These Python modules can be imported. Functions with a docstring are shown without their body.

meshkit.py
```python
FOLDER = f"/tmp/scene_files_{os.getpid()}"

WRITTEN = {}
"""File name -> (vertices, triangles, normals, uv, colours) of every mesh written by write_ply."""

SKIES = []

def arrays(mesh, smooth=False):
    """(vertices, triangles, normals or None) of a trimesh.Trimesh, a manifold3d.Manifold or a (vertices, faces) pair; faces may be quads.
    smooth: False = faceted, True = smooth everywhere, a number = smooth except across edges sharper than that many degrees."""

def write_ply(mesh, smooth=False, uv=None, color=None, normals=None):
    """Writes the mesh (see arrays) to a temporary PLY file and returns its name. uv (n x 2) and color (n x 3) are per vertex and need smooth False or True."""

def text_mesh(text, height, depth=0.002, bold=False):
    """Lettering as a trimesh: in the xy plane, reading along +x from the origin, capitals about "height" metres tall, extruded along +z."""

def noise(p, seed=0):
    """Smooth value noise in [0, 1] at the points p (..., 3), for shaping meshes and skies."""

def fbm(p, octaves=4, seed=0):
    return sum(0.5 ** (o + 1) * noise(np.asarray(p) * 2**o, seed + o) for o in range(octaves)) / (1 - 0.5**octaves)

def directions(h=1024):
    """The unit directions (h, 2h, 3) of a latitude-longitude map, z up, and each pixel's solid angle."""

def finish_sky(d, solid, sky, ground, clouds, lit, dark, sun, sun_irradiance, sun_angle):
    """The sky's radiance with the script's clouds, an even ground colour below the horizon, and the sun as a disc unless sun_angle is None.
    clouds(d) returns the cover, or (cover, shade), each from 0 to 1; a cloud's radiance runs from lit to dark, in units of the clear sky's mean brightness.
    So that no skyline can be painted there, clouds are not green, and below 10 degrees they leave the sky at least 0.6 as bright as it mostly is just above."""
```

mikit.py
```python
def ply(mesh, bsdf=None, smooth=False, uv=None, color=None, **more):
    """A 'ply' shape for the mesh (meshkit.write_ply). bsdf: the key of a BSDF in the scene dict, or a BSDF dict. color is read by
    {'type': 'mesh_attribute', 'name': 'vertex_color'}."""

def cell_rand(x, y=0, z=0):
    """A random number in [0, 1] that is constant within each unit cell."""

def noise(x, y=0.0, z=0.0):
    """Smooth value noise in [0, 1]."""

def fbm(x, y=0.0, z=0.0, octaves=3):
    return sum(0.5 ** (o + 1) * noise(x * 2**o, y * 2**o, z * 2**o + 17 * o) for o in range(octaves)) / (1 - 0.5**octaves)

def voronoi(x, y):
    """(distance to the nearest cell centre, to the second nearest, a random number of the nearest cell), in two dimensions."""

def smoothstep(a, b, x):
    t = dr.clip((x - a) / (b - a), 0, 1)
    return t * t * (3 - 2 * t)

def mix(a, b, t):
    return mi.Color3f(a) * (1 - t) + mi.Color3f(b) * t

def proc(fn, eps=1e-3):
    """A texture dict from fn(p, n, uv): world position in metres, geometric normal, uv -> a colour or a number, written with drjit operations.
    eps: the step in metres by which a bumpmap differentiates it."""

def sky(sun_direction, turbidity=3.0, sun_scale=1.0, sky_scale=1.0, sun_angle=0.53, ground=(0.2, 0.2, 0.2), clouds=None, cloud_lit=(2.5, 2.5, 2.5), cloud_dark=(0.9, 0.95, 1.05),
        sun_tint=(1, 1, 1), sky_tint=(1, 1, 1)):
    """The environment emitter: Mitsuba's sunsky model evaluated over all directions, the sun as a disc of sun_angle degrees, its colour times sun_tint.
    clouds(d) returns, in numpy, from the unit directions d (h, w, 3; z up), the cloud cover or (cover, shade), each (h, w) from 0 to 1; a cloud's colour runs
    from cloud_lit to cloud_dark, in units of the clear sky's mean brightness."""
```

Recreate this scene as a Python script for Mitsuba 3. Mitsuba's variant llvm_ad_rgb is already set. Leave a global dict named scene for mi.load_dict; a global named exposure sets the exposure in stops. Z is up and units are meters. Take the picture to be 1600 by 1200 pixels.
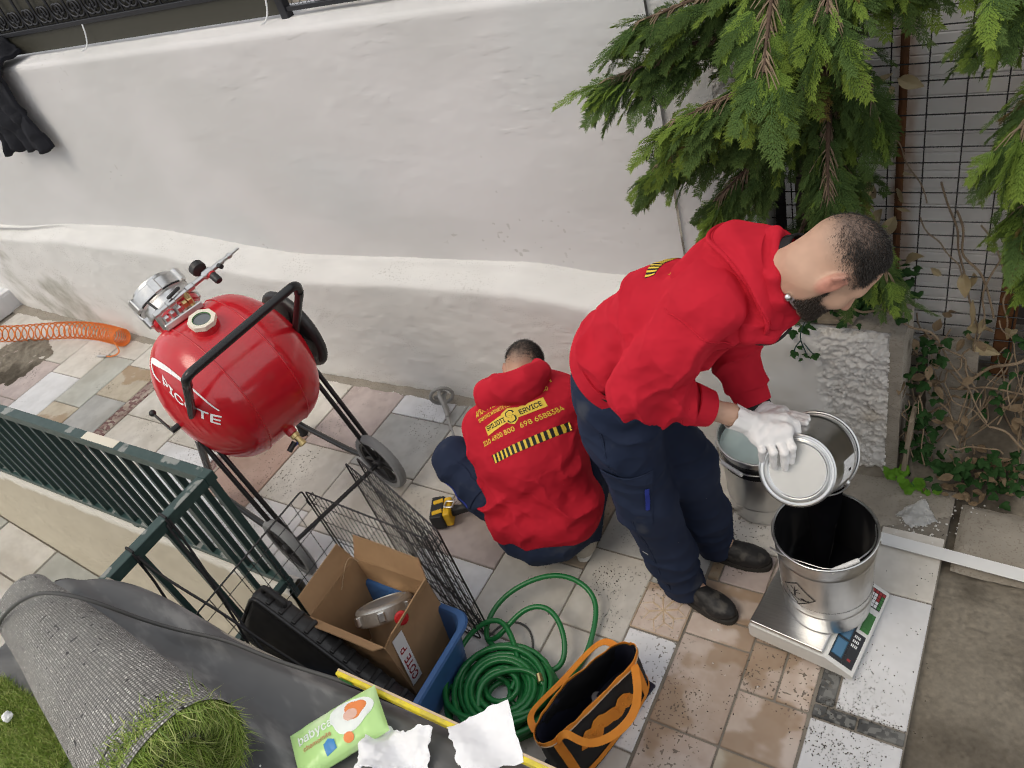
import math, random
import numpy as np
import trimesh, manifold3d as m3
import shapely.geometry as sg
import drjit as dr
import mitsuba as mi
import mikit, meshkit
from mikit import noise, fbm, voronoi, cell_rand, smoothstep, mix, proc

scene, labels = {'type': 'scene'}, {}
T = mi.ScalarTransform4f

# ---------------------------------------------------------------- camera, sky, exposure
CAM = np.array([0.0, 0.0, 2.5])
RIGHT = np.array([0.83920, 0.47420, -0.26622])
DOWN = np.array([0.14087, -0.66238, -0.73580])
FWD = np.array([-0.52525, 0.57998, -0.62268])
scene['camera'] = {'type': 'perspective', 'fov': 66.14, 'fov_axis': 'x', 'near_clip': 0.02, 'far_clip': 200.0,
                   'to_world': T().look_at(origin=CAM.tolist(), target=(CAM + FWD).tolist(), up=(-DOWN).tolist())}
scene['sky'] = mikit.sky((-0.22, -0.52, 0.82), turbidity=3.0, sun_scale=0.22, sun_angle=28.0, clouds=lambda d: 1.0,
                         cloud_lit=(2.26, 2.3, 2.38), sun_tint=(0.94, 0.99, 1.06))
exposure = 2.12

# ---------------------------------------------------------------- helpers: scene entries
def label(key, text=None, cat=None, group=None, kind=None):
    d = labels.setdefault(key, {})
    if text: d['label'] = text
    if cat: d['category'] = cat
    if group: d['group'] = group
    if kind: d['kind'] = kind
    return key

def numbered(key):
    if key not in scene and key not in labels: return key
    i = 1
    while f'{key}_{i:03d}' in scene or f'{key}_{i:03d}' in labels: i += 1
    return f'{key}_{i:03d}'

def free(key):
    i, k = 0, key
    while k in scene: i += 1; k = f'{key}_{i:03d}'
    return k

def put(key, mesh, mat, smooth=False, to_world=None, uv=None, color=None):
    key = free(key)
    if isinstance(mesh, (list, tuple)) and len(mesh) and hasattr(mesh[0], 'vertices'):
        mesh = cat(mesh)
    d = mikit.ply(mesh, mat, smooth=smooth, uv=uv, color=color)
    if to_world is not None: d['to_world'] = to_world
    scene[key] = d
    return key

def copy_of(src, key, to_world):
    key = free(key)
    scene[key] = {**scene[src], 'to_world': to_world}
    return key

def thing(name, text, category, group=None):
    key = numbered(name)
    label(key, text, category, group)
    return key

# ---------------------------------------------------------------- helpers: meshes
A = lambda *v: np.array(v, float)
def unit(v):
    v = np.asarray(v, float); return v / np.linalg.norm(v)
def cat(ms): return trimesh.util.concatenate([m for m in ms if m is not None])
def TM(v, f): return trimesh.Trimesh(np.asarray(v, float), np.asarray(f, int), process=False)
def frame(o, x=None, y=None, z=None):
    """4x4 from an origin and two axes (z first, then x)."""
    if z is not None:
        z = unit(z)
        x = unit(np.asarray(x, float) - np.dot(x, z) * z) if x is not None else unit(np.cross([0, 1, 0] if abs(z[1]) < .9 else [1, 0, 0], z))
        y = np.cross(z, x)
    else:
        x = unit(x); y = unit(np.asarray(y, float) - np.dot(y, x) * x); z = np.cross(x, y)
    m = np.eye(4); m[:3, 0], m[:3, 1], m[:3, 2], m[:3, 3] = x, y, z, o
    return m
def tf(mesh, m):
    mesh = mesh.copy(); mesh.apply_transform(m); return mesh
def mv(mesh, *o): return tf(mesh, trimesh.transformations.translation_matrix(o))
def rotz(a, o=(0, 0, 0)):
    m = trimesh.transformations.rotation_matrix(a, [0, 0, 1]); m[:3, 3] = o; return m
def eul(a, b, c, o=(0, 0, 0), s=1.0):
    m = trimesh.transformations.euler_matrix(a, b, c); m[:3, :3] *= s; m[:3, 3] = o; return m

def bevel_box(sx, sy, sz, b=0.002, c=(0, 0, 0)):
    """box with chamfered edges, centred."""
    h = A(sx, sy, sz) / 2; b = min(b, h.min() * .9)
    pts = []
    for i in range(3):
        for s in np.ndindex(2, 2, 2):
            sgn = np.array(s) * 2 - 1
            q = h - b; q[i] = h[i]
            pts.append(sgn * q)
    m = trimesh.convex.convex_hull(np.array(pts) + np.asarray(c, float))
    return m
def slab(x0, x1, y0, y1, z0, z1, b=0.002):
    return bevel_box(x1 - x0, y1 - y0, z1 - z0, b, ((x0 + x1) / 2, (y0 + y1) / 2, (z0 + z1) / 2))
def rbox(sx, sy, sz, r, seg=5):
    """box with round edges (hull of spheres)."""
    s = trimesh.creation.icosphere(2, r).vertices
    pts = [s + (np.array(q) * 2 - 1) * (A(sx, sy, sz) / 2 - r) for q in np.ndindex(2, 2, 2)]
    return trimesh.convex.convex_hull(np.vstack(pts))

def frames_along(P, closed=False):
    P = np.asarray(P, float); n = len(P)
    t = (np.roll(P, -1, 0) - np.roll(P, 1, 0)) if closed else np.gradient(P, axis=0)
    t /= np.linalg.norm(t, axis=1, keepdims=True) + 1e-12
    N = np.zeros_like(P); a = np.cross(t[0], [0, 0, 1.0] if abs(t[0][2]) < .9 else [1.0, 0, 0]); N[0] = unit(a)
    for i in range(1, n):
        v = N[i - 1] - np.dot(N[i - 1], t[i]) * t[i]; N[i] = v / (np.linalg.norm(v) + 1e-12)
    B = np.cross(t, N)
    if closed:
        last = N[-1] - np.dot(N[-1], t[0]) * t[0]
        ang = math.atan2(np.dot(last, B[0]), np.dot(last, N[0]))
        th = -ang * np.arange(n) / n
        N, B = np.cos(th)[:, None] * N + np.sin(th)[:, None] * B, -np.sin(th)[:, None] * N + np.cos(th)[:, None] * B
    return t, N, B
def tube(P, r, n=8, closed=False, caps=True, flat=1.0, phase=0.0):
    """tube along a polyline; r scalar or per point; flat squashes the second cross axis."""
    P = np.asarray(P, float); t, N, B = frames_along(P, closed)
    r = np.broadcast_to(np.asarray(r, float), (len(P),))
    a = np.arange(n) * 2 * np.pi / n + phase
    V = P[:, None] + r[:, None, None] * (np.cos(a)[None, :, None] * N[:, None] + flat * np.sin(a)[None, :, None] * B[:, None])
    m = len(P); i, j = np.meshgrid(np.arange(m if closed else m - 1), np.arange(n), indexing='ij')
    i2 = (i + 1) % m
    q = np.stack([i * n + j, i * n + (j + 1) % n, i2 * n + (j + 1) % n, i2 * n + j], -1).reshape(-1, 4)
    f = np.vstack([q[:, [0, 2, 1]], q[:, [0, 3, 2]]]); V = V.reshape(-1, 3)
    if caps and not closed:
        c0, c1 = len(V), len(V) + 1; V = np.vstack([V, P[:1], P[-1:]])
        k = np.arange(n)
        f = np.vstack([f, np.stack([k * 0 + c0, k, (k + 1) % n], 1), np.stack([k * 0 + c1, (m - 1) * n + (k + 1) % n, (m - 1) * n + k], 1)])
    me = TM(V, f)
    return me
def spline(P, n=40, closed=False):
    from scipy.interpolate import CubicSpline
    P = np.asarray(P, float)
    if closed: P = np.vstack([P, P[:1]])
    d = np.r_[0, np.cumsum(np.linalg.norm(np.diff(P, axis=0), axis=1) ** .6)]
    s = CubicSpline(d, P, bc_type='periodic' if closed else 'natural')
    return s(np.linspace(0, d[-1], n, endpoint=not closed))
def fillet(P, r, n=6):
    """polyline with its corners rounded."""
    P = [np.asarray(p, float) for p in P]; out = [P[0]]
    for a, b, c in zip(P, P[1:], P[2:]):
        u, v = unit(a - b), unit(c - b); k = min(r, np.linalg.norm(a - b) * .49, np.linalg.norm(c - b) * .49)
        for t in np.linspace(0, 1, n):
            out.append((1 - t) ** 2 * (b + u * k) + 2 * t * (1 - t) * b + t * t * (b + v * k))
    return np.array(out + [P[-1]])
def bar(p0, p1, r, n=8, r1=None):
    return tube(np.array([p0, p1], float), [r, r if r1 is None else r1], n)
def flatbar(p0, p1, w, h, up=(0, 0, 1), b=0.0015):
    p0, p1 = np.asarray(p0, float), np.asarray(p1, float); d = p1 - p0; L = np.linalg.norm(d)
    return tf(bevel_box(w, h, L, b), frame((p0 + p1) / 2, z=d, x=np.cross(up, d) if abs(np.dot(unit(up), unit(d))) < .95 else (1, 0, 0)))
def lathe(prof, n=48, caps=False):
    """profile of (r, z) turned round z."""
    pr = np.asarray(prof, float); a = np.arange(n) * 2 * np.pi / n; m = len(pr)
    V = np.stack([pr[:, None, 0] * np.cos(a), pr[:, None, 0] * np.sin(a), np.broadcast_to(pr[:, None, 1], (m, n))], -1).reshape(-1, 3)
    i, j = np.meshgrid(np.arange(m - 1), np.arange(n), indexing='ij')
    q = np.stack([i * n + j, i * n + (j + 1) % n, (i + 1) * n + (j + 1) % n, (i + 1) * n + j], -1).reshape(-1, 4)
    return TM(V, np.vstack([q[:, [0, 1, 2]], q[:, [0, 2, 3]]]))
def prism(poly, h, z0=0.0):
    p = poly if hasattr(poly, 'geom_type') else sg.Polygon(poly)
    if hasattr(p, 'geoms'): return cat([prism(q, h, z0) for q in p.geoms])
    return mv(trimesh.creation.extrude_polygon(p, h, engine='earcut'), 0, 0, z0)
def grid(fn, nu, nv, closed_u=False):
    """fn(u, v) -> (nu, nv, 3)"""
    u, v = np.meshgrid(np.linspace(0, 1, nu), np.linspace(0, 1, nv), indexing='ij')
    V = fn(u, v).reshape(-1, 3); i, j = np.meshgrid(np.arange(nu - 1), np.arange(nv - 1), indexing='ij')
    q = np.stack([i * nv + j, (i + 1) * nv + j, (i + 1) * nv + j + 1, i * nv + j + 1], -1).reshape(-1, 4)
    return TM(V, np.vstack([q[:, [0, 1, 2]], q[:, [0, 2, 3]]]))
def thick(sheet, t):
    """closes an open sheet into a slab of thickness t."""
    v, f = np.array(sheet.vertices), np.array(sheet.faces); n = meshkit.arrays(TM(v, f), True)[2]
    e = np.sort(np.vstack([f[:, [0, 1]], f[:, [1, 2]], f[:, [2, 0]]]), 1); raw = np.vstack([f[:, [0, 1]], f[:, [1, 2]], f[:, [2, 0]]])
    _, inv, cnt = np.unique(e, axis=0, return_inverse=True, return_counts=True); b = raw[cnt[inv.ravel()] == 1]; k = len(v)
    side = np.vstack([np.stack([b[:, 1], b[:, 0], b[:, 0] + k], 1), np.stack([b[:, 1], b[:, 0] + k, b[:, 1] + k], 1)])
    return TM(np.vstack([v, v - n * t]), np.vstack([f, f[:, ::-1] + k, side]))
def nz(p, s, seed=0, o=3): return meshkit.fbm(np.asarray(p, float) * s, o, seed) - .5
def rnd(seed): return np.random.default_rng(seed)
def text(t, h, d=0.0008, bold=True): return meshkit.text_mesh(t, h, d, bold)
def drape(mesh, fn, cut=0.02):
    """subdivides a flat (xy, z = thickness) mesh and lays it on a surface: fn(x, y, z) -> points."""
    v, f = trimesh.remesh.subdivide_to_size(mesh.vertices, mesh.faces, cut, max_iter=8)
    return TM(fn(v[:, 0], v[:, 1], v[:, 2]), f)

# ---------------------------------------------------------------- helpers: implicit bodies
class Sdf:
    """smooth union of round cones and ellipsoids, meshed by surface nets; each shape is only evaluated near itself."""
    def __init__(self): self.ops = []
    def cone(self, a, b, ra, rb, k=.03): self.ops.append(('c', A(*a), A(*b), ra, rb, k)); return self
    def flat(self, a, b, ra, rb, k=.03): self.ops.append(('f', A(*a), A(*b), ra, rb, k)); return self     # cut square at its first end
    def chain(self, P, R, k=.03):
        for i in range(len(P) - 1): self.cone(P[i], P[i + 1], R[i], R[i + 1], k)
        return self
    def ball(self, c, r, k=.03, m=None):
        self.ops.append(('e', A(*c), np.broadcast_to(np.asarray(r, float), (3,)), np.eye(3) if m is None else m, None, k)); return self
    def cut(self, c, r, k=.01, m=None):
        self.ops.append(('x', A(*c), np.broadcast_to(np.asarray(r, float), (3,)), np.eye(3) if m is None else m, None, k)); return self
    def half(self, p, n, k=.004): self.ops.append(('h', A(*p), unit(n), None, None, k)); return self
    def hole(self, a, b, ra, rb, k=.01): self.ops.append(('o', A(*a), A(*b), ra, rb, k)); return self      # bores a round cone out
    @staticmethod
    def prim(op, X):
        if op[0] in 'cfo':
            _, a, b, ra, rb, k = op; ab = b - a; t = np.clip(((X - a) @ ab) / max(ab @ ab, 1e-9), 0, 1)
            g = np.linalg.norm(X - a - t[:, None] * ab, axis=1) - (ra + (rb - ra) * t)
            return np.maximum(g, -((X - a) @ unit(ab))) if op[0] == 'f' else g
        if op[0] == 'h': return (X - op[1]) @ op[2]
        q = (X - op[1]) @ op[3]; r = op[2]; k0 = np.linalg.norm(q / r, axis=1); k1 = np.linalg.norm(q / (r * r), axis=1)
        return k0 * (k0 - 1) / np.maximum(k1, 1e-9)
    def value(self, X, blk=None, cen=None, rad=0.0):
        d = np.full(len(X), 1.0)
        for op in self.ops:
            k = op[5]
            if blk is None or op[0] == 'h': sel = slice(None)
            else:
                near = np.abs(self.prim(op, cen)) < rad + k + .035 if op[0] in 'xo' else self.prim(op, cen) < rad + k + .035
                if op[0] in 'xo': near = self.prim(op, cen) < rad + k + .035
                sel = near[blk]
                if not sel.any(): continue
            g = self.prim(op, X[sel]); e = d[sel]
            if op[0] in 'xo': h = np.maximum(k - np.abs(e + g), 0) / k; d[sel] = np.maximum(e, -g) + h * h * k * .25
            elif op[0] == 'h': h = np.maximum(k - np.abs(e - g), 0) / k; d[sel] = np.maximum(e, g) + h * h * k * .25
            else: h = np.maximum(k - np.abs(e - g), 0) / k; d[sel] = np.minimum(e, g) - h * h * k * .25
        return d
    def mesh(self, lo, hi, h, smooth=4):
        lo, hi = np.asarray(lo, float), np.asarray(hi, float); n = np.ceil((hi - lo) / h).astype(int) + 1; c = 4
        nc = n // c + 2; gx = np.stack(np.meshgrid(*[lo[i] + np.arange(nc[i]) * h * c for i in range(3)], indexing='ij'), -1).reshape(-1, 3)
        coarse = self.value(gx).reshape(nc); near = np.abs(coarse) < h * c * 2.0
        idx = np.argwhere(near); cen = lo + idx * h * c - h * .5; off = np.array(list(np.ndindex(c, c, c)))
        I = (idx[:, None] * c + off[None] - c // 2).reshape(-1, 3); blk = np.repeat(np.arange(len(idx)), c ** 3)
        D = np.full(tuple(nc * c), 1.0); ok = (I >= 0).all(1) & (I < np.array(D.shape)).all(1); I, blk = I[ok], blk[ok]
        out = self.value(lo + I * h, blk, cen, h * c)
        sgn = np.pad(np.repeat(np.repeat(np.repeat(np.sign(coarse), c, 0), c, 1), c, 2), [(0, c // 2)] * 3, constant_values=1.0)[c // 2:, c // 2:, c // 2:]
        D = sgn * h * c; D[tuple(I.T)] = out
        return surface_net(D, lo, h, smooth)
def surface_net(D, lo, h, smooth=4):
    ins = D < 0; s = D.shape
    cor = [ins[a:s[0] - 1 + a, b:s[1] - 1 + b, c:s[2] - 1 + c] for a, b, c in np.ndindex(2, 2, 2)]
    cnt = sum(x.astype(np.int8) for x in cor); act = (cnt > 0) & (cnt < 8)
    idx = -np.ones(act.shape, int); cells = np.argwhere(act); idx[tuple(cells.T)] = np.arange(len(cells))
    acc, num = np.zeros((len(cells), 3)), np.zeros(len(cells))
    corners = list(np.ndindex(2, 2, 2))
    for p in corners:
        for ax in range(3):
            if p[ax]: continue
            q = list(p); q[ax] = 1; q = tuple(q)
            a = D[tuple((cells + p).T)]; b = D[tuple((cells + q).T)]; m = (a < 0) != (b < 0)
            t = np.where(m, a / np.where(m, a - b, 1), 0); pos = np.tile(np.array(p, float), (len(cells), 1)); pos[:, ax] = t
            acc[m] += pos[m]; num[m] += 1
    V = lo + (cells + acc / num[:, None]) * h
    F = []
    for ax in range(3):
        b, c = (ax + 1) % 3, (ax + 2) % 3
        sl0 = [slice(None)] * 3; sl1 = [slice(None)] * 3; sl0[ax] = slice(0, -1); sl1[ax] = slice(1, None)
        x = np.argwhere(ins[tuple(sl0)] != ins[tuple(sl1)])
        x = x[(x[:, b] > 0) & (x[:, c] > 0) & (x[:, b] < s[b] - 1) & (x[:, c] < s[c] - 1)]
        eb, ec = np.eye(3, dtype=int)[b], np.eye(3, dtype=int)[c]
        q = np.stack([idx[tuple((x - eb * i - ec * j).T)] for i, j in ((0, 0), (1, 0), (1, 1), (0, 1))], 1)
        flip = ~ins[tuple(x.T)]
        q[flip] = q[flip][:, ::-1]; q = q[(q >= 0).all(1)]
        F.append(q)
    F = np.vstack(F); me = TM(V, np.vstack([F[:, [0, 1, 2]], F[:, [0, 2, 3]]]))
    if smooth:
        raw = V.copy(); trimesh.smoothing.filter_taubin(me, lamb=.5, nu=.52, iterations=smooth); v = np.array(me.vertices)
        bad = np.linalg.norm(v - raw, axis=1) > 1.2 * h; v[bad] = raw[bad]; me.vertices = v
    return me
def rotm(x, y):
    """3x3 whose columns are the local axes x, y, z."""
    return frame((0, 0, 0), x=x, y=y)[:3, :3]
# ---------------------------------------------------------------- materials
def rgb(c): return {'type': 'rgb', 'value': [float(x) for x in c]}
def colour(c): return proc(c) if callable(c) else c if isinstance(c, dict) else rgb(c)
def mat(name, color, rough=.6, bump=None, two=True, **kw):
    d = {'type': 'principled', 'base_color': colour(color), 'roughness': proc(rough) if callable(rough) else float(rough), 'specular': kw.pop('specular', .4)}
    d.update(kw)
    if bump: d = {'type': 'bumpmap', 'arbitrary': proc(bump[0], eps=bump[2] if len(bump) > 2 else 1e-3), 'scale': bump[1], 'bsdf': d}
    scene['mat_' + name] = {'type': 'twosided', 'bsdf': d} if two else d
    return 'mat_' + name
VC = {'type': 'mesh_attribute', 'name': 'vertex_color'}
C3 = lambda *c: mi.Color3f(*c)

# plaster of the wall: brushed and trowelled, with dabs
def plaster_h(p, n, uv):
    a = fbm(p.x * 9 + p.y * 9, p.z * 26, 0.0, 4)
    d = smoothstep(.66, .8, noise(p.x * 38 + p.z * 16, p.z * 52 - p.x * 9, p.y * 40))
    m = smoothstep(.5, .62, noise(p.x * 3.1, p.z * 4.2, 5.0))
    return .5 * a + d * m * .22 + .12 * noise(p.x * 160, p.y * 160, p.z * 160)
def plaster_c(p, n, uv):
    t = fbm(p.x * 1.6, p.z * 2.2, p.y * 2.0, 3)
    c = mix(C3(.595, .59, .58), C3(.645, .635, .63), smoothstep(.35, .65, t))
    c = mix(c, C3(.575, .59, .585), smoothstep(.52, .7, fbm(p.x * 1.1 + 7, p.z * 1.7, 3.0, 2)) * .6)
    sp = smoothstep(.83, .87, noise(p.x * 46, p.z * 46, p.y * 46)) * smoothstep(.5, .7, noise(p.x * 2.3, p.z * 3.1, 9.0))
    return mix(c, C3(.40, .39, .36), sp * .5)
mat('plaster', plaster_c, .75, (plaster_h, .0052, 2e-3), specular=.25)
def ledge_c(p, n, uv):
    c = mix(C3(.69, .685, .665), C3(.60, .595, .575), fbm(p.x * 6, p.y * 12, p.z * 9, 3))
    sp = smoothstep(.64, .80, noise(p.x * 190, p.y * 190, p.z * 190)) * smoothstep(.45, .75, fbm(p.x * 6, p.y * 9, p.z * 7, 3))
    c = mix(c, C3(.36, .35, .32), sp * .5)
    # grey-green algae streaks on the old stretch of plinth, and run-off specks
    st = smoothstep(.46, .74, fbm(p.x * 3.2 + p.z * 1.2, p.z * 3.4, 2.0, 5)) * (.55 + .45 * fbm(p.x * 40, p.z * 22, 3.0, 3)) * smoothstep(-4.1, -4.7, p.x + .25 * noise(p.x * 9, p.z * 9, 2.0))
    return mix(c, C3(.215, .215, .155), st * .72 * smoothstep(.80, .66, p.z))
mat('plinth', ledge_c, .8, (plaster_h, .0062, 2e-3), specular=.2)
def rough_h(p, n, uv):
    f, s, r = voronoi(p.x * 75 + p.y * 20, p.z * 75)
    k = dr.select((p.x < -.795) | (p.x > -.56 + .1 * (.68 - p.z)), mi.Float(1), mi.Float(.12))
    return (.6 * (s - f) + .4 * fbm(p.x * 90, p.y * 90, p.z * 90, 3)) * k
def rough_c(p, n, uv):
    c = mix(C3(.68, .675, .66), C3(.56, .54, .50), fbm(p.x * 9, p.y * 9, p.z * 9, 3))
    return mix(c, C3(.36, .31, .24), smoothstep(.5, .72, fbm(p.x * 5 + 3, p.y * 5, p.z * 6, 4)) * smoothstep(.52, .2, p.z + .22 * noise(p.x * 13, p.z * 13, 1.0)) * smoothstep(-.66, -.50, p.x + .1 * noise(p.x * 20, p.z * 20, 2.0)))
mat('stucco', rough_c, .9, (rough_h, .006, 1.5e-3), specular=.15)
def concrete_c(p, n, uv):
    c = mix(C3(.34, .31, .265), C3(.235, .21, .175), fbm(p.x * 7, p.y * 7, p.z * 7, 4))
    return mix(c, C3(.19, .165, .135), smoothstep(.60, .82, noise(p.x * 210, p.y * 210, p.z * 210)) * .6)
mat('concrete', concrete_c, .9, (lambda p, n, uv: fbm(p.x * 60, p.y * 60, p.z * 60, 4), .006), specular=.2)
def soil_c(p, n, uv):
    c = mix(C3(.135, .115, .09), C3(.25, .225, .185), fbm(p.x * 5, p.y * 5, p.z * 5, 4))
    c = mix(c, C3(.075, .064, .050), smoothstep(.5, .66, fbm(p.x * 3.2 + 4, p.y * 3.2, 1.0, 3)) * .85)
    c = c * (.72 + .56 * fbm(p.x * 80, p.y * 80, p.z * 80, 3))
    return c
mat('soil', soil_c, .95, (lambda p, n, uv: fbm(p.x * 45, p.y * 45, p.z * 45, 5), .014, 1.5e-3), specular=.1)

# stone floor: uv.x of a tile picks its stone, uv.y is its random number
PAL = [((.58, .555, .51), (.50, .475, .43)),     # 0 cream
       ((.53, .45, .395), (.45, .355, .295)),   # 1 peach
       ((.41, .41, .395), (.34, .34, .325)),  # 2 grey
       ((.67, .675, .69), (.60, .605, .615)),     # 3 white marble
       ((.46, .395, .375), (.37, .31, .295)),   # 4 mauve
       ((.47, .42, .335), (.39, .34, .26)),     # 5 sand
       ((.26, .205, .155), (.33, .27, .21)),     # 6 brown
       ((.045, .047, .048), (.14, .14, .135)),  # 7 black granite
       ((.44, .445, .41), (.38, .385, .35)),   # 8 green grey
       ((.37, .25, .205), (.42, .30, .25)),   # 9 terracotta
       ((.40, .35, .30), (.22, .15, .13))]      # 10 speckled border
def tile_c(p, n, uv):
    k = uv.x; r = uv.y * 31.7
    v = fbm(p.x * 11 + r, p.y * 11 - r, r, 4); w = fbm(p.x * 34 - r, p.y * 34, r, 3)
    t = smoothstep(.32, .68, v * .65 + w * .35)
    c = C3(0)
    for i, (a, b) in enumerate(PAL):
        c = c + dr.select((k > i) & (k < i + 1), mix(C3(*a), C3(*b), t), C3(0))
    c = c * (.92 + .16 * uv.y)
    gran = (k > 7) & (k < 8)
    c = dr.select(gran, mix(c, C3(.20, .20, .19), smoothstep(.55, .7, noise(p.x * 90, p.y * 90, 3.0)) * .7), c)
    bord = (k > 10) & (k < 11)
    c = dr.select(bord, mix(c, C3(.16, .085, .08), smoothstep(.52, .6, noise(p.x * 60, p.y * 60, 6.0))), c)
    # ochre mineral stain in the peach stones, grit and crumbs trodden over all of them
    st = smoothstep(.52, .66, fbm(p.x * 6.5 + 2, p.y * 9, 7.0, 4)) * dr.select(((k > 1) & (k < 2)) | ((k > 5) & (k < 6)), mi.Float(1), mi.Float(0))
    c = mix(c, C3(.265, .165, .085), st * .62)
    g = smoothstep(.80, .85, noise(p.x * 150, p.y * 150, 1.0)) * smoothstep(.52, .72, fbm(p.x * 4.1, p.y * 4.1, 2.0, 3))
    c = mix(c, C3(.09, .075, .055), g * .8)
    dirt = smoothstep(.5, .78, fbm(p.x * 3.3 + 9, p.y * 3.3, 4.0, 4))
    return mix(c, c * C3(.80, .775, .73), dirt * .7)
mat('tile', tile_c, lambda p, n, uv: .42 + .3 * fbm(p.x * 14, p.y * 14, 1.0, 3), (lambda p, n, uv: fbm(p.x * 30, p.y * 30, uv.y * 9, 4), .0022), specular=.4)
mat('grout', lambda p, n, uv: mix(C3(.27, .245, .21), C3(.17, .15, .125), fbm(p.x * 22, p.y * 22, p.z * 22, 3)), .9, (lambda p, n, uv: fbm(p.x * 120, p.y * 120, p.z * 120, 3), .003), specular=.15)
mat('grit', (.035, .030, .024), .9)
mat('flake', (.62, .61, .58), .6)

# metals, paints, plastics
def green_c(p, n, uv):
    w = smoothstep(.60, .68, fbm(p.x * 16, p.y * 16, p.z * 16, 4))
    c = mix(C3(.019, .044, .040), C3(.032, .062, .057), fbm(p.x * 40, p.y * 40, p.z * 40, 2))
    return mix(c, C3(.26, .27, .25), w * smoothstep(.2, .9, n.z) * .8)
mat('green_paint', green_c, .38, (lambda p, n, uv: fbm(p.x * 70, p.y * 70, p.z * 70, 3), .0012))
mat('bare_paint', (.62, .58, .48), .7)
mat('black_steel', (.011, .011, .012), .28, specular=.5)
mat('black_wire', (.012, .012, .013), .4, specular=.5)
mat('black_plastic', lambda p, n, uv: mix(C3(.012, .012, .013), C3(.03, .03, .031), fbm(p.x * 20, p.y * 20, p.z * 20, 3)), .42, specular=.45)
mat('dark_rubber', (.022, .022, .023), .75)
mat('grey_tyre', (.20, .205, .205), .7)
mat('red_tank', lambda p, n, uv: mix(C3(.47, .008, .016), C3(.40, .05, .045), smoothstep(.6, .8, fbm(p.x * 9, p.y * 9, p.z * 9, 5)) * .35), lambda p, n, uv: .12 + .16 * smoothstep(.45, .75, fbm(p.x * 12, p.y * 12, p.z * 12, 4)), clearcoat=1.0, clearcoat_gloss=.96, specular=.5)
mat('red_part', (.42, .015, .018), .4)
mat('white_print', (.80, .79, .78), .5)
def galv_r(p, n, uv): return .20 + .22 * fbm(p.x * 30, p.y * 30, p.z * 30, 3)
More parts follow.
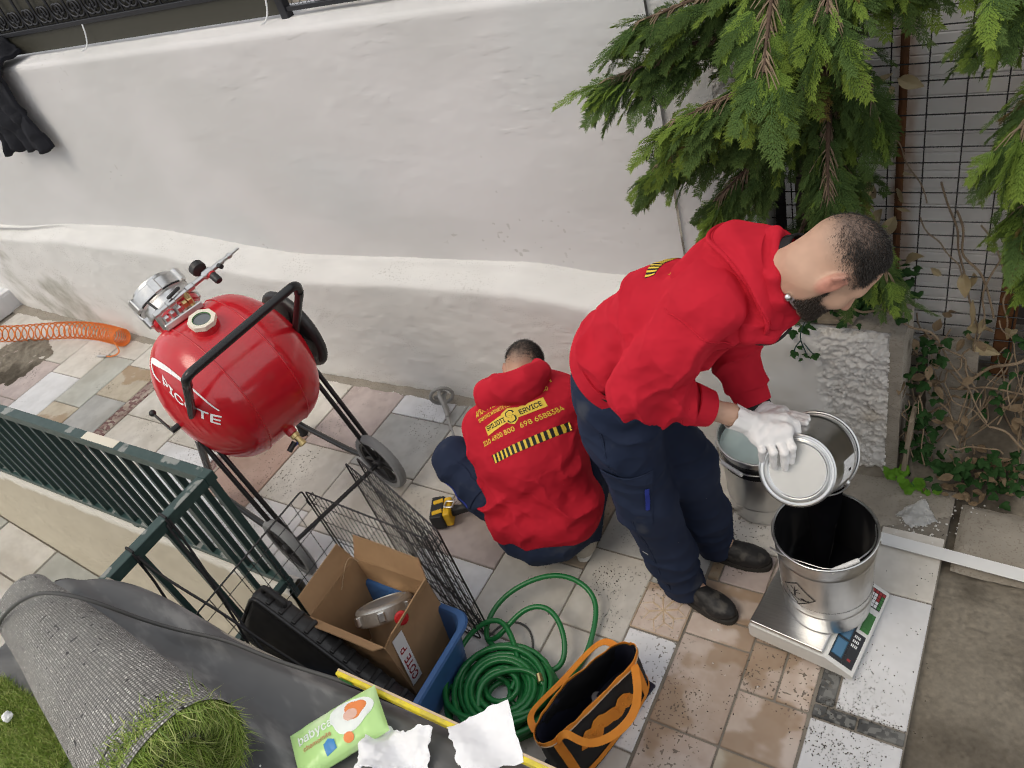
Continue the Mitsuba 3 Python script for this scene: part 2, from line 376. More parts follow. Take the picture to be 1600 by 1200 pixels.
mat('tin', lambda p, n, uv: mix(C3(.60, .61, .61), C3(.74, .74, .73), fbm(p.x * 18, p.y * 18, p.z * 18, 3)), galv_r, metallic=1.0)
mat('tin_dull', lambda p, n, uv: mix(C3(.50, .49, .46), C3(.60, .59, .555), fbm(p.x * 15, p.y * 15, p.z * 15, 3)), .42, metallic=.85)
mat('steel', (.62, .62, .61), .24, metallic=1.0)
mat('cast_alu', lambda p, n, uv: mix(C3(.62, .62, .61), C3(.75, .75, .74), fbm(p.x * 60, p.y * 60, p.z * 60, 3)), .33, metallic=1.0)
mat('brushed_plate', lambda p, n, uv: mix(C3(.52, .52, .52), C3(.62, .62, .615), noise(p.x * 30, p.y * 900, 1.0)), .30, metallic=1.0)
mat('brass', (.62, .47, .22), .3, metallic=1.0)
mat('ivory_nut', (.72, .66, .55), .4)
mat('sight_glass', (.10, .11, .115), .06, specular=.8)
mat('black_resin', (.004, .004, .005), .07, specular=.7)
mat('black_lining', (.010, .010, .011), .12, specular=.5)
mat('white_resin', lambda p, n, uv: mix(C3(.50, .62, .59), C3(.60, .69, .67), fbm(p.x * 9, p.y * 9, 1.0, 2)), .10, specular=.6)
mat('label_paper', (.70, .70, .69), .6)
mat('ink', (.015, .015, .018), .6)
mat('scale_body', (.62, .62, .60), .45)
mat('panel_black', (.012, .013, .016), .3)
mat('lcd', (.035, .13, .24), .18, specular=.6)
mat('lcd_rim', (.012, .06, .11), .3)
mat('key_white', (.72, .72, .72), .5)
mat('key_red', (.30, .028, .03), .5)
mat('key_green', (.045, .17, .045), .5)
mat('blue_plastic', lambda p, n, uv: mix(C3(.035, .10, .26), C3(.05, .125, .30), fbm(p.x * 12, p.y * 12, p.z * 12, 3)), .38)
def card_c(p, n, uv):
    c = mix(C3(.37, .235, .13), C3(.30, .185, .10), fbm(p.x * 8, p.y * 8, p.z * 8, 4))
    return c * (.96 + .05 * noise(p.x * 240, p.y * 240, p.z * 30))
mat('cardboard', card_c, .85, specular=.2)
mat('card_edge', (.52, .40, .27), .9)
mat('hose_green', (.014, .150, .040), .30, specular=.5)
mat('orange_hose', (.78, .20, .03), .3, specular=.5)
mat('cable_grey', (.07, .07, .068), .55)
mat('bag_black', (.010, .010, .011), .62, (lambda p, n, uv: noise(p.x * 700, p.y * 700, p.z * 700), .0006))
mat('bag_orange', lambda p, n, uv: mix(C3(.72, .27, .03), C3(.62, .20, .02), fbm(p.x * 30, p.y * 30, p.z * 30, 3)), .7)
mat('bag_inside', (.012, .014, .03), .7)
mat('blue_tool', (.015, .03, .20), .4)
mat('drill_yellow', (.70, .42, .015), .4)
mat('drill_black', (.018, .018, .019), .5)
mat('paddle_grey', lambda p, n, uv: mix(C3(.36, .355, .34), C3(.20, .20, .19), fbm(p.x * 60, p.y * 60, p.z * 60, 3)), .5, (lambda p, n, uv: fbm(p.x * 120, p.y * 120, p.z * 120, 3), .004))
mat('yellow_level', lambda p, n, uv: mix(C3(.70, .56, .03), C3(.55, .45, .06), smoothstep(.5, .65, fbm(p.x * 40, p.y * 40, p.z * 40, 3))), .5)
mat('wood_old', lambda p, n, uv: mix(C3(.30, .25, .19), C3(.18, .145, .105), fbm(p.x * 60, p.y * 60, p.z * 7, 4)), .9, (lambda p, n, uv: fbm(p.x * 140, p.y * 140, p.z * 9, 3), .004))
mat('pvc_white', (.72, .73, .73), .35)
mat('paper_white', (.78, .78, .79), .85, (lambda p, n, uv: fbm(p.x * 60, p.y * 60, p.z * 60, 4), .004))
mat('wipes_green', lambda p, n, uv: mix(C3(.44, .68, .26), C3(.66, .78, .52), smoothstep(.45, .6, fbm(p.x * 11, p.y * 9, p.z * 9, 2))), .28, specular=.5)
mat('wipes_white', (.74, .78, .74), .3); mat('wipes_orange', (.72, .22, .06), .4); mat('wipes_skin', (.66, .42, .33), .4); mat('wipes_blue', (.05, .22, .48), .4); mat('wipes_tan', (.50, .30, .14), .4)
def rubber_c(p, n, uv):
    c = mix(C3(.085, .086, .088), C3(.125, .125, .125), fbm(p.x * 9, p.y * 9, p.z * 9, 4))
    d = smoothstep(.54, .74, fbm(p.x * 5.5, p.y * 16 + p.x * 4, p.z * 15, 5))
    return mix(c, C3(.26, .255, .245), d * .6)
mat('grey_mat', rubber_c, .6, (lambda p, n, uv: fbm(p.x * 8, p.y * 22, p.z * 22, 4), .006, 2e-3), specular=.35)
def weave_h(p, n, uv):
    u, v = uv.x * 130, uv.y * 130
    return noise(u, v, 1.0) * .5 + .5 * dr.abs(dr.sin(u * 3.1416)) * dr.abs(dr.sin(v * 3.1416))
def weave_c(p, n, uv):
    u, v = uv.x * 130, uv.y * 130
    q = cell_rand(u, v, 1.0); a = cell_rand(u * .5, v * 1.0, 2.0)
    k = dr.abs(dr.sin(u * 3.1416)) * dr.abs(dr.sin(v * 3.1416))
    c = mix(C3(.11, .107, .10), C3(.46, .445, .42), smoothstep(.15, .8, k) * (.35 + .65 * q))
    c = mix(c, C3(.62, .60, .57), smoothstep(.90, .94, q) * smoothstep(.3, .7, k))
    big = fbm(uv.x * 9, uv.y * 9, 3.0, 3)
    c = c * (.85 + .3 * big)
    return mix(c, C3(.03, .03, .03), smoothstep(.90, .92, noise(uv.x * 75, uv.y * 75, 8.0)))
mat('turf_backing', weave_c, .85, (weave_h, .0035, 1e-3), specular=.2)
for i, c in enumerate(((.19, .28, .045), (.26, .35, .07), (.38, .42, .14), (.11, .18, .03))):
    mat(f'turf_{i}', c, .5)
mat('turf_base', (.085, .13, .03), .9)
# cloth and skin
def knit_h(p, n, uv):
    a = noise(p.x * 17 + p.z * 9, p.y * 17, p.z * 17 - p.x * 9); b = noise(p.x * 41, p.y * 41 + p.z * 20, p.z * 41)
    return .8 * (1 - dr.abs(2 * a - 1)) + .35 * (1 - dr.abs(2 * b - 1)) + .3 * fbm(p.x * 60, p.y * 60, p.z * 60, 2) + .16 * noise(p.x * 460, p.y * 460, p.z * 460)
mat('red_fleece', lambda p, n, uv: mix(C3(.50, .017, .034), C3(.43, .012, .026), fbm(p.x * 14, p.y * 14, p.z * 14, 4)), .85, (knit_h, .0048, 1.5e-3), sheen=.2, sheen_tint=.6, specular=.15)
mat('navy', lambda p, n, uv: mix(mix(C3(.012, .020, .046), C3(.021, .030, .060), fbm(p.x * 12, p.y * 12, p.z * 12, 4)), C3(.075, .08, .09), smoothstep(.66, .82, fbm(p.x * 9 + 3, p.y * 9, p.z * 9, 5)) * .5), .85,
    (lambda p, n, uv: fbm(p.x * 26, p.y * 26, p.z * 26, 4) + .12 * noise(p.x * 300, p.y * 300, p.z * 300), .004, 1.5e-3), sheen=.25, specular=.2)
mat('royal_blue', (.016, .030, .22), .8)
mat('collar_black', (.012, .012, .013), .75)
mat('print_yellow', (.74, .52, .06), .6)
mat('print_black', (.014, .014, .012), .6)
mat('boot', lambda p, n, uv: mix(C3(.016, .016, .017), C3(.07, .065, .058), smoothstep(.5, .75, fbm(p.x * 30, p.y * 30, p.z * 30, 4))), .55, (lambda p, n, uv: fbm(p.x * 90, p.y * 90, p.z * 90, 3), .002))
mat('boot_sole', (.03, .028, .026), .8)
mat('pale_shoe', lambda p, n, uv: mix(C3(.48, .45, .39), C3(.33, .30, .25), fbm(p.x * 40, p.y * 40, p.z * 40, 3)), .7)
mat('glove', (.74, .73, .72), .48, (lambda p, n, uv: fbm(p.x * 55 + p.z * 40, p.y * 90, p.z * 60, 4), .0045, 1e-3), specular=.4)
mat('skin', VC, .48, (lambda p, n, uv: noise(p.x * 500, p.y * 500, p.z * 500), .0004), specular=.35)
mat('beard_hair', (.034, .025, .019), .5, specular=.4)
mat('hair', (.020, .017, .015), .5, specular=.4)
mat('dark_cloth', (.010, .011, .016), .9, (lambda p, n, uv: fbm(p.x * 30, p.y * 30, p.z * 30, 3), .006))
# plants
def leaf(name, c=None, tr=.5, rough=.5):
    scene['mat_' + name] = {'type': 'principledthin', 'base_color': VC if c is None else colour(c), 'roughness': rough, 'diff_trans': tr, 'spec_trans': 0.0}
leaf('cypress', None, .55, .55)
leaf('ivy', lambda p, n, uv: mix(C3(.018, .052, .016), C3(.040, .085, .030), noise(p.x * 60, p.y * 60, p.z * 60)), .3, .38)
leaf('sprout', (.15, .33, .04), .7, .5)
leaf('dry_leaf', lambda p, n, uv: mix(C3(.27, .205, .135), C3(.15, .105, .065), fbm(p.x * 45, p.y * 45, p.z * 45, 3)), .3, .75)
leaf('dry_pale', lambda p, n, uv: mix(C3(.46, .40, .27), C3(.36, .27, .14), fbm(p.x * 35, p.y * 35, p.z * 35, 3)), .4, .7)
mat('bark', lambda p, n, uv: mix(C3(.12, .075, .05), C3(.06, .04, .03), fbm(p.x * 60, p.y * 60, p.z * 12, 3)), .9, (lambda p, n, uv: fbm(p.x * 120, p.y * 120, p.z * 20, 3), .006))
mat('twig', lambda p, n, uv: mix(C3(.27, .205, .135), C3(.15, .105, .07), fbm(p.x * 50, p.y * 50, p.z * 50, 3)), .85)
mat('rust', lambda p, n, uv: mix(C3(.16, .062, .018), C3(.055, .026, .013), fbm(p.x * 40, p.y * 40, p.z * 16, 4)), .85, (lambda p, n, uv: fbm(p.x * 120, p.y * 120, p.z * 120, 3), .004))
def shutter_c(p, n, uv):
    c = mix(C3(.72, .71, .69), C3(.62, .61, .59), fbm(p.x * 5, p.y * 5, p.z * 16, 4))
    r = smoothstep(.05, .012, dr.abs(p.x + .372 + .02 * (noise(p.z * 12, 1.0, 1.0) - .5))) * (.35 + .65 * fbm(p.x * 60, p.z * 20, 1.0, 3))
    return mix(c, C3(.28, .125, .03), r * .8)
mat('shutter', shutter_c, .6, (lambda p, n, uv: fbm(p.x * 40, p.y * 40, p.z * 40, 3), .0015))
mat('fence_sheet', (.045, .043, .032), .55)
mat('wrought_iron', (.030, .031, .036), .38, metallic=.3)
mat('dark_board', (.085, .070, .058), .9)
mat('clear_film', (.60, .63, .65), .2)
scene['mat_film'] = {'type': 'principledthin', 'base_color': rgb((.85, .87, .88)), 'roughness': .25, 'spec_trans': .55, 'diff_trans': .5, 'eta': 1.2}
# ---------------------------------------------------------------- ground and paving
label('ground', 'bare brown soil around the paved path', kind='structure')
def ground_z(x, y):
    z = np.full(np.shape(x), -.13)
    z = np.where(y > 1.83, -.045, z)
    z = np.maximum(z, np.clip((y - 2.12) * 1.15, 0, .38) - .045)
    z = np.where(x < -.75, -.16, z)
    return z
def ground_sheet():
    xs = np.unique(np.r_[np.linspace(-60, -1, 14), np.linspace(-.75, 1.6, 150), np.linspace(2, 60, 14)])
    ys = np.unique(np.r_[np.linspace(-60, .2, 12), np.linspace(.5, 2.9, 150), np.linspace(3.2, 60, 14)])
    X, Y = np.meshgrid(xs, ys, indexing='ij')
    Z = ground_z(X, Y)
    P = np.stack([X, Y, Z], -1)
    near = (X > -.7) & (X < 1.6) & (Y > .4) & (Y < 3)
    Z = Z + np.where(near, nz(P, 3.0, 3) * .05 + nz(P, 14.0, 4, 3) * .022, 0)
    Z = np.where((X < -.75), -1.6, Z)
    nu, nv = X.shape; i, j = np.meshgrid(np.arange(nu - 1), np.arange(nv - 1), indexing='ij')
    q = np.stack([i * nv + j, (i + 1) * nv + j, (i + 1) * nv + j + 1, i * nv + j + 1], -1).reshape(-1, 4)
    return TM(np.stack([X, Y, Z], -1).reshape(-1, 3), np.vstack([q[:, [0, 1, 2]], q[:, [0, 2, 3]]]))
put('ground', ground_sheet(), 'mat_soil', True)

label('pavement', 'path of mixed stone and ceramic slabs between wall and railing', kind='structure')
put('pavement', cat([slab(-9, -.094, .915, 2.3, -.17, -.006, .001), slab(-2.262, -.094, -1.2, .914, -.172, -.0065, .001)]), 'mat_grout')
RT = rnd(5)
def tile(x0, x1, y0, y1, k, g=.0035, z=0.0, key='pavement__tile'):
    m = slab(x0 + g, x1 - g, y0 + g, y1 - g, -.02, 0, .0025)
    r = RT.random(4)
    m.apply_transform(eul((r[0] - .5) * .006, (r[1] - .5) * .006, 0, (0, 0, 0)) if False else np.eye(4))
    v = np.array(m.vertices); c = v.mean(0); v[:, 2] += (v[:, 0] - c[0]) * (r[0] - .5) * .010 + (v[:, 1] - c[1]) * (r[1] - .5) * .010 + (r[2] - .5) * .0025 + z
    n = len(v); return put(key, TM(v, m.faces), 'mat_tile', uv=np.tile([k + .5, r[3]], (n, 1)))
# columns of stones: x0, x1, then the cuts in y and the stones between them
COLS = [
    (-.358, -.298, [1.21, 1.66, 1.93], [7, 0]),
    (-.298, -.094, [1.21, 1.668, 1.945], [3, 0]),
    (-.358, -.228, [1.162, 1.21], [7]), (-.228, -.094, [1.162, 1.21], [7]),
    (-.358, -.094, [.02, .40, .78, 1.162], [3, 0, 3]),
    (-.815, -.582, [.30, .63, .968, 1.302, 1.392], [1, 1, 1, 1]),
    (-.582, -.362, [.30, .63, .968, 1.168], [1, 5, 1]),
    (-.582, -.469, [1.168, 1.350], [1]), (-.469, -.362, [1.168, 1.350], [1]),
    (-.582, -.362, [1.350, 1.405], [1]), (-.815, -.600, [1.392, 1.535], [1]), (-.600, -.362, [1.405, 1.535], [4]),
    (-.815, -.770, [1.535, 1.70], [5]), (-.770, -.600, [1.535, 1.70], [4]), (-.600, -.362, [1.535, 1.70, 1.93], [4, 0]),
    (-.815, -.600, [1.70, 1.93], [0]),
    (-1.003, -.820, [.30, .52, .845, 1.257], [1, 0, 3]), (-1.003, -.820, [1.455, 1.80, 2.1], [2, 0]),
    (-1.268, -1.003, [.45, .82, 1.186, 1.537, 1.92, 2.16], [0, 0, 0, 2, 0]),
    (-1.617, -1.268, [.45, .70, 1.05, 1.425, 1.60, 1.95, 2.17], [2, 3, 0, 6, 6, 2]),
    (-2.0, -1.617, [.45, .62, .95, 1.308, 1.73, 1.96, 2.17], [0, 2, 3, 4, 0, 2]),
    (-2.26, -2.0, [.45, .80, 1.22, 1.60, 1.99, 2.17], [0, 3, 0, 0, 2]),
    (-2.67, -2.26, [.915, 1.22, 1.62, 1.985], [3, 0, 2]), (-2.67, -2.33, [1.985, 2.165], [3]), (-2.33, -2.26, [1.985, 2.165], [2]),
    (-3.045, -2.67, [.915, 1.30, 1.675, 2.165], [3, 0, 4]),
    (-3.42, -3.045, [.915, 1.22, 1.72, 2.165], [3, 9, 0]),
    (-3.51, -3.42, [.915, 1.20, 1.48, 1.80, 2.17], [10, 10, 3, 10]),
    (-3.95, -3.51, [.915, 1.45, 1.78, 2.17], [3, 0, 8]),
    (-4.47, -3.95, [.915, 1.55, 2.17], [0, 0]),
    (-4.585, -4.47, [.915, 1.40, 1.83, 2.17], [10, 10, 3]),
    (-4.93, -4.585, [.915, 1.21, 1.63, 1.92, 2.2], [2, 2, 5, 0]),
    (-5.235, -4.93, [.915, 1.10, 1.50, 1.97, 2.2], [3, 5, 8, 0]),
    (-5.60, -5.235, [.915, 1.25, 1.72, 2.2], [3, 3, 0]),
    (-5.98, -5.60, [.915, 1.42, 1.80, 2.2], [4, 4, 0]),
    (-6.40, -5.98, [.915, 1.3, 1.9, 2.2], [0, 4, 0]),
    (-6.85, -6.40, [.915, 1.3, 1.7, 2.2], [4, 3, 0])]
for x0, x1, ys, ks in COLS:
    for y0, y1, k in zip(ys, ys[1:], ks): tile(x0, x1, y0, y1, k)
# patterned tile with a raised eight-petal flower
tile(-1.003, -.820, 1.257, 1.455, 1)
label('pavement__tile_' + str(max(int(k[-3:]) for k in scene if k.startswith('pavement__tile_'))), 'square terracotta tile with raised flower pattern')
def flower():
    c, R, out = A(-.9115, 1.356), .082, []
    for k in range(8):
        a = k * math.pi / 4; u, w = A(math.cos(a), math.sin(a)), A(-math.sin(a), math.cos(a)); L = R if k % 2 else R * 1.08
        P = [c, c + u * L * .52 + w * L * .24, c + u * L, c + u * L * .52 - w * L * .24, c]
        out.append(tube([(p[0], p[1], .0005) for p in P], .0022, 5))
    q = .091
    out.append(tube([(c[0] + s * q, c[1] + t * q * 1.05, .0003) for s, t in ((-1, -1), (1, -1), (1, 1), (-1, 1), (-1, -1))], .0018, 5))
    return cat(out)
put('pavement__flower_relief', flower(), 'mat_card_edge')
# grit trodden over the stones (boot print, crumbs), and pale chips
def crumbs(n, seed, spots, r0, r1, flat=.5):
    g = rnd(seed); out = []
    base = trimesh.creation.icosphere(0)
    for cx, cy, sx, sy, w in spots:
        for _ in range(int(n * w)):
            x, y = cx + g.normal() * sx, cy + g.normal() * sy
            r = g.uniform(r0, r1)
            m = base.copy(); m.vertices = m.vertices * g.uniform(.6, 1.3, (12, 3)) * r * A(1, 1, flat) + A(x, y, r * flat * .4)
            out.append(m)
    return cat(out)
label('grit', 'dark crumbs of soil trodden over the pale slabs', kind='stuff')
put('grit', crumbs(100, 3, [(-1.155, 1.43, .035, .045, 1.3), (-1.13, 1.36, .03, .03, .5), (-1.08, 1.26, .025, .035, .7), (-.24, 1.30, .05, .05, 1.6), (-.24, 1.42, .05, .04, .6), (-.27, 1.22, .05, .012, .9), (-.20, 1.215, .06, .010, .8),
                            (-.28, 1.10, .06, .04, 2.2), (-.21, 1.06, .05, .05, 1.2), (-.70, 1.12, .08, .06, .8), (-.56, 1.20, .03, .06, .5), (-.55, 1.75, .2, .15, 1.5), (-1.45, 1.2, .12, .1, .3), (-.13, 1.8, .03, .2, .8)], .0007, .0027), 'mat_grit')
label('plaster_crumbs', 'pale crumbs of plaster fallen along the wall foot', kind='stuff')
put('plaster_crumbs', crumbs(100, 8, [(-.25, 2.06, .09, .05, 1.4), (-.18, 1.98, .06, .05, .8), (-.6, 2.12, .2, .03, .8), (-2.2, 2.13, .4, .02, .9), (-3.6, 2.13, .5, .02, .6), (-5.2, 2.15, .6, .025, .8), (-.7, 1.25, .1, .1, .08)], .0012, .005, .7), 'mat_flake')
# rough mortar bed beside the rough end of the wall, and the kerb slab beyond the path
def patch(poly, z, bump, res, seed, edge=.012):
    p = sg.Polygon(poly); x0, y0, x1, y1 = p.bounds
    nx, ny = int((x1 - x0) / res) + 2, int((y1 - y0) / res) + 2
    X, Y = np.meshgrid(np.linspace(x0, x1, nx), np.linspace(y0, y1, ny), indexing='ij')
    import shapely
    pts = shapely.points(X.ravel(), Y.ravel()); d = np.where(shapely.contains(p, pts), shapely.distance(p.exterior, pts), -shapely.distance(p.exterior, pts)).reshape(X.shape)
    P = np.stack([X, Y, X * 0], -1)
    Z = z * np.clip((d + nz(P, 22, seed) * .02) / edge, -1, 1) + nz(P, 16, seed + 1, 4) * bump
    keep = d > -edge
    i, j = np.meshgrid(np.arange(nx - 1), np.arange(ny - 1), indexing='ij'); q = np.stack([i * ny + j, (i + 1) * ny + j, (i + 1) * ny + j + 1, i * ny + j + 1], -1).reshape(-1, 4)
    q = q[keep.ravel()[q].all(1)]
    return TM(np.stack([X, Y, Z], -1).reshape(-1, 3), np.vstack([q[:, [0, 1, 2]], q[:, [0, 2, 3]]]))
label('mortar_bed', 'rough mortar at the foot of the wall beside the white slab', kind='structure')
put('mortar_bed', patch([(-.84, 2.165), (-.62, 1.94), (-.48, 1.97), (-.33, 1.93), (-.20, 2.0), (-.10, 2.05), (-.09, 2.16), (-.29, 2.17)], .006, .012, .008, 11), 'mat_concrete', True)
put('mortar_bed__foot_strip', patch([(-7, 2.20), (-5.6, 2.145), (-4, 2.115), (-2, 2.12), (-.84, 2.125), (-.80, 2.19), (-7, 2.34)], .010, .020, .011, 15, .016), 'mat_concrete', True)
label('kerb_slab', 'worn concrete kerb slab right of the path', kind='structure')
put('kerb_slab', patch([(-.066, 1.83), (.03, 1.845), (.4, 1.84), (1.6, 1.84), (1.6, 2.10), (.3, 2.11), (.1, 2.12), (-.06, 2.13)], .012, .012, .010, 21, .02), 'mat_concrete', True, to_world=T().translate([0, 0, -.018]))
# lower path beyond the low wall under the railing: sloping cream slabs
label('lower_path', 'sloping path of cream stone slabs below the railing wall', kind='structure')
def lowz(x): return -.46 + (x + 5.47) * -.36
put('lower_path', TM([(-9, -3, lowz(-9) - .012), (-2.4, -3, lowz(-2.4) - .012), (-2.4, 0.838, lowz(-2.4) - .012), (-9, 0.838, lowz(-9) - .012)], [(0, 1, 2), (0, 2, 3)]), 'mat_grout')
g = rnd(17); y = .835
for w in (.28, .34, .30, .36, .3, .32):
    x = -8.2 + g.random() * .3
    while x < -2.9:
        L = g.uniform(.35, .62); x1 = min(x + L, -2.42)
        k = tile(x, x1, y - w, y, int(g.choice([0, 0, 5, 8, 0])), .006, 0, 'lower_path__slab')
        scene[k]['to_world'] = T([[1, 0, 0, 0], [0, 1, 0, 0], [-.36, 0, 1, -.46 - 5.47 * .36], [0, 0, 0, 1]])
        x = x1
    y -= w
# step up at the far left end of the path
label('step', 'low stone step at the far end of the path', kind='structure')
put('step', slab(-9.0, -6.93, .915, 2.42, -.02, .150, .004), 'mat_grout')
for y0, y1, k in ((.92, 1.30, 3), (1.30, 1.68, 0), (1.68, 2.02, 3), (2.02, 2.40, 3)):
    tile(-7.7, -6.92, y0, y1, k, .004, .168, 'step__tread')
    m = slab(-6.932, -6.918, y0 + .005, y1 - .005, .004, .146, .002); put('step__riser', m, 'mat_tile', uv=np.tile([3.5 if k == 3 else .5, .4], (len(m.vertices), 1)))
# broken hole in the paving
label('rubble_hole', 'broken patch of paving filled with dark rubble', kind='stuff')
put('rubble_hole', cat([patch([(-6.3, 1.45), (-5.85, 1.5), (-5.80, 1.86), (-6.05, 2.0), (-6.5, 1.9)], .012, .05, .012, 31, .03)]), 'mat_soil', False)

# ---------------------------------------------------------------- the white garden wall
wall = thing('garden_wall', 'long white plastered garden wall with a stepped plinth behind the workers', 'wall')
from scipy.interpolate import PchipInterpolator
LEDGE = PchipInterpolator([-10, -7, -6.0, -5.2, -4.4, -3.77, -3.14, -2.28, -1.76, -1.38, -.78, -.29, 0], [.72, .72, .733, .79, .785, .73, .68, .715, .725, .695, .685, .675, .67])
def sweep_profile(prof, x0, x1, step, disp, seed, dens=.016):
    """prof(x) -> (n, 2) points (y, z); resampled evenly, swept along x and roughened along the normal."""
    nx = int((x1 - x0) / step) + 1; X = np.linspace(x0, x1, nx); rows = []
    for x in X:
        q = np.asarray(prof(x), float); d = np.r_[0, np.cumsum(np.linalg.norm(np.diff(q, axis=0), axis=1))]
        if not rows: n = int(d[-1] / dens)
        s = np.linspace(0, d[-1], n); rows.append(np.stack([np.full(n, x), np.interp(s, d, q[:, 0]), np.interp(s, d, q[:, 1])], 1))
    P = np.array(rows); ny = P.shape[1]
    i, j = np.meshgrid(np.arange(nx - 1), np.arange(ny - 1), indexing='ij'); q = np.stack([i * ny + j, (i + 1) * ny + j, (i + 1) * ny + j + 1, i * ny + j + 1], -1).reshape(-1, 4)
    f = np.vstack([q[:, [0, 1, 2]], q[:, [0, 2, 3]]]); n = meshkit.arrays(TM(P.reshape(-1, 3), f), True)[2].reshape(P.shape)
    return TM((P + n * disp(P)[..., None]).reshape(-1, 3), f)
def arc(c, r, a0, a1, n=7): return [(c[0] + r * math.cos(t), c[1] + r * math.sin(t)) for t in np.radians(np.linspace(a0, a1, n))]
def upper(x):
    y = 2.30
    return [(y + .004, .74), (y, .80), (y - .004, 1.2), (y, 1.79)] + arc((y + .022, 1.815), .022, 180, 90) + [(y + .10, 1.840), (y + .20, 1.846), (2.62, 1.85), (2.62, 1.2)]
def plaster_disp(P): return nz(P, 1.3, 1, 2) * .016 + nz(P, 7, 2, 3) * .006 + np.maximum(nz(P * A(1, 1, 1.4), 26, 5, 2) - .14, 0) * .010
put(wall + '__upper_wall', sweep_profile(upper, -9.0, -1.062, .022, plaster_disp, 1), 'mat_plaster', True)
def plinth(x):
    h = float(LEDGE(x)); y = 2.150 + .012 * math.sin(x * 2.1) + max(0, -5 - x) * .07
    return [(y + .02, -.06), (y + .012, .05), (y + .004, .3), (y, h - .04)] + [(y + .002, h - .012), (y + .010, h - .001), (y + .032, h + .010)] + [(y + .10, h + .034), (2.28, h + .058), (2.345, h + .07)]
def plinth_disp(P): return nz(P, 2.2, 11, 2) * .013 + nz(P, 9, 12, 3) * .010 + np.maximum(nz(P, 30, 15, 2) - .10, 0) * .014
put(wall + '__plinth', sweep_profile(plinth, -9.0, -.80, .022, plinth_disp, 2), 'mat_plinth', True)
label(wall + '__plinth', 'rough stepped foot of the wall, stained with algae at its far end')
# pier at the wall's end: a smooth strip and a rough-cast strip
def pier(x): return [(2.318, .74), (2.316, 1.3), (2.318, 2.9)]
put(wall + '__pier', sweep_profile(pier, -1.062, -.89, .02, plaster_disp, 3), 'mat_plaster', True)
def rough_disp(P): return nz(P, 60, 21, 3) * .022 + nz(P, 13, 22, 3) * .012
put(wall + '__rough_cast', sweep_profile(lambda x: [(2.312, .74), (2.312, 2.9)], -.89, -.80, .006, rough_disp, 4, .007), 'mat_stucco', True)
put(wall + '__end_trim', slab(-.80, -.775, 2.296, 2.75, .70, 2.9, .003), 'mat_plaster')
put(wall + '__pier_side', slab(-1.0, -.801, 2.34, 2.75, .70, 2.9, .003), 'mat_plaster')
# rough end of the plinth beyond the pier, its render broken away
def stub(x):
    h = float(LEDGE(x)); y = 2.165
    return [(y + .012, -.05), (y, .2), (y - .006, h - .06), (y, h - .012), (y + .012, h), (y + .06, h + .012), (2.34, h + .03), (2.36, h + .03)]
def stub_disp(P):
    x, z = P[..., 0], P[..., 2]
    edge = -.58 + .10 * (.68 - z) + nz(P, 9, 41, 3) * .16
    rough = np.clip((x - edge) / .03, 0, 1) * (P[..., 1] < 2.2)
    lump = nz(P, 78, 42, 3) * .034 + np.maximum(nz(P, 42, 46, 2), -.1) * .022 + nz(P, 13, 43, 3) * .024
    crack = -np.clip(1 - np.abs(z - (.42 - .55 * (x + .52)) + nz(P, 20, 44) * .05) / .012, 0, 1) * ((x > -.50) & (x < -.36)) * .022
    return nz(P, 5, 45, 3) * .008 + rough * (lump - .006) + crack
put(wall + '__plinth_end', sweep_profile(stub, -.80, -.330, .0045, stub_disp, 5, .005), 'mat_stucco', True)
label(wall + '__plinth_end', 'broken rough-cast end of the plinth')
put(wall + '__end_cap', sweep_profile(lambda x: [(2.172, -.05), (2.166, .66), (2.18, .685), (2.36, .71)], -.334, -.291, .006, lambda P: nz(P, 16, 51, 3) * .012, 6, .01), 'mat_concrete', True)
def endface(u, v):
    y = 2.17 + u * .19; z = -.05 + v * (.735 + .02 * u)
    P = np.stack([np.full(u.shape, -.292), y, z], -1); P[..., 0] += nz(P, 14, 52, 3) * .016 * np.clip(np.minimum(u, v) * 8, 0, 1); return P
put(wall + '__end_face', grid(endface, 24, 80), 'mat_concrete', True)
tp = sweep_profile(lambda x: [(2.19, float(LEDGE(x)) + .016), (2.355, float(LEDGE(x)) + .04)], -.74, -.293, .008, lambda P: nz(P, 14, 53, 4) * .024, 7, .008)
put(wall + '__mortar_top', tp, 'mat_concrete', True)
put(wall + '__broken_slab', tf(prism([(-.075, -.03), (.03, -.055), (.07, .01), (.02, .05), (-.05, .045)], .016), eul(.10, -.05, .3, (-.50, 2.235, .713))), 'mat_wood_old')
label(wall + '__broken_slab', 'loose brown stone flake on top')

# ---------------------------------------------------------------- iron fence on the wall
fence = thing('iron_fence', 'dark wrought-iron fence with scrolls and a sheet-metal back on top of the wall', 'fence')
FY = 2.435
def rail(x0, x1, z, h=.03, w=.016): return slab(x0, x1, FY - w / 2, FY + w / 2, z, z + h, .002)
put(fence + '__bottom_rail', rail(-6.4, -2.69, 1.953, .022, .03), 'mat_wrought_iron')
put(fence + '__back_sheet', slab(-6.4, -2.69, FY + .022, FY + .026, 1.862, 2.75, .001), 'mat_fence_sheet')
put(fence + '__lower_sheet', slab(-6.4, -2.69, FY - .004, FY - .001, 1.858, 1.951, .001), 'mat_fence_sheet')
def scroll(cx, s):
    a = np.linspace(0, 2.15 * 2 * np.pi * .78, 46); r = .052 * np.exp(-.115 * a) - .004
    c = A(cx + s * .052, 1.976 + .055); P = [(c[0] + s * r_ * math.cos(-math.pi / 2 - .9 + t) * -1, FY, c[1] + r_ * math.sin(-math.pi / 2 - .9 + t)) for t, r_ in zip(a, r)]
    top = [(cx + s * .008, FY, 2.62), (cx + s * .006, FY, 2.3), (cx + s * .006, FY, 2.10), (cx + s * .012, FY, 2.03)]
    return top, P
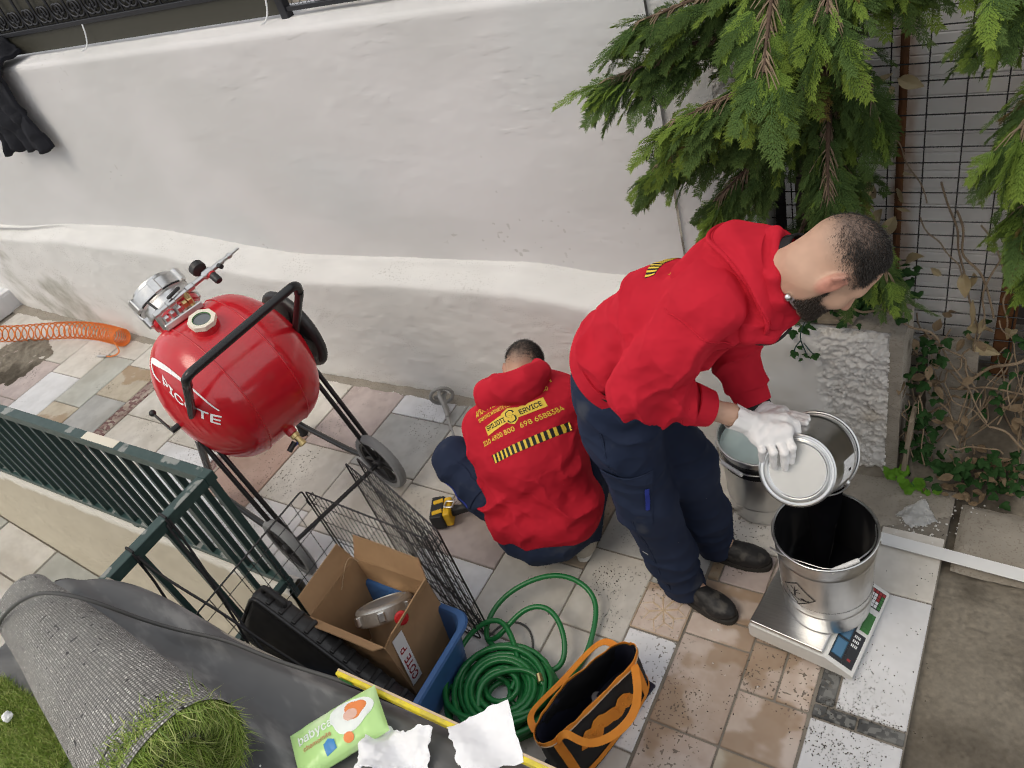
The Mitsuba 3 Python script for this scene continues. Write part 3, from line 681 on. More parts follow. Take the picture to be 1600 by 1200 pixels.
for i in range(26):
    x = -6.32 + i * .145
    if x > -2.72: break
    put(fence + '__bar', tube([(x, FY, 1.975), (x, FY, 2.75)], .0055, 6), 'mat_wrought_iron')
    for s in (-1, 1):
        a = np.linspace(0, 9.6, 44); r = .050 * (1 - a / 9.6 * .80)
        cx, cz = x + s * .052, 1.976 + .056
        P = [(cx + s * r_ * math.cos(t + math.pi), FY, cz + r_ * math.sin(-(t)) ) for t, r_ in zip(a, r)]
        P = [(x + s * .012, FY, 2.62), (x + s * .010, FY, 2.3), (x + s * .004, FY, 2.12)] + P
        put(fence + '__scroll', tube(np.array(P), .0062, 6), 'mat_wrought_iron', True)
put(fence + '__post', slab(-2.70, -2.66, FY - .02, FY + .02, 1.84, 2.9, .003), 'mat_wrought_iron')
# chain link, with added dark boards for the hedge behind, right of the sheet
def link_mesh(x0, x1, z0, z1, y, p=.045, r=.0013):
    out = []
    n = int((x1 - x0 + z1 - z0) / p)
    for i in range(n):
        for s in (1, -1):
            a0 = x0 + i * p - (z1 - z0) * (s > 0); P0, P1 = [a0, z0 if s > 0 else z1], [a0 + (z1 - z0), z1 if s > 0 else z0]
            if s < 0: P0 = [x0 + i * p - (z1 - z0), z1]; P1 = [x0 + i * p, z0]
            l = sg.LineString([P0, P1]).intersection(sg.box(x0, z0, x1, z1))
            if l.is_empty or l.length < .01 or l.geom_type != 'LineString': continue
            (a, b), (c, d) = l.coords[0], l.coords[-1]; out.append(bar((a, y + s * .001, b), (c, y + s * .001, d), r, 4))
    return cat(out)
cl = thing('chain_link_fence', 'black chain-link fence above the wall between sheet fence and pier', 'fence')
put(cl + '__link_mesh', link_mesh(-2.66, -1.10, 1.88, 2.5, FY + .01), 'mat_black_wire'); label(cl + '__link_mesh', kind='stuff')
put(cl + '__rail', slab(-2.66, -1.07, FY - .012, FY + .012, 1.866, 1.884, .002), 'mat_wrought_iron')
hd = thing('hedge_board', 'dark boarding behind the chain-link fence', 'screen')  # added boards standing in for a dark hedge
for i in range(20): put(hd + '__board', slab(-2.66 + i * .08, -2.585 + i * .08, FY + .16 + .004 * (i % 2), FY + .18 + .004 * (i % 2), 1.7, 2.9, .002), 'mat_dark_board')
for i, x in enumerate((-4.06, -2.735)):
    put(fence + '__tie', tube(spline([(x, FY - .02, 1.955), (x + .004, FY - .035, 1.91), (x - .012, FY - .06, 1.858), (x - .02, FY - .085, 1.852)], 12), .004, 6), 'mat_pvc_white', True)
# dark garment hanging over the wall's far end
gm = thing('dark_garment', 'dark jacket hung over the left end of the wall top', 'jacket')
def garment(u, v):
    x = -4.72 - u * .55 + .05 * np.sin(v * 9) * (.3 + u); s = v * .62
    y = np.where(s < .13, 2.42 - s, 2.285 - .03 * np.sin(u * 11 + v * 3) ** 2 - .02); z = np.where(s < .13, 1.885 + .05 * np.sin(u * 6) ** 2, 1.885 - (s - .13))
    P = np.stack([x, y, z], -1); P[..., 1] -= np.abs(nz(P, 7, 3)) * .10; P[..., 2] += nz(P, 9, 5) * .08; return P
put(gm, thick(grid(garment, 40, 40), -.02), 'mat_dark_cloth', True)

# ---------------------------------------------------------------- welded mesh fence and what stands behind it
mf = thing('mesh_fence', 'black welded wire mesh fence behind the conifer', 'fence')
MY = 2.45
out = [bar((-.705 + .1 * k, MY + .003, .30), (-.705 + .1 * k, MY + .003, 2.7), .0022, 5) for k in range(20)]
out += [bar((-.78, MY, .33 + .0517 * k), (1.25, MY, .33 + .0517 * k + .012), .0022, 5) for k in range(46)]
put(mf + '__wire_grid', cat(out), 'mat_black_wire'); label(mf + '__wire_grid', kind='stuff')
put(mf + '__post', slab(-.765, -.735, MY + .008, MY + .04, .1, 2.8, .003), 'mat_wrought_iron')
put(mf + '__post', bar((-.372, MY + .018, .30), (-.372, MY + .018, 2.6), .012, 10), 'mat_rust')
label(mf + '__post_001', 'rusty round post')
put(mf + '__post', slab(-.052, .005, MY + .01, MY + .06, .1, 2.8, .004), 'mat_rust')
label(mf + '__post_002', 'dark rusted square post at the right')
sh = thing('shutter_panel', 'grey slatted panel with a vertical rust stain behind the wire mesh', 'panel')
for i in range(34): put(sh + '__slat', slab(-.515, -.05, 2.535 + .0012 * (i % 3), 2.55, .28 + i * .062, .28 + i * .062 + .0605, .0025), 'mat_shutter')
db = thing('dark_shed', 'dark boarded shed side in the shade behind the fence', 'shed')  # invented boards, put in so the gap behind the fence stays dark
for i in range(15): put(db + '__board', slab(-.80 + i * .14, -.664 + i * .14, 2.75 + .006 * (i % 2), 2.78, -.05, 3.0, .003), 'mat_dark_board')
cb = thing('concrete_footing', 'weathered concrete footing block under the wire mesh', 'block')
def rough_block(x0, x1, y0, y1, z0, z1, amp, seed, n=26):
    m = trimesh.creation.box((x1 - x0, y1 - y0, z1 - z0)); v, f = trimesh.remesh.subdivide_to_size(m.vertices, m.faces, max(x1 - x0, y1 - y0, z1 - z0) / n, max_iter=8)
    me = trimesh.Trimesh(v, f); v = np.array(me.vertices) + A((x0 + x1) / 2, (y0 + y1) / 2, (z0 + z1) / 2); c = v.mean(0)
    d = (v - c) / np.linalg.norm(v - c, axis=1, keepdims=True); v = v + d * (nz(v, 12, seed, 3) * amp + nz(v, 40, seed + 1, 2) * amp * .4)[:, None]
    return TM(v, me.faces)
put(cb, rough_block(-.235, -.085, 2.335, 2.43, .0, .50, .02, 61), 'mat_concrete', 40)
lb = thing('loose_board', 'weathered grey board leaning against the broken plinth end', 'board')
put(lb, tf(bevel_box(.016, .10, .36, .003), eul(.03, .06, 0, (-.262, 2.20, .165))), 'mat_wood_old')
# ---------------------------------------------------------------- low wall, railing, terrace
lw = thing('low_wall', 'low cream rendered wall with a chipped top carrying the green railing', 'wall')
def lowwall(x): return [(.838, -1.7), (.840, -.6), (.838, .12), (.842, .185)] + [(.848, .196), (.905, .198), (.913, .19), (.914, -.02)]
put(lw, sweep_profile(lowwall, -8.0, -2.262, .03, lambda P: nz(P, 2, 71, 2) * .012 + nz(P, 16, 72, 3) * .010 - np.maximum(nz(P, 9, 73, 3) - .14, 0) * .09 * (P[..., 2] > .14), 71, .02), mat('cream_render', lambda p, n, uv: mix(mix(C3(.46, .42, .33), C3(.38, .34, .26), fbm(p.x * 4, p.y * 4, p.z * 5, 4)), C3(.56, .54, .48), smoothstep(.155, .185, p.z + .03 * noise(p.x * 22, p.y * 22, 1.0))), .85, (lambda p, n, uv: fbm(p.x * 40, p.y * 40, p.z * 40, 3), .003)), True)
rl = thing('green_railing', 'dark green steel railing with peeling paint round the stair opening', 'railing')
RX, RY, RZ = -2.27, .866, .868
def sq(p0, p1, w, m, name, b=.002): return put(rl + '__' + name, flatbar(p0, p1, w, w, b=b), m)
sq((-6.9, RY, RZ - .02), (RX + .02, RY, RZ - .02), .042, 'mat_green_paint', 'top_rail')
sq((RX, RY - .0215, RZ - .0205), (RX, .10, RZ - .0205), .042, 'mat_green_paint', 'top_rail')
put(rl + '__peeled_patch', slab(-3.02, -2.80, RY - .0175, RY + .0195, RZ + .001, RZ + .0024, .0005), 'mat_bare_paint')
sq((-6.9, RY, .232), (RX + .02, RY, .232), .030, 'mat_green_paint', 'bottom_rail')
sq((RX, RY - .0155, .2325), (RX, .10, .2325), .030, 'mat_green_paint', 'bottom_rail')
sq((RX, RY, -.0), (RX, RY, RZ - .042), .028, 'mat_green_paint', 'corner_post')
for i in range(38):
    x = RX - .105 - i * .112
    put(rl + '__bar', flatbar((x, RY, .2475), (x, RY, RZ - .0415), .020, .024, b=.001), 'mat_green_paint')
for i in range(6):
    y = RY - .105 - i * .112
    put(rl + '__bar', flatbar((RX, y, .248), (RX, y, RZ - .042), .024, .020, b=.001), 'mat_green_paint')
for x in (-3.3, -4.6, -5.9): put(rl + '__foot', slab(x - .02, x + .02, RY - .012, RY + .012, .18, .2165, .002), 'mat_green_paint')

tr = thing('terrace', 'raised terrace under the photographer with a grey rubber-covered edge', 'terrace')
put(tr, slab(-2.26, 3.0, -3.0, .425, -.2, .872, .004), 'mat_concrete')
gmat = thing('rubber_mat', 'grey dusty rubber sheet draped over the terrace edge', 'mat')
def matsheet(u, v):
    x = -2.36 + u * 3.2; s = v * 1.45
    ey = .440 - .075 * np.exp(-((x + 2.36) / .10)) + .012 * np.sin(x * 5.0)
    r = .045; flat = 1.0; arcL = r * math.pi / 2
    a = np.clip((s - flat) / r, 0, math.pi / 2)
    y = np.where(s < flat, ey - r - (flat - s), ey - r + r * np.sin(a)); z = np.where(s < flat, .893, .893 - r + r * np.cos(a)) - np.maximum(s - flat - arcL, 0)
    y = y + np.maximum(s - flat - arcL, 0) * .12
    P = np.stack([x, y, z], -1)
    f = (nz(P * A(1, 5, 3), 1.6, 81, 3) * .030 + nz(P, 6, 82, 3) * .010) * np.clip(s / flat, .1, 1)
    ridge = .030 * np.exp(-((y - (.30 - .10 * (x + 2.0))) / .035) ** 2) * np.clip((-1.05 - x) / .3, 0, 1)
    fold = .016 * np.exp(-((y - (.16 + .12 * np.sin(x * 3.0))) / .022) ** 2) + .012 * np.exp(-((y - .38 - .05 * np.sin(x * 4.3 + 1)) / .014) ** 2)
    P[..., 2] += np.where(s < flat + .02, np.abs(f) + ridge + fold, 0); P[..., 1] += np.where(s >= flat, f * .6, 0)
    return P
put(gmat, thick(grid(matsheet, 190, 100), .004), 'mat_grey_mat', True)
label('paint_flakes', 'white flakes scattered on the grey rubber sheet', kind='stuff')
g = rnd(91); fl = []
for _ in range(46):
    x, y = g.uniform(-1.3, -.6), g.uniform(.0, .40); r = g.uniform(.0012, .0036)
    m = trimesh.creation.icosphere(0); m.vertices = m.vertices * g.uniform(.6, 1.4, (12, 3)) * r * A(1, 1, .5) + A(x, y, .906 + .010 * g.random()); fl.append(m)
put('paint_flakes', cat(fl), 'mat_flake')
# rolled artificial turf
tf_key = thing('turf_roll', 'rolled sheet of artificial grass with grey woven backing on the terrace', 'artificial grass')
RC = A(.065, 1.084); X0, X1 = -2.25, -1.315
def spir(t, off=0.0):
    """t in turns from the bottom outward point inwards."""
    r = .188 - .078 * np.minimum(t, 9) - off; a = -math.pi / 2 + 2 * math.pi * t
    wob = 1 + .05 * np.sin(a * 2 + .6) + .02 * np.sin(a * 3)
    return RC[0] + r * np.cos(a) * wob, RC[1] + r * np.sin(a) * wob
NT = 1.72
def rollsheet(u, v):
    t = v * NT; y, z = spir(t); x = X0 + (X1 - X0) * u + .05 * (t - .5) * (1 - u) + .02 * np.sin(t * 5) * u
    k = 1 - .42 * (1 - u); y = RC[0] + (y - RC[0]) * k + .15 * (1 - u); z = .896 + (z - .896) * k
    P = np.stack([x, y, z], -1); P[..., 1:] += nz(P, 5, 83, 2)[..., None] * .012; return P
rs = grid(rollsheet, 60, 150); uvr = np.stack(np.meshgrid(np.linspace(0, .9, 60), np.linspace(0, 1.55, 150), indexing='ij'), -1).reshape(-1, 2)
put(tf_key + '__backing', TM(rs.vertices, rs.faces), 'mat_turf_backing', True, uv=uvr)
def inner_fn(u, v):
    y, z = spir(v * NT, .006); k = 1 - .42 * (1 - u); return np.stack([(X0 + .004) + (X1 - X0 - .006) * u + .05 * (v * NT - .5) * (1 - u) + .02 * np.sin(v * NT * 5) * u, RC[0] + (y - RC[0]) * k + .15 * (1 - u), .896 + (z - .896) * k], -1)
inner = grid(inner_fn, 50, 130)
put(tf_key + '__pile_base', inner, 'mat_turf_base', True)
def blades(base, nrm, n, L, w, seed, lean=.55):
    g = rnd(seed); d = unit(np.ones(3)); out = []
    D = nrm + g.normal(size=(n, 3)) * lean; D /= np.linalg.norm(D, axis=1, keepdims=True)
    S = np.cross(D, g.normal(size=(n, 3))); S /= np.linalg.norm(S, axis=1, keepdims=True)
    l = g.uniform(.6, 1.15, (n, 1)) * L; bend = g.normal(size=(n, 3)) * .30 * l
    p0, p1, p2 = base, base + D * l * .55 + bend * .2, base + D * l + bend
    V = np.stack([p0 - S * w, p0 + S * w, p1 + S * w * .8, p1 - S * w * .8, p2], 1).reshape(-1, 3); k = np.arange(n)[:, None] * 5
    return TM(V, np.vstack([k + [0, 1, 2], k + [0, 2, 3], k + [3, 2, 4]]))
def end_blades(n, seed):
    g = rnd(seed); t = g.uniform(.02, NT, n) ** 1.0; x = X1 - np.abs(g.normal(size=n)) * .035 + .02 * np.sin(t * 5)
    y, z = spir(t, .005); y2, z2 = spir(t, .03); N = np.stack([np.full(n, .55) * (g.random(n) > .3), y2 - y, z2 - z], 1); N[:, 1:] *= 40
    N /= np.linalg.norm(N, axis=1, keepdims=True); return np.stack([x, y, z], 1), N
for i in range(4):
    b, N = end_blades(5200 if i < 3 else 2200, 100 + i)
    put(tf_key + '__grass_pile', blades(b, N, len(b), .058, .0011, 110 + i, .42), f'mat_turf_{i}'); label(tf_key + ('__grass_pile' if i == 0 else f'__grass_pile_{i:03d}'), kind='stuff')
# core of the roll: the last loose inner layers
def core(n, seed):
    g = rnd(seed); a = g.uniform(0, 2 * np.pi, n); r = .052 * np.sqrt(g.random(n)); b = np.stack([X1 - .025 - np.abs(g.normal(size=n)) * .03, RC[0] + r * np.cos(a), RC[1] + r * np.sin(a)], 1)
    N = np.stack([np.full(n, .8), -np.sin(a) + .3 * np.cos(a), np.cos(a) + .3 * np.sin(a)], 1); return b, N / np.linalg.norm(N, axis=1, keepdims=True)
for i in range(3):
    b, N = core(1100, 120 + i); k = put(tf_key + '__core_pile', blades(b, N, len(b), .045, .0011, 130 + i, .5), f'mat_turf_{i}'); label(k, kind='stuff')
b0 = np.array(trimesh.creation.cylinder(.06, X1 - X0 - .12, sections=24).vertices)
put(tf_key + '__core', tf(trimesh.creation.cylinder(.055, X1 - X0 - .12, sections=24), frame((( X0 + X1) / 2 + .1, RC[0] + .05, RC[1] - .03), z=(1, -.15, .07))), 'mat_turf_base', 40)
# the part still lying flat
put(tf_key + '__flat_sheet', slab(X0 + .02, X1 - .02, -1.3, RC[0] - .01, .897, .903, .001), 'mat_turf_base')
g = rnd(140)
for i in range(3):
    n = 5200; b = np.stack([g.uniform(X0, -1.80, n), g.uniform(-.16, .055, n), np.full(n, .902)], 1)
    k = put(tf_key + '__flat_pile', blades(b, np.tile([0, 0, 1.0], (n, 1)), n, .024, .0011, 150 + i, .8), f'mat_turf_{i}'); label(k, kind='stuff')
pb = thing('tan_pebble', 'tan pebble lying on the green turf at the left edge', 'pebble'); put(pb, mv(tf(trimesh.creation.icosphere(2, .012), np.diag([1, .8, .7, 1])), -2.185, .005, .935), 'mat_ivory_nut', True)
wl = thing('paper_scrap', 'crumpled white scrap on the green turf below the pebble', 'scrap'); m = trimesh.creation.icosphere(2, .014); m.vertices *= (1 + nz(m.vertices, 90, 7) * .9)[:, None]; put(wl, mv(m, -2.06, -.008, .935), 'mat_paper_white', 25)
# things lying on the rubber sheet
lv = thing('yellow_level', 'long yellow spirit level lying along the edge of the grey sheet', 'spirit level')
put(lv + '__body', slab(-1.245, -.45, .430, .4455, .912, .934, .002), 'mat_yellow_level')
put(lv + '__top_strip', slab(-1.244, -.45, .4395, .4450, .9342, .9355, .0005), 'mat_card_edge')
for x in (-1.21, -.86): put(lv + '__vial', slab(x - .02, x + .02, .4265, .4275, .918, .931, .0005), 'mat_key_green')
wp = thing('wipes_packet', 'green and white packet of baby wipes lying on the grey rubber sheet', 'packet')
WF = eul(.12, -.10, math.radians(52), (-1.135, .318, .938))
def pillow(u, v, s=1):
    x, y = (u - .5) * .22, (v - .5) * .115; e = np.clip(1 - (2 * np.abs(u - .5)) ** 3, 0, 1) * np.clip(1 - (2 * np.abs(v - .5)) ** 4, 0, 1)
    P = np.stack([x, y, s * .026 * e ** .6], -1); P[..., 2] += nz(P, 28, 5, 3) * .008 * e + nz(P * A(4, 1, 1), 20, 6) * .004; return P
top = grid(pillow, 60, 36); bot = grid(lambda u, v: pillow(u, v, -1), 60, 36); bot.invert()
put(wp + '__pouch', tf(cat([top, bot]), WF), 'mat_wipes_green', True)
def on_pillow(m, lift=.0012):
    def fn(x, y, z): P = pillow(x / .22 + .5, y / .115 + .5); P[:, 2] += lift + z; return P
    return tf(drape(m, fn, .008), WF)
def blob(cx, cy, rx, ry, n=28, wob=.0, seed=1):
    a = np.linspace(0, 2 * np.pi, n, endpoint=False); r = 1 + wob * np.sin(a * 3 + seed)
    return sg.Polygon(np.stack([cx + rx * r * np.cos(a), cy + ry * r * np.sin(a)], 1))
put(wp + '__white_swoosh', on_pillow(prism(blob(.045, .012, .050, .036, wob=.12), .0003)), 'mat_wipes_white')
put(wp + '__picture', on_pillow(prism(blob(.058, .018, .024, .020, wob=.15), .0003), .0018), 'mat_wipes_orange')
put(wp + '__picture', on_pillow(prism(blob(.046, .010, .016, .013), .0003), .0024), 'mat_wipes_skin')
put(wp + '__picture', on_pillow(prism(blob(.028, -.034, .012, .011), .0003), .0018), 'mat_wipes_orange')
put(wp + '__lettering', on_pillow(mv(text('babycare', .019, .0004), -.088, .012, 0), .002), 'mat_wipes_white')
put(wp + '__lettering', on_pillow(mv(text('chamomile', .010, .0004), -.078, -.008, 0), .002), 'mat_wipes_tan')
put(wp + '__badge', on_pillow(prism([(-.030, -.045), (-.004, -.040), (-.004, -.020), (-.017, -.012), (-.030, -.020)], .0003), .0018), 'mat_wipes_blue')
for key, lab, c, sx, sy, a, sd in (('tissue', 'crumpled white tissue beside the wipes packet', (-.985, .335, .935), .115, .085, .3, 3), ('tissue', 'torn white paper sheet hanging over the yellow level', (-.80, .432, .955), .10, .105, .75, 9)):
    k = thing(key, lab, 'tissue')
    def ts(u, v):
        P = np.stack([(u - .5) * sx * 1.3, (v - .5) * sy * 1.2, u * 0], -1)
        amp = .075 if sd == 3 else .014
        P[..., 2] = nz(P, 22, sd, 4) * amp + .012 * np.sin(u * 5 + v * 3); e = nz(P, 45, sd + 1, 2)
        q_ = 1.0 if sd == 3 else .35 + 1.2 * (u < .3); P[..., 0] += e * .02 * q_ * (np.abs(u - .5) * 2) ** 2; P[..., 1] += np.roll(e, 3) * .03 * q_ * (np.abs(v - .5) * 2) ** 4; return P
    put(k, tf(thick(grid(ts, 44, 44), .0006), eul(.05, .12, a, c)), 'mat_paper_white', 40 if sd == 3 else True)
# cables and wire ties
cb1 = thing('cable', 'grey cable lying over the turf roll and along the rubber sheet', 'cable')
put(cb1, tube(spline([(-2.20, .10, 1.03), (-2.16, .15, 1.09), (-2.08, .20, 1.145), (-1.98, .245, 1.175), (-1.90, .285, 1.13), (-1.84, .325, 1.02), (-1.76, .365, .935), (-1.62, .392, .925), (-1.45, .405, .915), (-1.2, .435, .9), (-1.05, .47, .80), (-1.0, .5, .55)], 110), .0052, 8), 'mat_cable_grey', True)
for i, (lab, P) in enumerate((('thin black cable tied to the railing, falling to the floor behind it', [(RX + .024, .67, .862), (RX + .03, .665, .80), (-2.20, .64, .66), (-2.12, .60, .52), (-2.02, .56, .40), (-1.93, .53, .25), (-1.9, .52, .02)]),
                                ('black cable looped round the railing near its corner, slanting down to the right', [(RX + .022, .655, .85), (-2.22, .64, .74), (-2.17, .615, .60), (-2.14, .59, .45), (-2.12, .56, .30), (-2.1, .55, .012)]),
                                ('black cable looped round the railing close to the terrace, slanting down to the wire panels', [(RX + .022, .525, .85), (-2.2, .525, .78), (-2.0, .53, .66), (-1.85, .53, .56), (-1.65, .54, .40), (-1.52, .55, .2)]),
                                ('short black cable hanging below the railing', [(RX - .01, .525, .82), (RX + .004, .515, .72), (RX + .012, .50, .62), (RX + .03, .49, .50), (RX + .05, .49, .40)]))):
    k = thing('black_cable', lab, 'cable', None)
    put(k, tube(spline(P, 50), .0045, 7), 'mat_dark_rubber', True)
for y in (.667, .523):
    k = thing('wire_tie', 'dark wire wound round the railing rail ' + ('nearer its corner' if y > .6 else 'nearer the terrace'), 'wire')
    q = .0245; put(k, tube(fillet([(RX + q, y, RZ - .02 + q), (RX - q, y + .006, RZ - .02 + q), (RX - q, y, RZ - .02 - q), (RX + q, y - .006, RZ - .02 - q), (RX + q, y - .004, RZ - .02 + q - .004)], .008), .0042, 7), 'mat_dark_rubber', True)
# ---------------------------------------------------------------- the red pressure drum on its cart
ct = thing('drum_cart', 'black two-wheeled tube cart carrying the red pressure drum', 'cart')
AX = unit((.2, .98, 0)); EX = A(AX[1], -AX[0], 0); C0 = A(-2.67, 1.37, .80); RD = .312
def pc(u, w, z): return A(C0[0], C0[1], 0) + EX * u + AX * w + A(0, 0, z)
RAIL = .0165
for s, w in ((-1, -.262), (1, .262)):
    top = (.392 if s < 0 else .372)
    put(ct + '__side_frame', tube(fillet([pc(top, w, 1.14), pc(.03, w, .75), pc(-.49, w, .08)], .05), RAIL, 12), 'mat_black_steel', True)
    for dw in (0, .030 * s):
        put(ct + '__stay', tube(fillet([pc(.035, w + dw - .012 * s, .745), pc(.27, w + dw - .012 * s, .155)], .05), .0105, 10), 'mat_black_steel', True)
    put(ct + '__foot_bar', tube(fillet([pc(-.50, w, .10), pc(-.40, w, .085), pc(.05, w, .10), pc(.26, w, .165)], .12, 9), .0145, 12, flat=.8), 'mat_black_steel', True)
    put(ct + '__rubber_foot', tf(lathe([(0, 0), (.022, 0), (.024, .01), (.016, .05), (.014, .09), (0, .09)], 20), frame(pc(-.47, w, .001), z=(0, 0, 1))), 'mat_dark_rubber', 40)
    put(ct + '__bearing_loop', tube(np.array([pc(-.04 + .085 * math.copysign(abs(math.cos(a)) ** .8, math.cos(a)), w * .93, .80 + .030 * math.sin(a) - .5 * .085 * math.cos(a) * .9) for a in np.linspace(0, 2 * np.pi, 40, endpoint=False)]), .009, 8, closed=True), 'mat_black_steel', True)
    put(ct + '__bearing', bar(pc(.0, w * .55, .79), pc(.0, w * 1.03, .79), .022, 18), 'mat_black_steel', 40)
put(ct + '__handle', tube(fillet([pc(.36, -.262, 1.10), pc(.405, -.262, 1.155), pc(.392, .262, 1.185), pc(.352, .262, 1.115)], .07, 9), RAIL + .0008, 12), 'mat_black_steel', True)
put(ct + '__axle', bar(pc(.272, -.25, .152), pc(.272, .25, .152), .010, 12), 'mat_black_steel', 40)
for k, wv in enumerate((-.285, .262)):
    key = ct + ('__wheel' if k == 0 else '__wheel_001')
    c = pc(.272, wv, .152); F = frame(c, z=AX, x=(0, 0, 1)); r = .152
    ty = lathe([(r - .030, -.019), (r - .010, -.021), (r - .003, -.014), (r, -.006), (r, .006), (r - .003, .014), (r - .010, .021), (r - .030, .019), (r - .030, -.019)], 56)
    put(key, tf(ty, F), 'mat_grey_tyre', 50)
    put(key + '__rim', tf(lathe([(r - .030, -.015), (r - .030, .015), (r - .044, .014), (r - .046, 0), (r - .044, -.014), (r - .030, -.015)], 48), F), 'mat_black_plastic', 40)
    put(key + '__hub', tf(lathe([(0, -.028), (.020, -.028), (.026, -.02), (.026, .02), (.020, .028), (0, .028)], 24), F), 'mat_black_plastic', 40)
    for q in range(5):
        a = q * 2 * math.pi / 5 + .3; d = A(math.cos(a), math.sin(a), 0); n = A(-d[1], d[0], 0)
        put(key + '__spoke', tf(cat([flatbar(d * .022 + n * e, d * (r - .043) + n * e * 1.6, .007, .018, up=(0, 0, 1)) for e in (-.010, .010)]), F), 'mat_black_plastic')
# drum: axis across the cart, two domed heads, welded seams
dk = thing('pressure_drum', 'glossy red round pressure drum with white lettering, hung in the black cart', 'drum')
DF = frame(C0, z=AX, x=EX)                      # local z along the axis, x along EX, y = z x x
HW, DP = .10, .20
def dome(n=30):
    """profile (r, z) of the drum: a short cylinder between two elliptical heads."""
    out = [(RD * math.sin(t), -HW - DP * math.cos(t)) for t in np.linspace(0, math.pi / 2, n)]
    return out + [(RD, z) for z in np.linspace(-HW + .004, HW - .004, 7)] + [(r, -z) for r, z in out[::-1]]
PROF = dome()
put(dk + '__shell', tf(lathe(PROF, 128), DF), 'mat_red_tank', True)
for s in (-1, 1):
    put(dk + '__weld', tf(tube(np.array([((RD + .0005) * math.cos(a), (RD + .0005) * math.sin(a), s * HW) for a in np.linspace(0, 2 * np.pi, 120, endpoint=False)]), .0032, 6, closed=True), DF), 'mat_red_tank', True)
def radial(ang, w=0.0, r=RD):
    """point and outward direction on the drum; ang from +EX towards up."""
    d = EX * math.cos(ang) + A(0, 0, 1) * math.sin(ang); return C0 + d * r + AX * w, d
def wide(m, w):
    b = m.bounds; m.vertices[:, 0] = (m.vertices[:, 0] - (b[0][0] + b[1][0]) / 2) * w / (b[1][0] - b[0][0]); m.vertices[:, 1] -= .028; return m
# lettering on the head that faces the terrace: laid on a bent patch of the dome
def head_point(X, Y, lift): 
    h = HW + DP * np.sqrt(np.clip(1 - (X * X + Y * Y) / RD ** 2, 0, 1)); n = np.stack([X / RD ** 2, Y / RD ** 2, (h - HW) / DP ** 2], 1); n /= np.linalg.norm(n, axis=1, keepdims=True)
    q = np.stack([X, Y, h], 1) + n * np.asarray(lift)[:, None]; return C0 + q[:, :1] * EX + q[:, 1:2] * A(0, 0, 1) - q[:, 2:] * AX
BL, BR, TL, TR = A(.033, .186), A(.247, .022), A(.029, .219), A(.262, .059)
def on_patch(m):
    lo, hi = m.bounds[0], m.bounds[1]
    def fn(x, y, z):
        s_, t_ = ((x - lo[0]) / (hi[0] - lo[0]))[:, None], ((y - lo[1]) / (hi[1] - lo[1]))[:, None]
        q = (BL * (1 - s_) + BR * s_) * (1 - t_) + (TL * (1 - s_) + TR * s_) * t_; return head_point(q[:, 0], q[:, 1], .0012 + z)
    return drape(m, fn, .016)
put(dk + '__lettering', on_patch(text('PICOTE', .05, .0006)), 'mat_white_print'); label(dk + '__lettering', 'white capital letters')
sw = spline([(*p, 0) for p in ((.012, .187), (-.036, .197), (-.074, .215), (-.084, .231), (-.044, .243), (.062, .239), (.180, .180), (.259, .082))], 60)[:, :2]
sw_w = np.interp(np.linspace(0, 1, 60), [0, .25, .42, .55, .75, 1], [.0015, .0075, .010, .008, .0035, .0018]); sd_ = np.gradient(sw, axis=0); sd_ = np.stack([-sd_[:, 1], sd_[:, 0]], 1) / np.linalg.norm(sd_, axis=1, keepdims=True)
put(dk + '__emblem_stroke', drape(prism(sg.Polygon(np.vstack([sw + sd_ * sw_w[:, None], (sw - sd_ * sw_w[:, None])[::-1]])).buffer(0), .0005), lambda x, y, z: head_point(x, y, .0012 + z), .03), 'mat_white_print')
# outlet neck with its cast coupling and cap
p, d = radial(math.radians(131)); NF = frame(p - d * .012, z=d, x=AX) @ np.diag([1.16, 1.16, 1.2, 1])
put(dk + '__neck', tf(lathe([(.086, 0), (.086, .035), (.094, .037), (.094, .055), (.080, .056)], 48), NF), 'mat_red_tank', 40)
put(dk + '__coupling', tf(lathe([(.075, .056), (.098, .057), (.100, .062), (.100, .072), (.090, .075), (.088, .100), (.093, .103), (.0975, .106)], 48), NF), 'mat_cast_alu', 35)
put(dk + '__seal_ring', tf(lathe([(.094, .1055), (.0985, .107), (.0985, .110), (.094, .1115)], 48), NF), 'mat_dark_rubber', 40)
cap = dk + '__outlet_cap'
put(cap, tf(lathe([(.094, .1115), (.099, .112), (.101, .118), (.101, .150), (.095, .156), (.078, .158), (.074, .172), (.060, .176), (.054, .170), (.050, .160), (0, .160)], 56), NF), 'mat_cast_alu', 35)
for k in range(6):
    a = k * math.pi / 3 + .35; put(cap + '__lug', tf(bevel_box(.020, .030, .050, .004), NF @ frame((.103 * math.cos(a), .103 * math.sin(a), .130), z=(0, 0, 1), x=(math.cos(a), math.sin(a), 0))), 'mat_cast_alu')
for k in range(4):
    a = k * math.pi / 2 + .15; put(dk + '__clamp_bolt', tf(bevel_box(.018, .022, .040, .003), NF @ frame((.100 * math.cos(a), .100 * math.sin(a), .067), z=(0, 0, 1), x=(math.cos(a), math.sin(a), 0))), 'mat_steel')
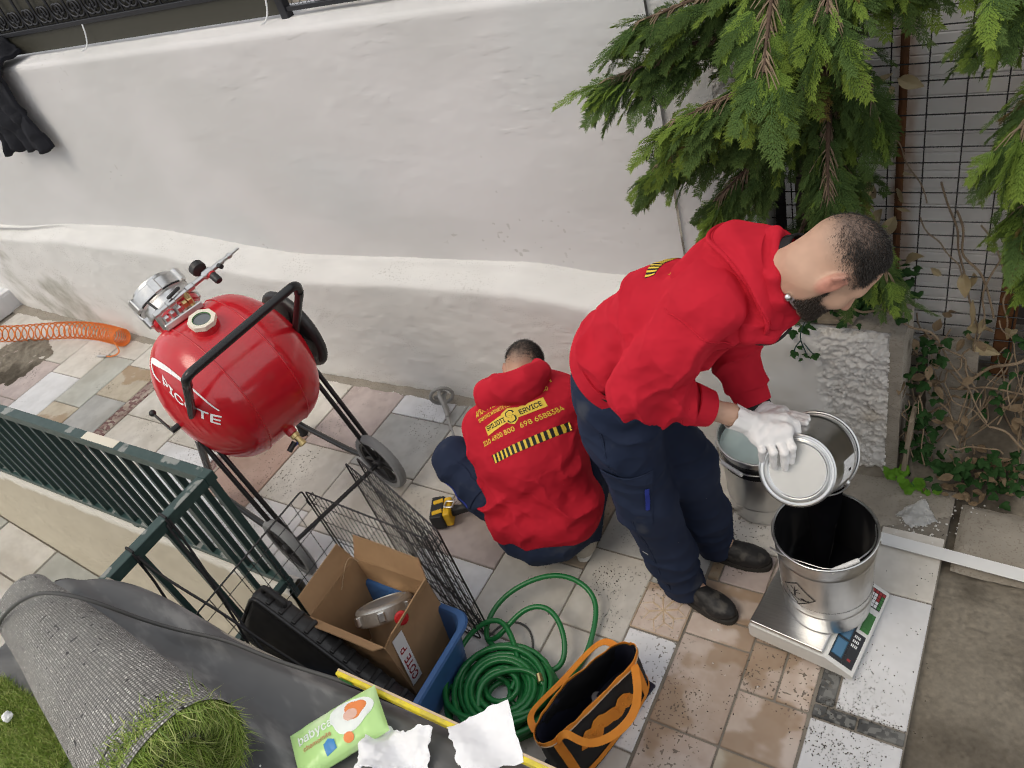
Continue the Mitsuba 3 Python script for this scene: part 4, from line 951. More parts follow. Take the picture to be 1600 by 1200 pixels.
# octagonal sight glass on the cylinder
p, d = radial(math.radians(75), -.02); SF = frame(p - d * .015, z=d, x=EX)
put(dk + '__sight_boss', tf(lathe([(.056, 0), (.054, .018), (.050, .036), (.046, .040)], 40), SF), 'mat_red_tank', 40)
sg_key = dk + '__sight_glass'
put(sg_key, tf(lathe([(0, .052), (.034, .052), (.034, .044)], 40), SF), 'mat_sight_glass', 40)
oct_ = sg.Polygon([(.055 * math.cos(a), .055 * math.sin(a)) for a in np.arange(8) * math.pi / 4 + .39]).difference(sg.Point(0, 0).buffer(.036, 24))
put(sg_key + '__nut', tf(prism(oct_, .020, .038), SF), 'mat_ivory_nut'); put(sg_key + '__gasket', tf(tube([(.0355 * math.cos(a), .0355 * math.sin(a), .056) for a in np.linspace(0, 2 * np.pi, 40, endpoint=False)], .0022, 6, closed=True), SF), 'mat_key_green', True)
# valve train across the top
vk = dk + '__valve_train'
p, d = radial(math.radians(101), -.09)
put(vk + '__base_plate', tf(bevel_box(.17, .045, .026, .004), frame(p + AX * .06 + d * .016, x=AX, z=d)), 'mat_cast_alu')
q0, q1 = p - AX * .03 + d * .075, p + AX * .40 + d * .11
def along(t): return q0 + (q1 - q0) * t
prof = [(0, .012), (.05, .016), (.08, .011), (.14, .011), (.15, .017), (.22, .017), (.23, .010), (.36, .010), (.37, .015), (.44, .015), (.45, .011), (.56, .011), (.58, .019), (.66, .019), (.67, .011), (.80, .011), (.81, .008), (.86, .008), (.865, .012), (.90, .012), (.91, .006), (1.0, .005)]
L = np.linalg.norm(q1 - q0)
put(vk, tf(lathe([(0, 0)] + [(r, t * L) for t, r in prof] + [(0, L)], 20), frame(q0, z=q1 - q0)), 'mat_steel', 35)
for t in (.02, .20, .34): put(vk + '__riser', bar(along(t), along(t) - d * .062, .012, 14), 'mat_brass' if t == .34 else 'mat_steel', 40)
for t in (.05, .12, .19, .26, .31): put(vk + '__nut', tf(trimesh.creation.cylinder(.0175, .016, sections=6), frame(along(t) - d * .036 + AX * .01, z=AX)), 'mat_brass' if t > .2 else 'mat_steel')
put(vk + '__lever', tf(rbox(.085, .018, .012, .005), frame(along(.26) + d * .024, x=AX * .8 + EX * -.6, z=d)), 'mat_black_plastic')
put(vk + '__lever', bar(along(.06) + d * .01, along(.06) + d * .03 - EX * .06, .005, 8), 'mat_black_plastic')
put(vk + '__gauge', tf(lathe([(0, -.014), (.030, -.014), (.032, -.010), (.032, .012), (.028, .014), (0, .014)], 28), frame(along(.60) - EX * .045 + d * .02, z=unit(-EX + .5 * d))), 'mat_black_plastic', 40)
put(vk + '__pressure_knob', tf(lathe([(0, 0), (.014, 0), (.016, .006), (.0165, .045), (.014, .052), (0, .053)], 20), frame(along(.63) + EX * .018, z=unit(EX * .8 - d * .55))), 'mat_black_plastic', 40)
put(vk + '__red_band', tf(lathe([(.0150, .002), (.0172, .004), (.0172, .012), (.0150, .014)], 20), frame(along(.63) + EX * .018, z=unit(EX * .8 - d * .55))), 'mat_red_part', 40)
put(vk + '__side_knob', bar(along(.74) + EX * .010, along(.74) + EX * .034, .010, 10), 'mat_black_plastic', 40)
# drain tap
p, d = radial(math.radians(-46), .0); TF = frame(p - d * .01, z=d, x=AX)
put(dk + '__drain_boss', tf(lathe([(.024, 0), (.022, .03), (.016, .032)], 20), TF), 'mat_red_tank', 40)
put(dk + '__drain_tap', tf(lathe([(.014, .032), (.019, .034), (.019, .050), (.013, .052), (.013, .075), (.017, .077), (.017, .092), (.010, .094), (.010, .088)], 18), TF), 'mat_brass', 35)
put(dk + '__drain_lever', tf(rbox(.055, .012, .012, .004), frame(p + d * .052 - AX * .025 - A(0, 0, .012), x=AX * .7 + EX * .4, z=d)), 'mat_blue_tool')
put(dk + '__drain_hose_tail', bar(p + d * .05 - AX * .02, p + d * .05 - AX * .06 - A(0, 0, .02), .012, 10), 'mat_black_plastic', 40)
# crank on the near bearing, hand wheel on the far one
ck = thing('crank_handle', 'small black crank with a ball knob on the near side of the cart', 'crank')
c = pc(0, -.285, .785)
put(ck + '__boss', bar(c, c - AX * .05, .013, 14), 'mat_black_steel', 40)
e = c - AX * .044
put(ck + '__arm', tube(fillet([e, e - EX * .02 - A(0, 0, .012), e - EX * .13 - A(0, 0, -.035)], .01), .0055, 8), 'mat_black_steel', True)
put(ck + '__knob', mv(trimesh.creation.icosphere(3, .014), *(e - EX * .135 - A(0, 0, -.038))), 'mat_black_plastic', True)
hw = thing('hand_wheel', 'black spoked hand wheel on the wall side of the red drum', 'hand wheel')
c = pc(-.015, .325, .80); HF = frame(c, z=AX, x=EX)
put(hw + '__rim', tf(lathe([(.170 + .024 * math.cos(a), .021 * math.sin(a)) for a in np.linspace(0, 2 * np.pi, 15)], 64), HF), 'mat_black_plastic', True)
put(hw + '__hub', tf(lathe([(0, -.06), (.040, -.06), (.046, -.05), (.046, .02), (.036, .028), (0, .028)], 32), HF), 'mat_black_plastic', 40)
aa = np.radians(np.linspace(-150, 95, 40)); sec = sg.Polygon([(.165 * math.cos(t), .165 * math.sin(t)) for t in aa] + [(.030 * math.cos(t), .030 * math.sin(t)) for t in aa[::-1]])
put(hw + '__web', tf(prism(sec, .012, -.010), HF), 'mat_black_plastic')
for t in (-150, -68, 14, 95): put(hw + '__spoke', tf(flatbar((.035 * math.cos(math.radians(t)), .035 * math.sin(math.radians(t)), .0), (.162 * math.cos(math.radians(t)), .162 * math.sin(math.radians(t)), 0), .030, .026, b=.004), HF), 'mat_black_plastic')
# ---------------------------------------------------------------- wire playpen panels
pp = thing('wire_pen', 'black wire pen panels standing in a zigzag beside the cardboard box', 'wire panel')
def panel(p0, p1, h, z0=.01, ph=.5, n=19, key='panel'):
    p0, p1 = A(*p0, z0), A(*p1, z0); d = p1 - p0; u = A(0, 0, h); k = free(pp + '__' + key); fr = []
    fr.append(tube(fillet([p0, p0 + u, p1 + u, p1, p0], .015, 4), .0034, 6))
    put(k, cat(fr), 'mat_black_wire', 40)
    w = [bar(p0 + d * t, p0 + d * t + u, .0016, 5) for t in np.linspace(0, 1, n + 2)[1:-1]]
    nrm = unit(np.cross(d, u)) * .003
    w += [bar(p0 + u * t + nrm, p1 + u * t + nrm, .0017, 5) for t in (.06, .30, .52, .72, .90)]
    put(k + '__wires', cat(w), 'mat_black_wire', 40); label(k + '__wires', kind='stuff')
panel((-2.105, 1.045), (-2.105, .50), .615, n=8)
panel((-2.098, 1.052), (-1.50, 1.015), .605, n=21)
panel((-1.495, 1.035), (-2.03, 1.215), .605, n=16)
panel((-2.00, 1.250), (-1.485, 1.055), .605, n=16)
for z in (.10, .55):
    for x, y in ((-1.495, 1.022), (-2.102, 1.047)): put(pp + '__hinge', tube([(x, y - .008, z), (x, y - .008, z + .03), (x, y + .03, z + .03), (x, y + .03, z)], .0025, 5, closed=True), 'mat_black_wire', 40)
# ---------------------------------------------------------------- blue tub with box and case
bt = thing('blue_tub', 'blue plastic tub holding the cardboard box', 'tub')
def tubshape(w, l, h, r, taper, z0):
    pr = []
    b = sg.box(-w / 2, -l / 2, w / 2, l / 2).buffer(-r - taper).buffer(r, 8); 
    n = 96
    def ring(off, z, lift=0):
        g_ = sg.box(-w / 2, -l / 2, w / 2, l / 2).buffer(off - r).buffer(r, 12).exterior
        s = np.linspace(0, 1, n, endpoint=False); P = np.array([g_.interpolate(t, normalized=True).coords[0] for t in s]); return np.c_[P, np.full(n, z)]
    rings = [ring(-taper - .02, z0 + .001), ring(-taper, z0 + .02), ring(-.012, z0 + h - .03), ring(-.010, z0 + h - .022), ring(.012, z0 + h - .020), ring(.016, z0 + h - .010), ring(.012, z0 + h), ring(-.006, z0 + h + .001), ring(-.016, z0 + h - .012), ring(-taper - .006, z0 + .022), ring(-taper - .05, z0 + .012)]
    V = np.vstack(rings); m = len(rings); i, j = np.meshgrid(np.arange(m - 1), np.arange(n), indexing='ij')
    q = np.stack([i * n + j, i * n + (j + 1) % n, (i + 1) * n + (j + 1) % n, (i + 1) * n + j], -1).reshape(-1, 4)
    V = np.vstack([V, [[0, 0, z0 + .012], [0, 0, z0 + .001]]]); k = np.arange(n); e = (m - 1) * n; nv = len(V)
    return TM(V, np.vstack([q[:, [0, 1, 2]], q[:, [0, 2, 3]], np.stack([e + k, e + (k + 1) % n, k * 0 + nv - 2], 1), np.stack([(k + 1) % n, k, k * 0 + nv - 1], 1)]))
put(bt, mv(tubshape(.565, .405, .245, .06, .035, .002), -1.735, .775, 0), 'mat_blue_plastic', 40)
bx = thing('cardboard_box', 'open brown cardboard box standing in the blue tub', 'box')
bx0, bx1, by0, by1, bz0, bz1 = -1.925, -1.575, .72, .985, .016, .375
def sheet(P, t=.004):
    """quad board of thickness t from four corners."""
    P = np.asarray(P, float); n = unit(np.cross(P[1] - P[0], P[3] - P[0])) * t
    def q(u, v): return ((1 - u) * (1 - v))[..., None] * P[0] + (u * (1 - v))[..., None] * P[1] + (u * v)[..., None] * P[2] + ((1 - u) * v)[..., None] * P[3]
    def fn(u, v):
        X = q(u, v); X = X + nz(X, 9, 3, 2)[..., None] * unit(n) * .012 * np.minimum(1, 6 * v)[..., None]; return X
    return thick(grid(fn, 14, 14), t)
put(bx + '__side', sheet([(bx1, by0, bz0), (bx1, by1, bz0), (bx1, by1, bz1), (bx1, by0, bz1)]), 'mat_cardboard')
put(bx + '__side', sheet([(bx0, by1, bz0), (bx0, by0, bz0), (bx0, by0, bz1), (bx0, by1, bz1)]), 'mat_cardboard')
put(bx + '__side', sheet([(bx1, by1, bz0), (bx0, by1, bz0), (bx0, by1, bz1), (bx1, by1, bz1)]), 'mat_cardboard')
put(bx + '__side', sheet([(bx0, by0, bz0), (bx1, by0, bz0), (bx1, by0, bz1), (bx0, by0, bz1)]), 'mat_cardboard')
put(bx + '__bottom', slab(bx0, bx1, by0, by1, bz0, bz0 + .004, .0005), 'mat_cardboard')
put(bx + '__flap', sheet([(bx1, by0 + .004, bz1 + .001), (bx1, by1 - .004, bz1 + .001), (bx1 + .045, by1 - .03, bz1 + .085), (bx1 + .035, by0 + .03, bz1 + .06)][::1]), 'mat_cardboard')
put(bx + '__flap', sheet([(bx0, by1 - .004, bz1 + .001), (bx0, by0 + .004, bz1 + .001), (bx0 - .035, by0 + .02, bz1 + .075), (bx0 - .02, by1 - .02, bz1 + .10)]), 'mat_cardboard')
put(bx + '__flap', sheet([(bx1 - .004, by1, bz1 + .001), (bx0 + .004, by1, bz1 + .001), (bx0 + .02, by1 + .035, bz1 + .10), (bx1 - .03, by1 + .035, bz1 + .085)]), 'mat_cardboard')
put(bx + '__flap', sheet([(bx0 + .004, by0, bz1 + .001), (bx1 - .004, by0, bz1 + .001), (bx1 - .02, by0 - .03, bz1 + .02), (bx0 + .02, by0 - .035, bz1 + .03)]), 'mat_cardboard')
put(bx + '__tape_tear', tube(spline([(bx0 + .006, by0 + .15, .33), (bx0 + .006, by1 - .02, .40), (bx0 + .02, by1 - .006, .36)], 14), .0012, 5), 'mat_card_edge', True)
# white label with red letters, running down the +x side
LBF = frame((bx1 + .0055, .765, .255), x=(.0, .10, 1), z=(1, 0, 0))       # reads upwards
put(bx + '__label', tf(bevel_box(.245, .052, .0006, .0002), LBF @ rotz(0, (-.01, 0, .0))), 'mat_label_paper')
put(bx + '__lettering', tf(mv(text('COTE  P', .031, .0005), -.116, -.015, .0007), LBF), 'mat_key_red')
# steel coupling inside
cp = thing('steel_coupling', 'polished steel hose coupling inside the cardboard box', 'coupling')
CF = frame((-1.675, .800, .155), z=(-.42, .50, .76), x=(1, 0, .3))
put(cp + '__body', tf(lathe([(0, .01), (.068, .0), (.072, .02), (.074, .12), (.082, .135)], 48), CF), 'mat_steel', 35)
put(cp + '__collar', tf(lathe([(.080, .130), (.100, .134), (.104, .142), (.104, .182), (.098, .190), (.086, .194), (.080, .186), (.074, .192), (.05, .185), (0, .185)], 56), CF), 'mat_tin_dull', 35)
for k in range(6):
    a = k * math.pi / 3 + .3; put(cp + '__lug', tf(bevel_box(.016, .026, .034, .003), CF @ frame((.107 * math.cos(a), .107 * math.sin(a), .160), z=(0, 0, 1), x=(math.cos(a), math.sin(a), 0))), 'mat_cast_alu')
put(cp + '__pin', bar(CF[:3, 3] + A(.05, .02, .05), CF[:3, 3] + A(.085, .01, .085), .011, 12), 'mat_steel', 40)
put(cp + '__red_cap', tf(lathe([(0, 0), (.020, 0), (.024, .006), (.024, .016), (.018, .022), (0, .022)], 24), frame((bx1 - .008, .835, .385), z=(.6, -.5, .6))), 'mat_red_part', 40)
# black ribbed case standing on its long edge in the tub
bc = thing('black_case', 'long black ribbed plastic case leaning in the tub before the box', 'case')
q0, q1 = A(-2.035, .690, .520), A(-1.500, .655, .185); dx = unit(q1 - q0); Lc = np.linalg.norm(q1 - q0) + .06
CFm = frame((q0 + q1) / 2, x=dx, y=np.cross(A(.06, -.95, .30), dx))
put(bc + '__shell', tf(rbox(Lc, .28, .085, .034), CFm @ rotz(0, (0, -.14, 0))), 'mat_black_plastic', 30)
for k in range(11):
    x = -Lc / 2 + .07 + k * (Lc - .14) / 10; put(bc + '__rib', tf(rbox(.018, .012, .060, .005), CFm @ rotz(0, (x, .0005, 0))), 'mat_black_plastic', 40)
put(bc + '__rim', tf(tube(fillet([(-Lc / 2 + .0, -.20, .030), (-Lc / 2 + .012, -.012, .036), (Lc / 2 - .012, -.012, .036), (Lc / 2, -.20, .030)], .03), .008, 8), CFm), 'mat_black_plastic', True)
put(bc + '__handle', tf(tube(fillet([(-Lc / 2 + .03, .0, .0), (-Lc / 2 + .02, .022, 0), (-Lc / 2 + .12, .022, 0), (-Lc / 2 + .12, .0, .0)], .012), .009, 8), CFm), 'mat_dark_rubber', True)
# ---------------------------------------------------------------- tin pails
def pail(name, text_, F, rb, rt, h, handle, lining=True, bead=True, hoop=None):
    k = thing(name, text_, 'pail')
    m = lambda z: rb + (rt - rb) * z / h
    pr = [(0, .006), (rb - .016, .006), (rb - .012, .0), (rb - .002, .0), (rb, .003), (rb, .010), (m(.03), .03)]
    if bead: pr += [(m(h * .22), h * .22), (m(h * .22) + .0025, h * .232), (m(h * .25), h * .244)]
    pr += [(m(h * .80), h * .80), (m(h * .80) + .0035, h * .815), (m(h * .83), h * .83), (m(h * .90), h * .90), (rt, h - .010)]
    put(k + '__body', tf(lathe(pr, 96), F), 'mat_tin', 35)
    put(k + '__rim', tf(lathe([(rt + .0035 + .0042 * math.cos(a), h - .004 + .0042 * math.sin(a)) for a in np.linspace(0, 2 * np.pi, 13)], 96), F), 'mat_tin', True)
    put(k + '__inside', tf(lathe([(rt - .0008, h - .004), (m(h * .5) - .0008, h * .5), (rb - .0008, .012), (rb - .01, .008), (0, .008)], 72), F), 'mat_black_lining' if lining else 'mat_tin', 40)
    for s in (-1, 1):
        a = handle[0] + (math.pi if s < 0 else 0); c = A(math.cos(a), math.sin(a), 0)
        put(k + '__ear', tf(lathe([(0, .012), (.010, .011), (.013, .004), (.015, 0)], 18), F @ frame(c * (m(h * .90) - .001) + A(0, 0, h * .90), z=c, x=(0, 0, 1))), 'mat_tin', 40)
    # bail: half a hoop hung from the ears, folded by handle[1] (0 = upright)
    R = m(h * .90) + .013
    ca, sa = math.cos(handle[0]), math.sin(handle[0]); cf, sf = math.cos(handle[1]), math.sin(handle[1])
    prof = [(-R, 0), (-R * 1.0, R * .30), (-R * .80, R * .66), (-R * .34, R * .97), (R * .34, R * .97), (R * .80, R * .66), (R, R * .30), (R, 0)]
    P = np.array([(x * ca - y * sf * sa, x * sa + y * sf * ca, h * .90 + .004 + y * cf) for x, y in prof])
    if hoop: P = np.array(hoop)
    P = fillet(P, R * .25, 6)
    put(k + '__bail', tf(tube(P, .0028, 7), F), 'mat_tin', True)
    a0, a1 = [(x * ca - R * .97 * sf * sa, x * sa + R * .97 * sf * ca, h * .90 + .004 + R * .97 * cf) for x in (-R * .30, R * .30)]
    if hoop: a0, a1 = hoop[2], hoop[3]
    put(k + '__grip', tf(bar(a0, a1, .0078, 12), F), 'mat_label_paper', 40)
    return k, m
def side_print(m, F, z0, ang, fn_r, lift=.0008):
    """flat (x across, y up) mesh wrapped round the pail at height z0 and angle ang."""
    def fn(x, y, z):
        r = fn_r(z0 + y) + lift + z; a = ang + x / fn_r(z0); P = np.stack([r * np.cos(a), r * np.sin(a), z0 + y], 1); return trimesh.transform_points(P, F)
    return drape(m, fn, .012)
# on the scale: black resin being poured in
P1 = A(-.389, 1.520, .104)
k1, m1 = pail('tin_pail', 'tin pail of black resin standing on the scale with a hazard label', frame(P1, z=(0, 0, 1), x=(1, 0, 0)), .132, .145, .366, (math.radians(12), 0), hoop=[A(-.137, -.091, .335), A(-.09, -.118, .345), A(.050, -.133, .352), A(.110, -.074, .352), A(.146, -.005, .352), A(.126, .078, .350), A(.14, .03, .335)][:6] + [A(.128, .085, .335)])
F1 = frame(P1, z=(0, 0, 1), x=(1, 0, 0))
put(k1 + '__resin', tf(lathe([(0, .125), (.06, .1235), (.1375, .122)], 64), F1), 'mat_black_resin', True)
g = rnd(4); bub = []
for _ in range(22):
    a, r = g.uniform(0, 6.28), .05 * math.sqrt(g.random()); s = g.uniform(.0015, .005); bub.append(mv(trimesh.creation.icosphere(1, s), P1[0] + .0 + r * math.cos(a), P1[1] - .045 + r * math.sin(a), P1[2] + .124))
put(k1 + '__bubbles', cat(bub), 'mat_black_resin', True); label(k1 + '__bubbles', kind='stuff')
# hazard diamond with a dead tree and fish, printed on the tin
AN = math.radians(-112)
dia = sg.Polygon([(0, .062), (.058, 0), (0, -.062), (-.058, 0)])
put(k1 + '__hazard_label', side_print(prism(dia, .0002), F1, .185, AN, m1), 'mat_tin_dull')
put(k1 + '__hazard_frame', side_print(prism(dia.buffer(-.001).difference(dia.buffer(-.0045)), .0002), F1, .185, AN, m1, .0014), 'mat_ink')
tree_ = sg.LineString([(-.012, -.018), (-.010, .008)]).buffer(.0035).union(sg.LineString([(-.010, .004), (-.024, .018)]).buffer(.0018)).union(sg.LineString([(-.010, .006), (.002, .022)]).buffer(.0018)).union(sg.LineString([(-.010, .004), (-.010, .026)]).buffer(.0016)).union(sg.LineString([(-.010, .0), (.008, .008)]).buffer(.0016))
fish = sg.Polygon([(.006, -.020), (.016, -.013), (.030, -.018), (.036, -.012), (.036, -.026), (.030, -.021), (.016, -.027)]).union(sg.LineString([(-.026, -.024), (.010, -.030)]).buffer(.002))
put(k1 + '__hazard_symbol', side_print(cat([prism(tree_, .0002), prism(fish, .0002)]), F1, .185, AN, m1, .0014), 'mat_ink')
put(k1 + '__paper_label', side_print(prism(sg.box(-.05, -.10, .05, .06), .0002), F1, .20, AN - 1.05, m1), 'mat_label_paper')
for i in range(3): put(k1 + '__label_print', side_print(mv(prism(sg.box(0, 0, .06 - .012 * i, .006), .0002), -.04, .03 - .022 * i, 0), F1, .20, AN - 1.05, m1, .0012), 'mat_ink')
# pail behind: white resin
P2 = A(-.715, 1.955, .002)
k2, m2 = pail('tin_pail', 'tin pail filled with pale resin standing by the wall behind the worker', frame(P2, z=(0, 0, 1), x=(1, 0, 0)), .136, .150, .360, (math.radians(155), math.radians(100)))
F2 = frame(P2, z=(0, 0, 1), x=(1, 0, 0))
put(k2 + '__resin', tf(lathe([(0, .318), (.08, .3175), (.1470, .316)], 64), F2), 'mat_white_resin', True)
put(k2 + '__dark_band', tf(lathe([(m2(.262) + .0009, .262), (m2(.325) + .0009, .325)], 72), F2), 'mat_black_lining', True)
# the pail being emptied, held bottom up
B3, M3 = A(-.428, 1.412, .836), A(-.443, 1.645, .658)
F3 = frame(B3, z=M3 - B3, x=(1, 0, .1)); H3 = np.linalg.norm(M3 - B3)
k3, m3_ = pail('tin_pail', 'small tin pail tipped bottom up in the worker\'s gloved hands, pouring resin', F3, .0995, .118, H3, (math.radians(38), math.radians(78)), bead=False)
put(k3 + '__bottom_rings', tf(lathe([(.0995, .004), (.0985, -.002), (.0945, -.004), (.0915, .002), (.089, .003), (.0865, -.0005), (.0840, -.0015), (.0815, .0035), (.0785, .006), (.0765, .003), (.0735, .0055), (0, .0055)], 96), F3), 'mat_tin', 30)
put(k3 + '__bottom_plate', tf(lathe([(.072, .0049), (0, .0046)], 72), F3), 'mat_tin_dull', True)
put(k3 + '__paper_label', side_print(prism(sg.box(-.036, -.085, .036, .085), .0002), F3, H3 * .60, math.radians(8), m3_), 'mat_label_paper')
put(k3 + '__label_print', side_print(prism(sg.Polygon([(-.004, -.022), (.005, -.012), (.005, .02), (-.004, .012)]), .0002), F3, H3 * .60, math.radians(8), m3_, .0013), 'mat_ink')
# stream of black resin
def stream(u, v):
    t = u; y = 1.635 - .035 * t - .045 * t * t; z = .600 - .375 * t; w = .050 * (1 - t) ** 1.1 + .022
    a = v * 2 * np.pi; x = -.424 + .012 * t + w * np.cos(a); P = np.stack([x, y + (.006 + .010 * t) * np.sin(a) + .02 * np.abs(np.cos(a)) * (1 - t), z + np.zeros_like(a)], -1)
    P[..., 0] += nz(P, 14, 3) * .012; P[..., 1] += nz(P, 20, 4) * .008; return P
st = thing('resin_stream', 'sheet of black resin flowing from the tipped pail into the pail on the scale', 'resin'); put(st, grid(stream, 50, 30), 'mat_black_resin', True)
# ---------------------------------------------------------------- the scale
sc = thing('bench_scale', 'white counting scale with steel plate and coloured key panel under the resin pail', 'scale')
SCF = rotz(math.radians(-8), (-.418, 1.498, 0))
prof = sg.Polygon([(-.160, .030), (-.160, .078), (-.152, .086), (.092, .086), (.176, .040), (.176, .026), (.168, .020), (-.150, .020)])
body = trimesh.creation.extrude_polygon(prof, .335, engine='earcut')       # xy -> x z
put(sc + '__body', tf(body, SCF @ frame((0, .1675, 0), x=(1, 0, 0), y=(0, 0, 1))), 'mat_scale_body')
put(sc + '__lower_skirt', tf(slab(-.145, .150, -.155, .155, .006, .0195, .003), SCF), 'mat_dark_rubber')
put(sc + '__weighing_plate', tf(rbox(.240, .325, .016, .0045), SCF @ rotz(0, (-.036, 0, .0955))), 'mat_brushed_plate', 30)
sl = unit(A(.084, 0, -.046)); nn = np.cross(sl, A(0, 1, 0)) * 1.0
nn = A(.046, 0, .084) / np.linalg.norm((.046, .084))
# key panel frame: x towards the near end (-y), y down the slope
PF = SCF @ frame(A(.092, .160, .086) + nn * .0006, x=(0, -1, 0), y=sl)
def key(n, x0, x1, y0, y1, m, h=.0012, z=0.0, b=.0008):
    put(sc + '__' + n, tf(mv(slab(x0, x1, y0, y1, 0, h, b), 0, 0, z), PF), m)
SL = .0957
key('display_panel', .088, .312, .006, .050, 'mat_panel_black'); key('display_panel', .185, .312, .0502, .086, 'mat_panel_black')
for i in range(3):
    x = .096 + i * .070; key('display_window', x, x + .060, .010, .043, 'mat_lcd', .0006, .0013)
    fr = sg.box(x - .002, .008, x + .062, .045).difference(sg.box(x + .001, .011, x + .059, .042)); put(sc + '__display_frame', tf(prism(fr, .0012, .0013), PF), 'mat_lcd_rim')
key('keypad_base', .006, .076, .028, .090, 'mat_panel_black')
for r in range(5):
    for c_ in range(5):
        m = 'mat_key_red' if c_ == 0 or (r in (3,) and c_ < 3) else 'mat_key_green' if r == 4 else 'mat_key_white'
        key('key', .009 + c_ * .0132, .009 + c_ * .0132 + .0114, .031 + r * .0118, .031 + r * .0118 + .0100, m, .0016, .0013)
key('green_keypad', .098, .172, .058, .088, 'mat_key_green', .0012)
for r in range(2):
    for c_ in range(5): key('key', .102 + c_ * .0138, .102 + c_ * .0138 + .011, .061 + r * .013, .061 + r * .013 + .0105, 'mat_key_green', .0012, .0013)
for r in range(3):
    for c_ in range(4): key('panel_legend', .196 + r * .017, .196 + r * .017 + .010, .0535 + c_ * .0055, .0535 + c_ * .0055 + .0032, 'mat_key_white', .0003, .0013, .0001)
key('panel_legend', .268, .300, .056, .078, 'mat_panel_black', .0006, .0013); key('panel_legend', .284, .292, .060, .072, 'mat_key_red', .0004, .002, .0001)
for x, y in ((-.13, -.13), (-.13, .13), (.13, -.13), (.13, .13)): put(sc + '__foot', tf(lathe([(0, 0), (.014, 0), (.016, .004), (.012, .01), (0, .01)], 16), SCF @ rotz(0, (x, y, .0005))), 'mat_dark_rubber', 40)
# ---------------------------------------------------------------- green hose
hs = thing('green_hose', 'coiled green garden hose beside the blue tub', 'hose')
R = .0098
def hose(P, n): return tube(spline(P, n), R, 12)
C = A(-1.30, .845); P = []
g = rnd(6); turns = 20
for i in range(turns * 24):
    a = i / 24 * 2 * np.pi; t = i / 24; lay = int(t // 4); q = (t % 4) / 4 if lay % 2 == 0 else 1 - (t % 4) / 4
    r = .060 + .118 * q; wob = .012 * math.sin(a * 1.0 + lay * 2.1) + .008 * math.sin(t * 2.3)
    P.append((C[0] + (r + wob) * math.cos(a) * 1.02 + .010 * math.sin(lay * 2.3), C[1] + (r + wob) * math.sin(a) * .92 + .012 * math.cos(lay * 1.7), .012 + lay * .0185 + .004 * math.sin(a * 2 + lay)))
put(hs + '__coil', tube(np.array(P), R, 12), 'mat_hose_green', True)
loops = [[(-1.13, .95, .05), (-1.22, 1.00, .055), (-1.36, .995, .04), (-1.47, 1.02, .03), (-1.485, 1.12, .06), (-1.40, 1.24, .10), (-1.27, 1.315, .10), (-1.15, 1.29, .06), (-1.105, 1.18, .03), (-1.10, 1.08, .012), (-1.13, .96, .012), (-1.18, .88, .012)],
         [(-1.42, .82, .06), (-1.51, .80, .05), (-1.53, .90, .05), (-1.50, 1.02, .075), (-1.43, 1.07, .085), (-1.34, 1.02, .08), (-1.27, .93, .075), (-1.26, .86, .07)],
         [(-1.46, 1.01, .03), (-1.42, 1.03, .05), (-1.36, 1.13, .09), (-1.28, 1.17, .10), (-1.19, 1.12, .08), (-1.155, 1.02, .04), (-1.20, .975, .04), (-1.30, .975, .06)],
         [(-1.50, .82, .085), (-1.44, .73, .09), (-1.32, .715, .095), (-1.20, .77, .095), (-1.125, .86, .085), (-1.15, .95, .075), (-1.21, .99, .06)],
         [(-1.52, .93, .03), (-1.47, .78, .012), (-1.44, .70, .012), (-1.36, .64, .012)],
         [(-1.33, .76, .085), (-1.35, .83, .10), (-1.28, .91, .105), (-1.20, .93, .095), (-1.15, .91, .08)]]
for L_ in loops: put(hs + '__loop', hose(L_, 90), 'mat_hose_green', True)
put(hs + '__fitting', bar((-1.185, .935, .095), (-1.165, .915, .092), .011, 12), 'mat_brass', 40)
gc = thing('grey_cable', 'thin grey cable lying on the slabs behind the green hose', 'cable'); put(gc, tube(spline([(-1.48, 1.03, .006), (-1.44, 1.11, .006), (-1.36, 1.12, .006), (-1.30, 1.06, .006), (-1.275, .99, .006), (-1.27, .93, .006)], 50), .004, 7), 'mat_cable_grey', True)
wc = thing('white_cable', 'thin white cable beside the yellow level', 'cable'); put(wc, tube(spline([(-1.18, .66, .06), (-1.12, .68, .04), (-1.05, .66, .02), (-1.0, .60, .008)], 30), .0035, 7), 'mat_pvc_white', True)
# ---------------------------------------------------------------- tool bag
tb = thing('tool_bag', 'open black tool bag with orange trim beside the hose coil', 'tool bag')
BF = frame((-.950, .895, 0), x=(.235, .97, 0), z=(0, 0, 1))      # x along the bag, y across (towards -x world)
L2, W2, HB = .212, .076, .20
def bagwall(u, v):
    """u round the bag, v up; the mouth is pulled out of true."""
    a = u * 2 * np.pi; c, s = np.cos(a), np.sin(a); p = 3.4
    x = L2 * np.sign(c) * np.abs(c) ** (2 / p); y = W2 * np.sign(s) * np.abs(s) ** (2 / p)
    k = 1 - .55 * v * (y < 0) - .22 * v * (y >= 0); bulge = 1 + .10 * np.sin(np.pi * np.minimum(v * 1.15, 1))
    P = np.stack([x * (1 - .02 * v), y * k * bulge - .02 * v * np.sin(x * 9), v * HB * (1 - .10 * np.cos(a * 2) * (y > 0) + .08 * np.abs(c) ** 6)], -1)
    P[..., 1] += nz(P, 11, 7, 3) * .030 * v; P[..., 2] += nz(P, 9, 8, 2) * .022 * v; return P
bw = grid(bagwall, 120, 30)
put(tb + '__shell', tf(thick(bw, .003), BF), 'mat_bag_black', True)
put(tb + '__lining', tf(TM(np.array(bw.vertices) * A(.97, .96, 1) + A(0, 0, .002), bw.faces), BF), 'mat_bag_inside', True)
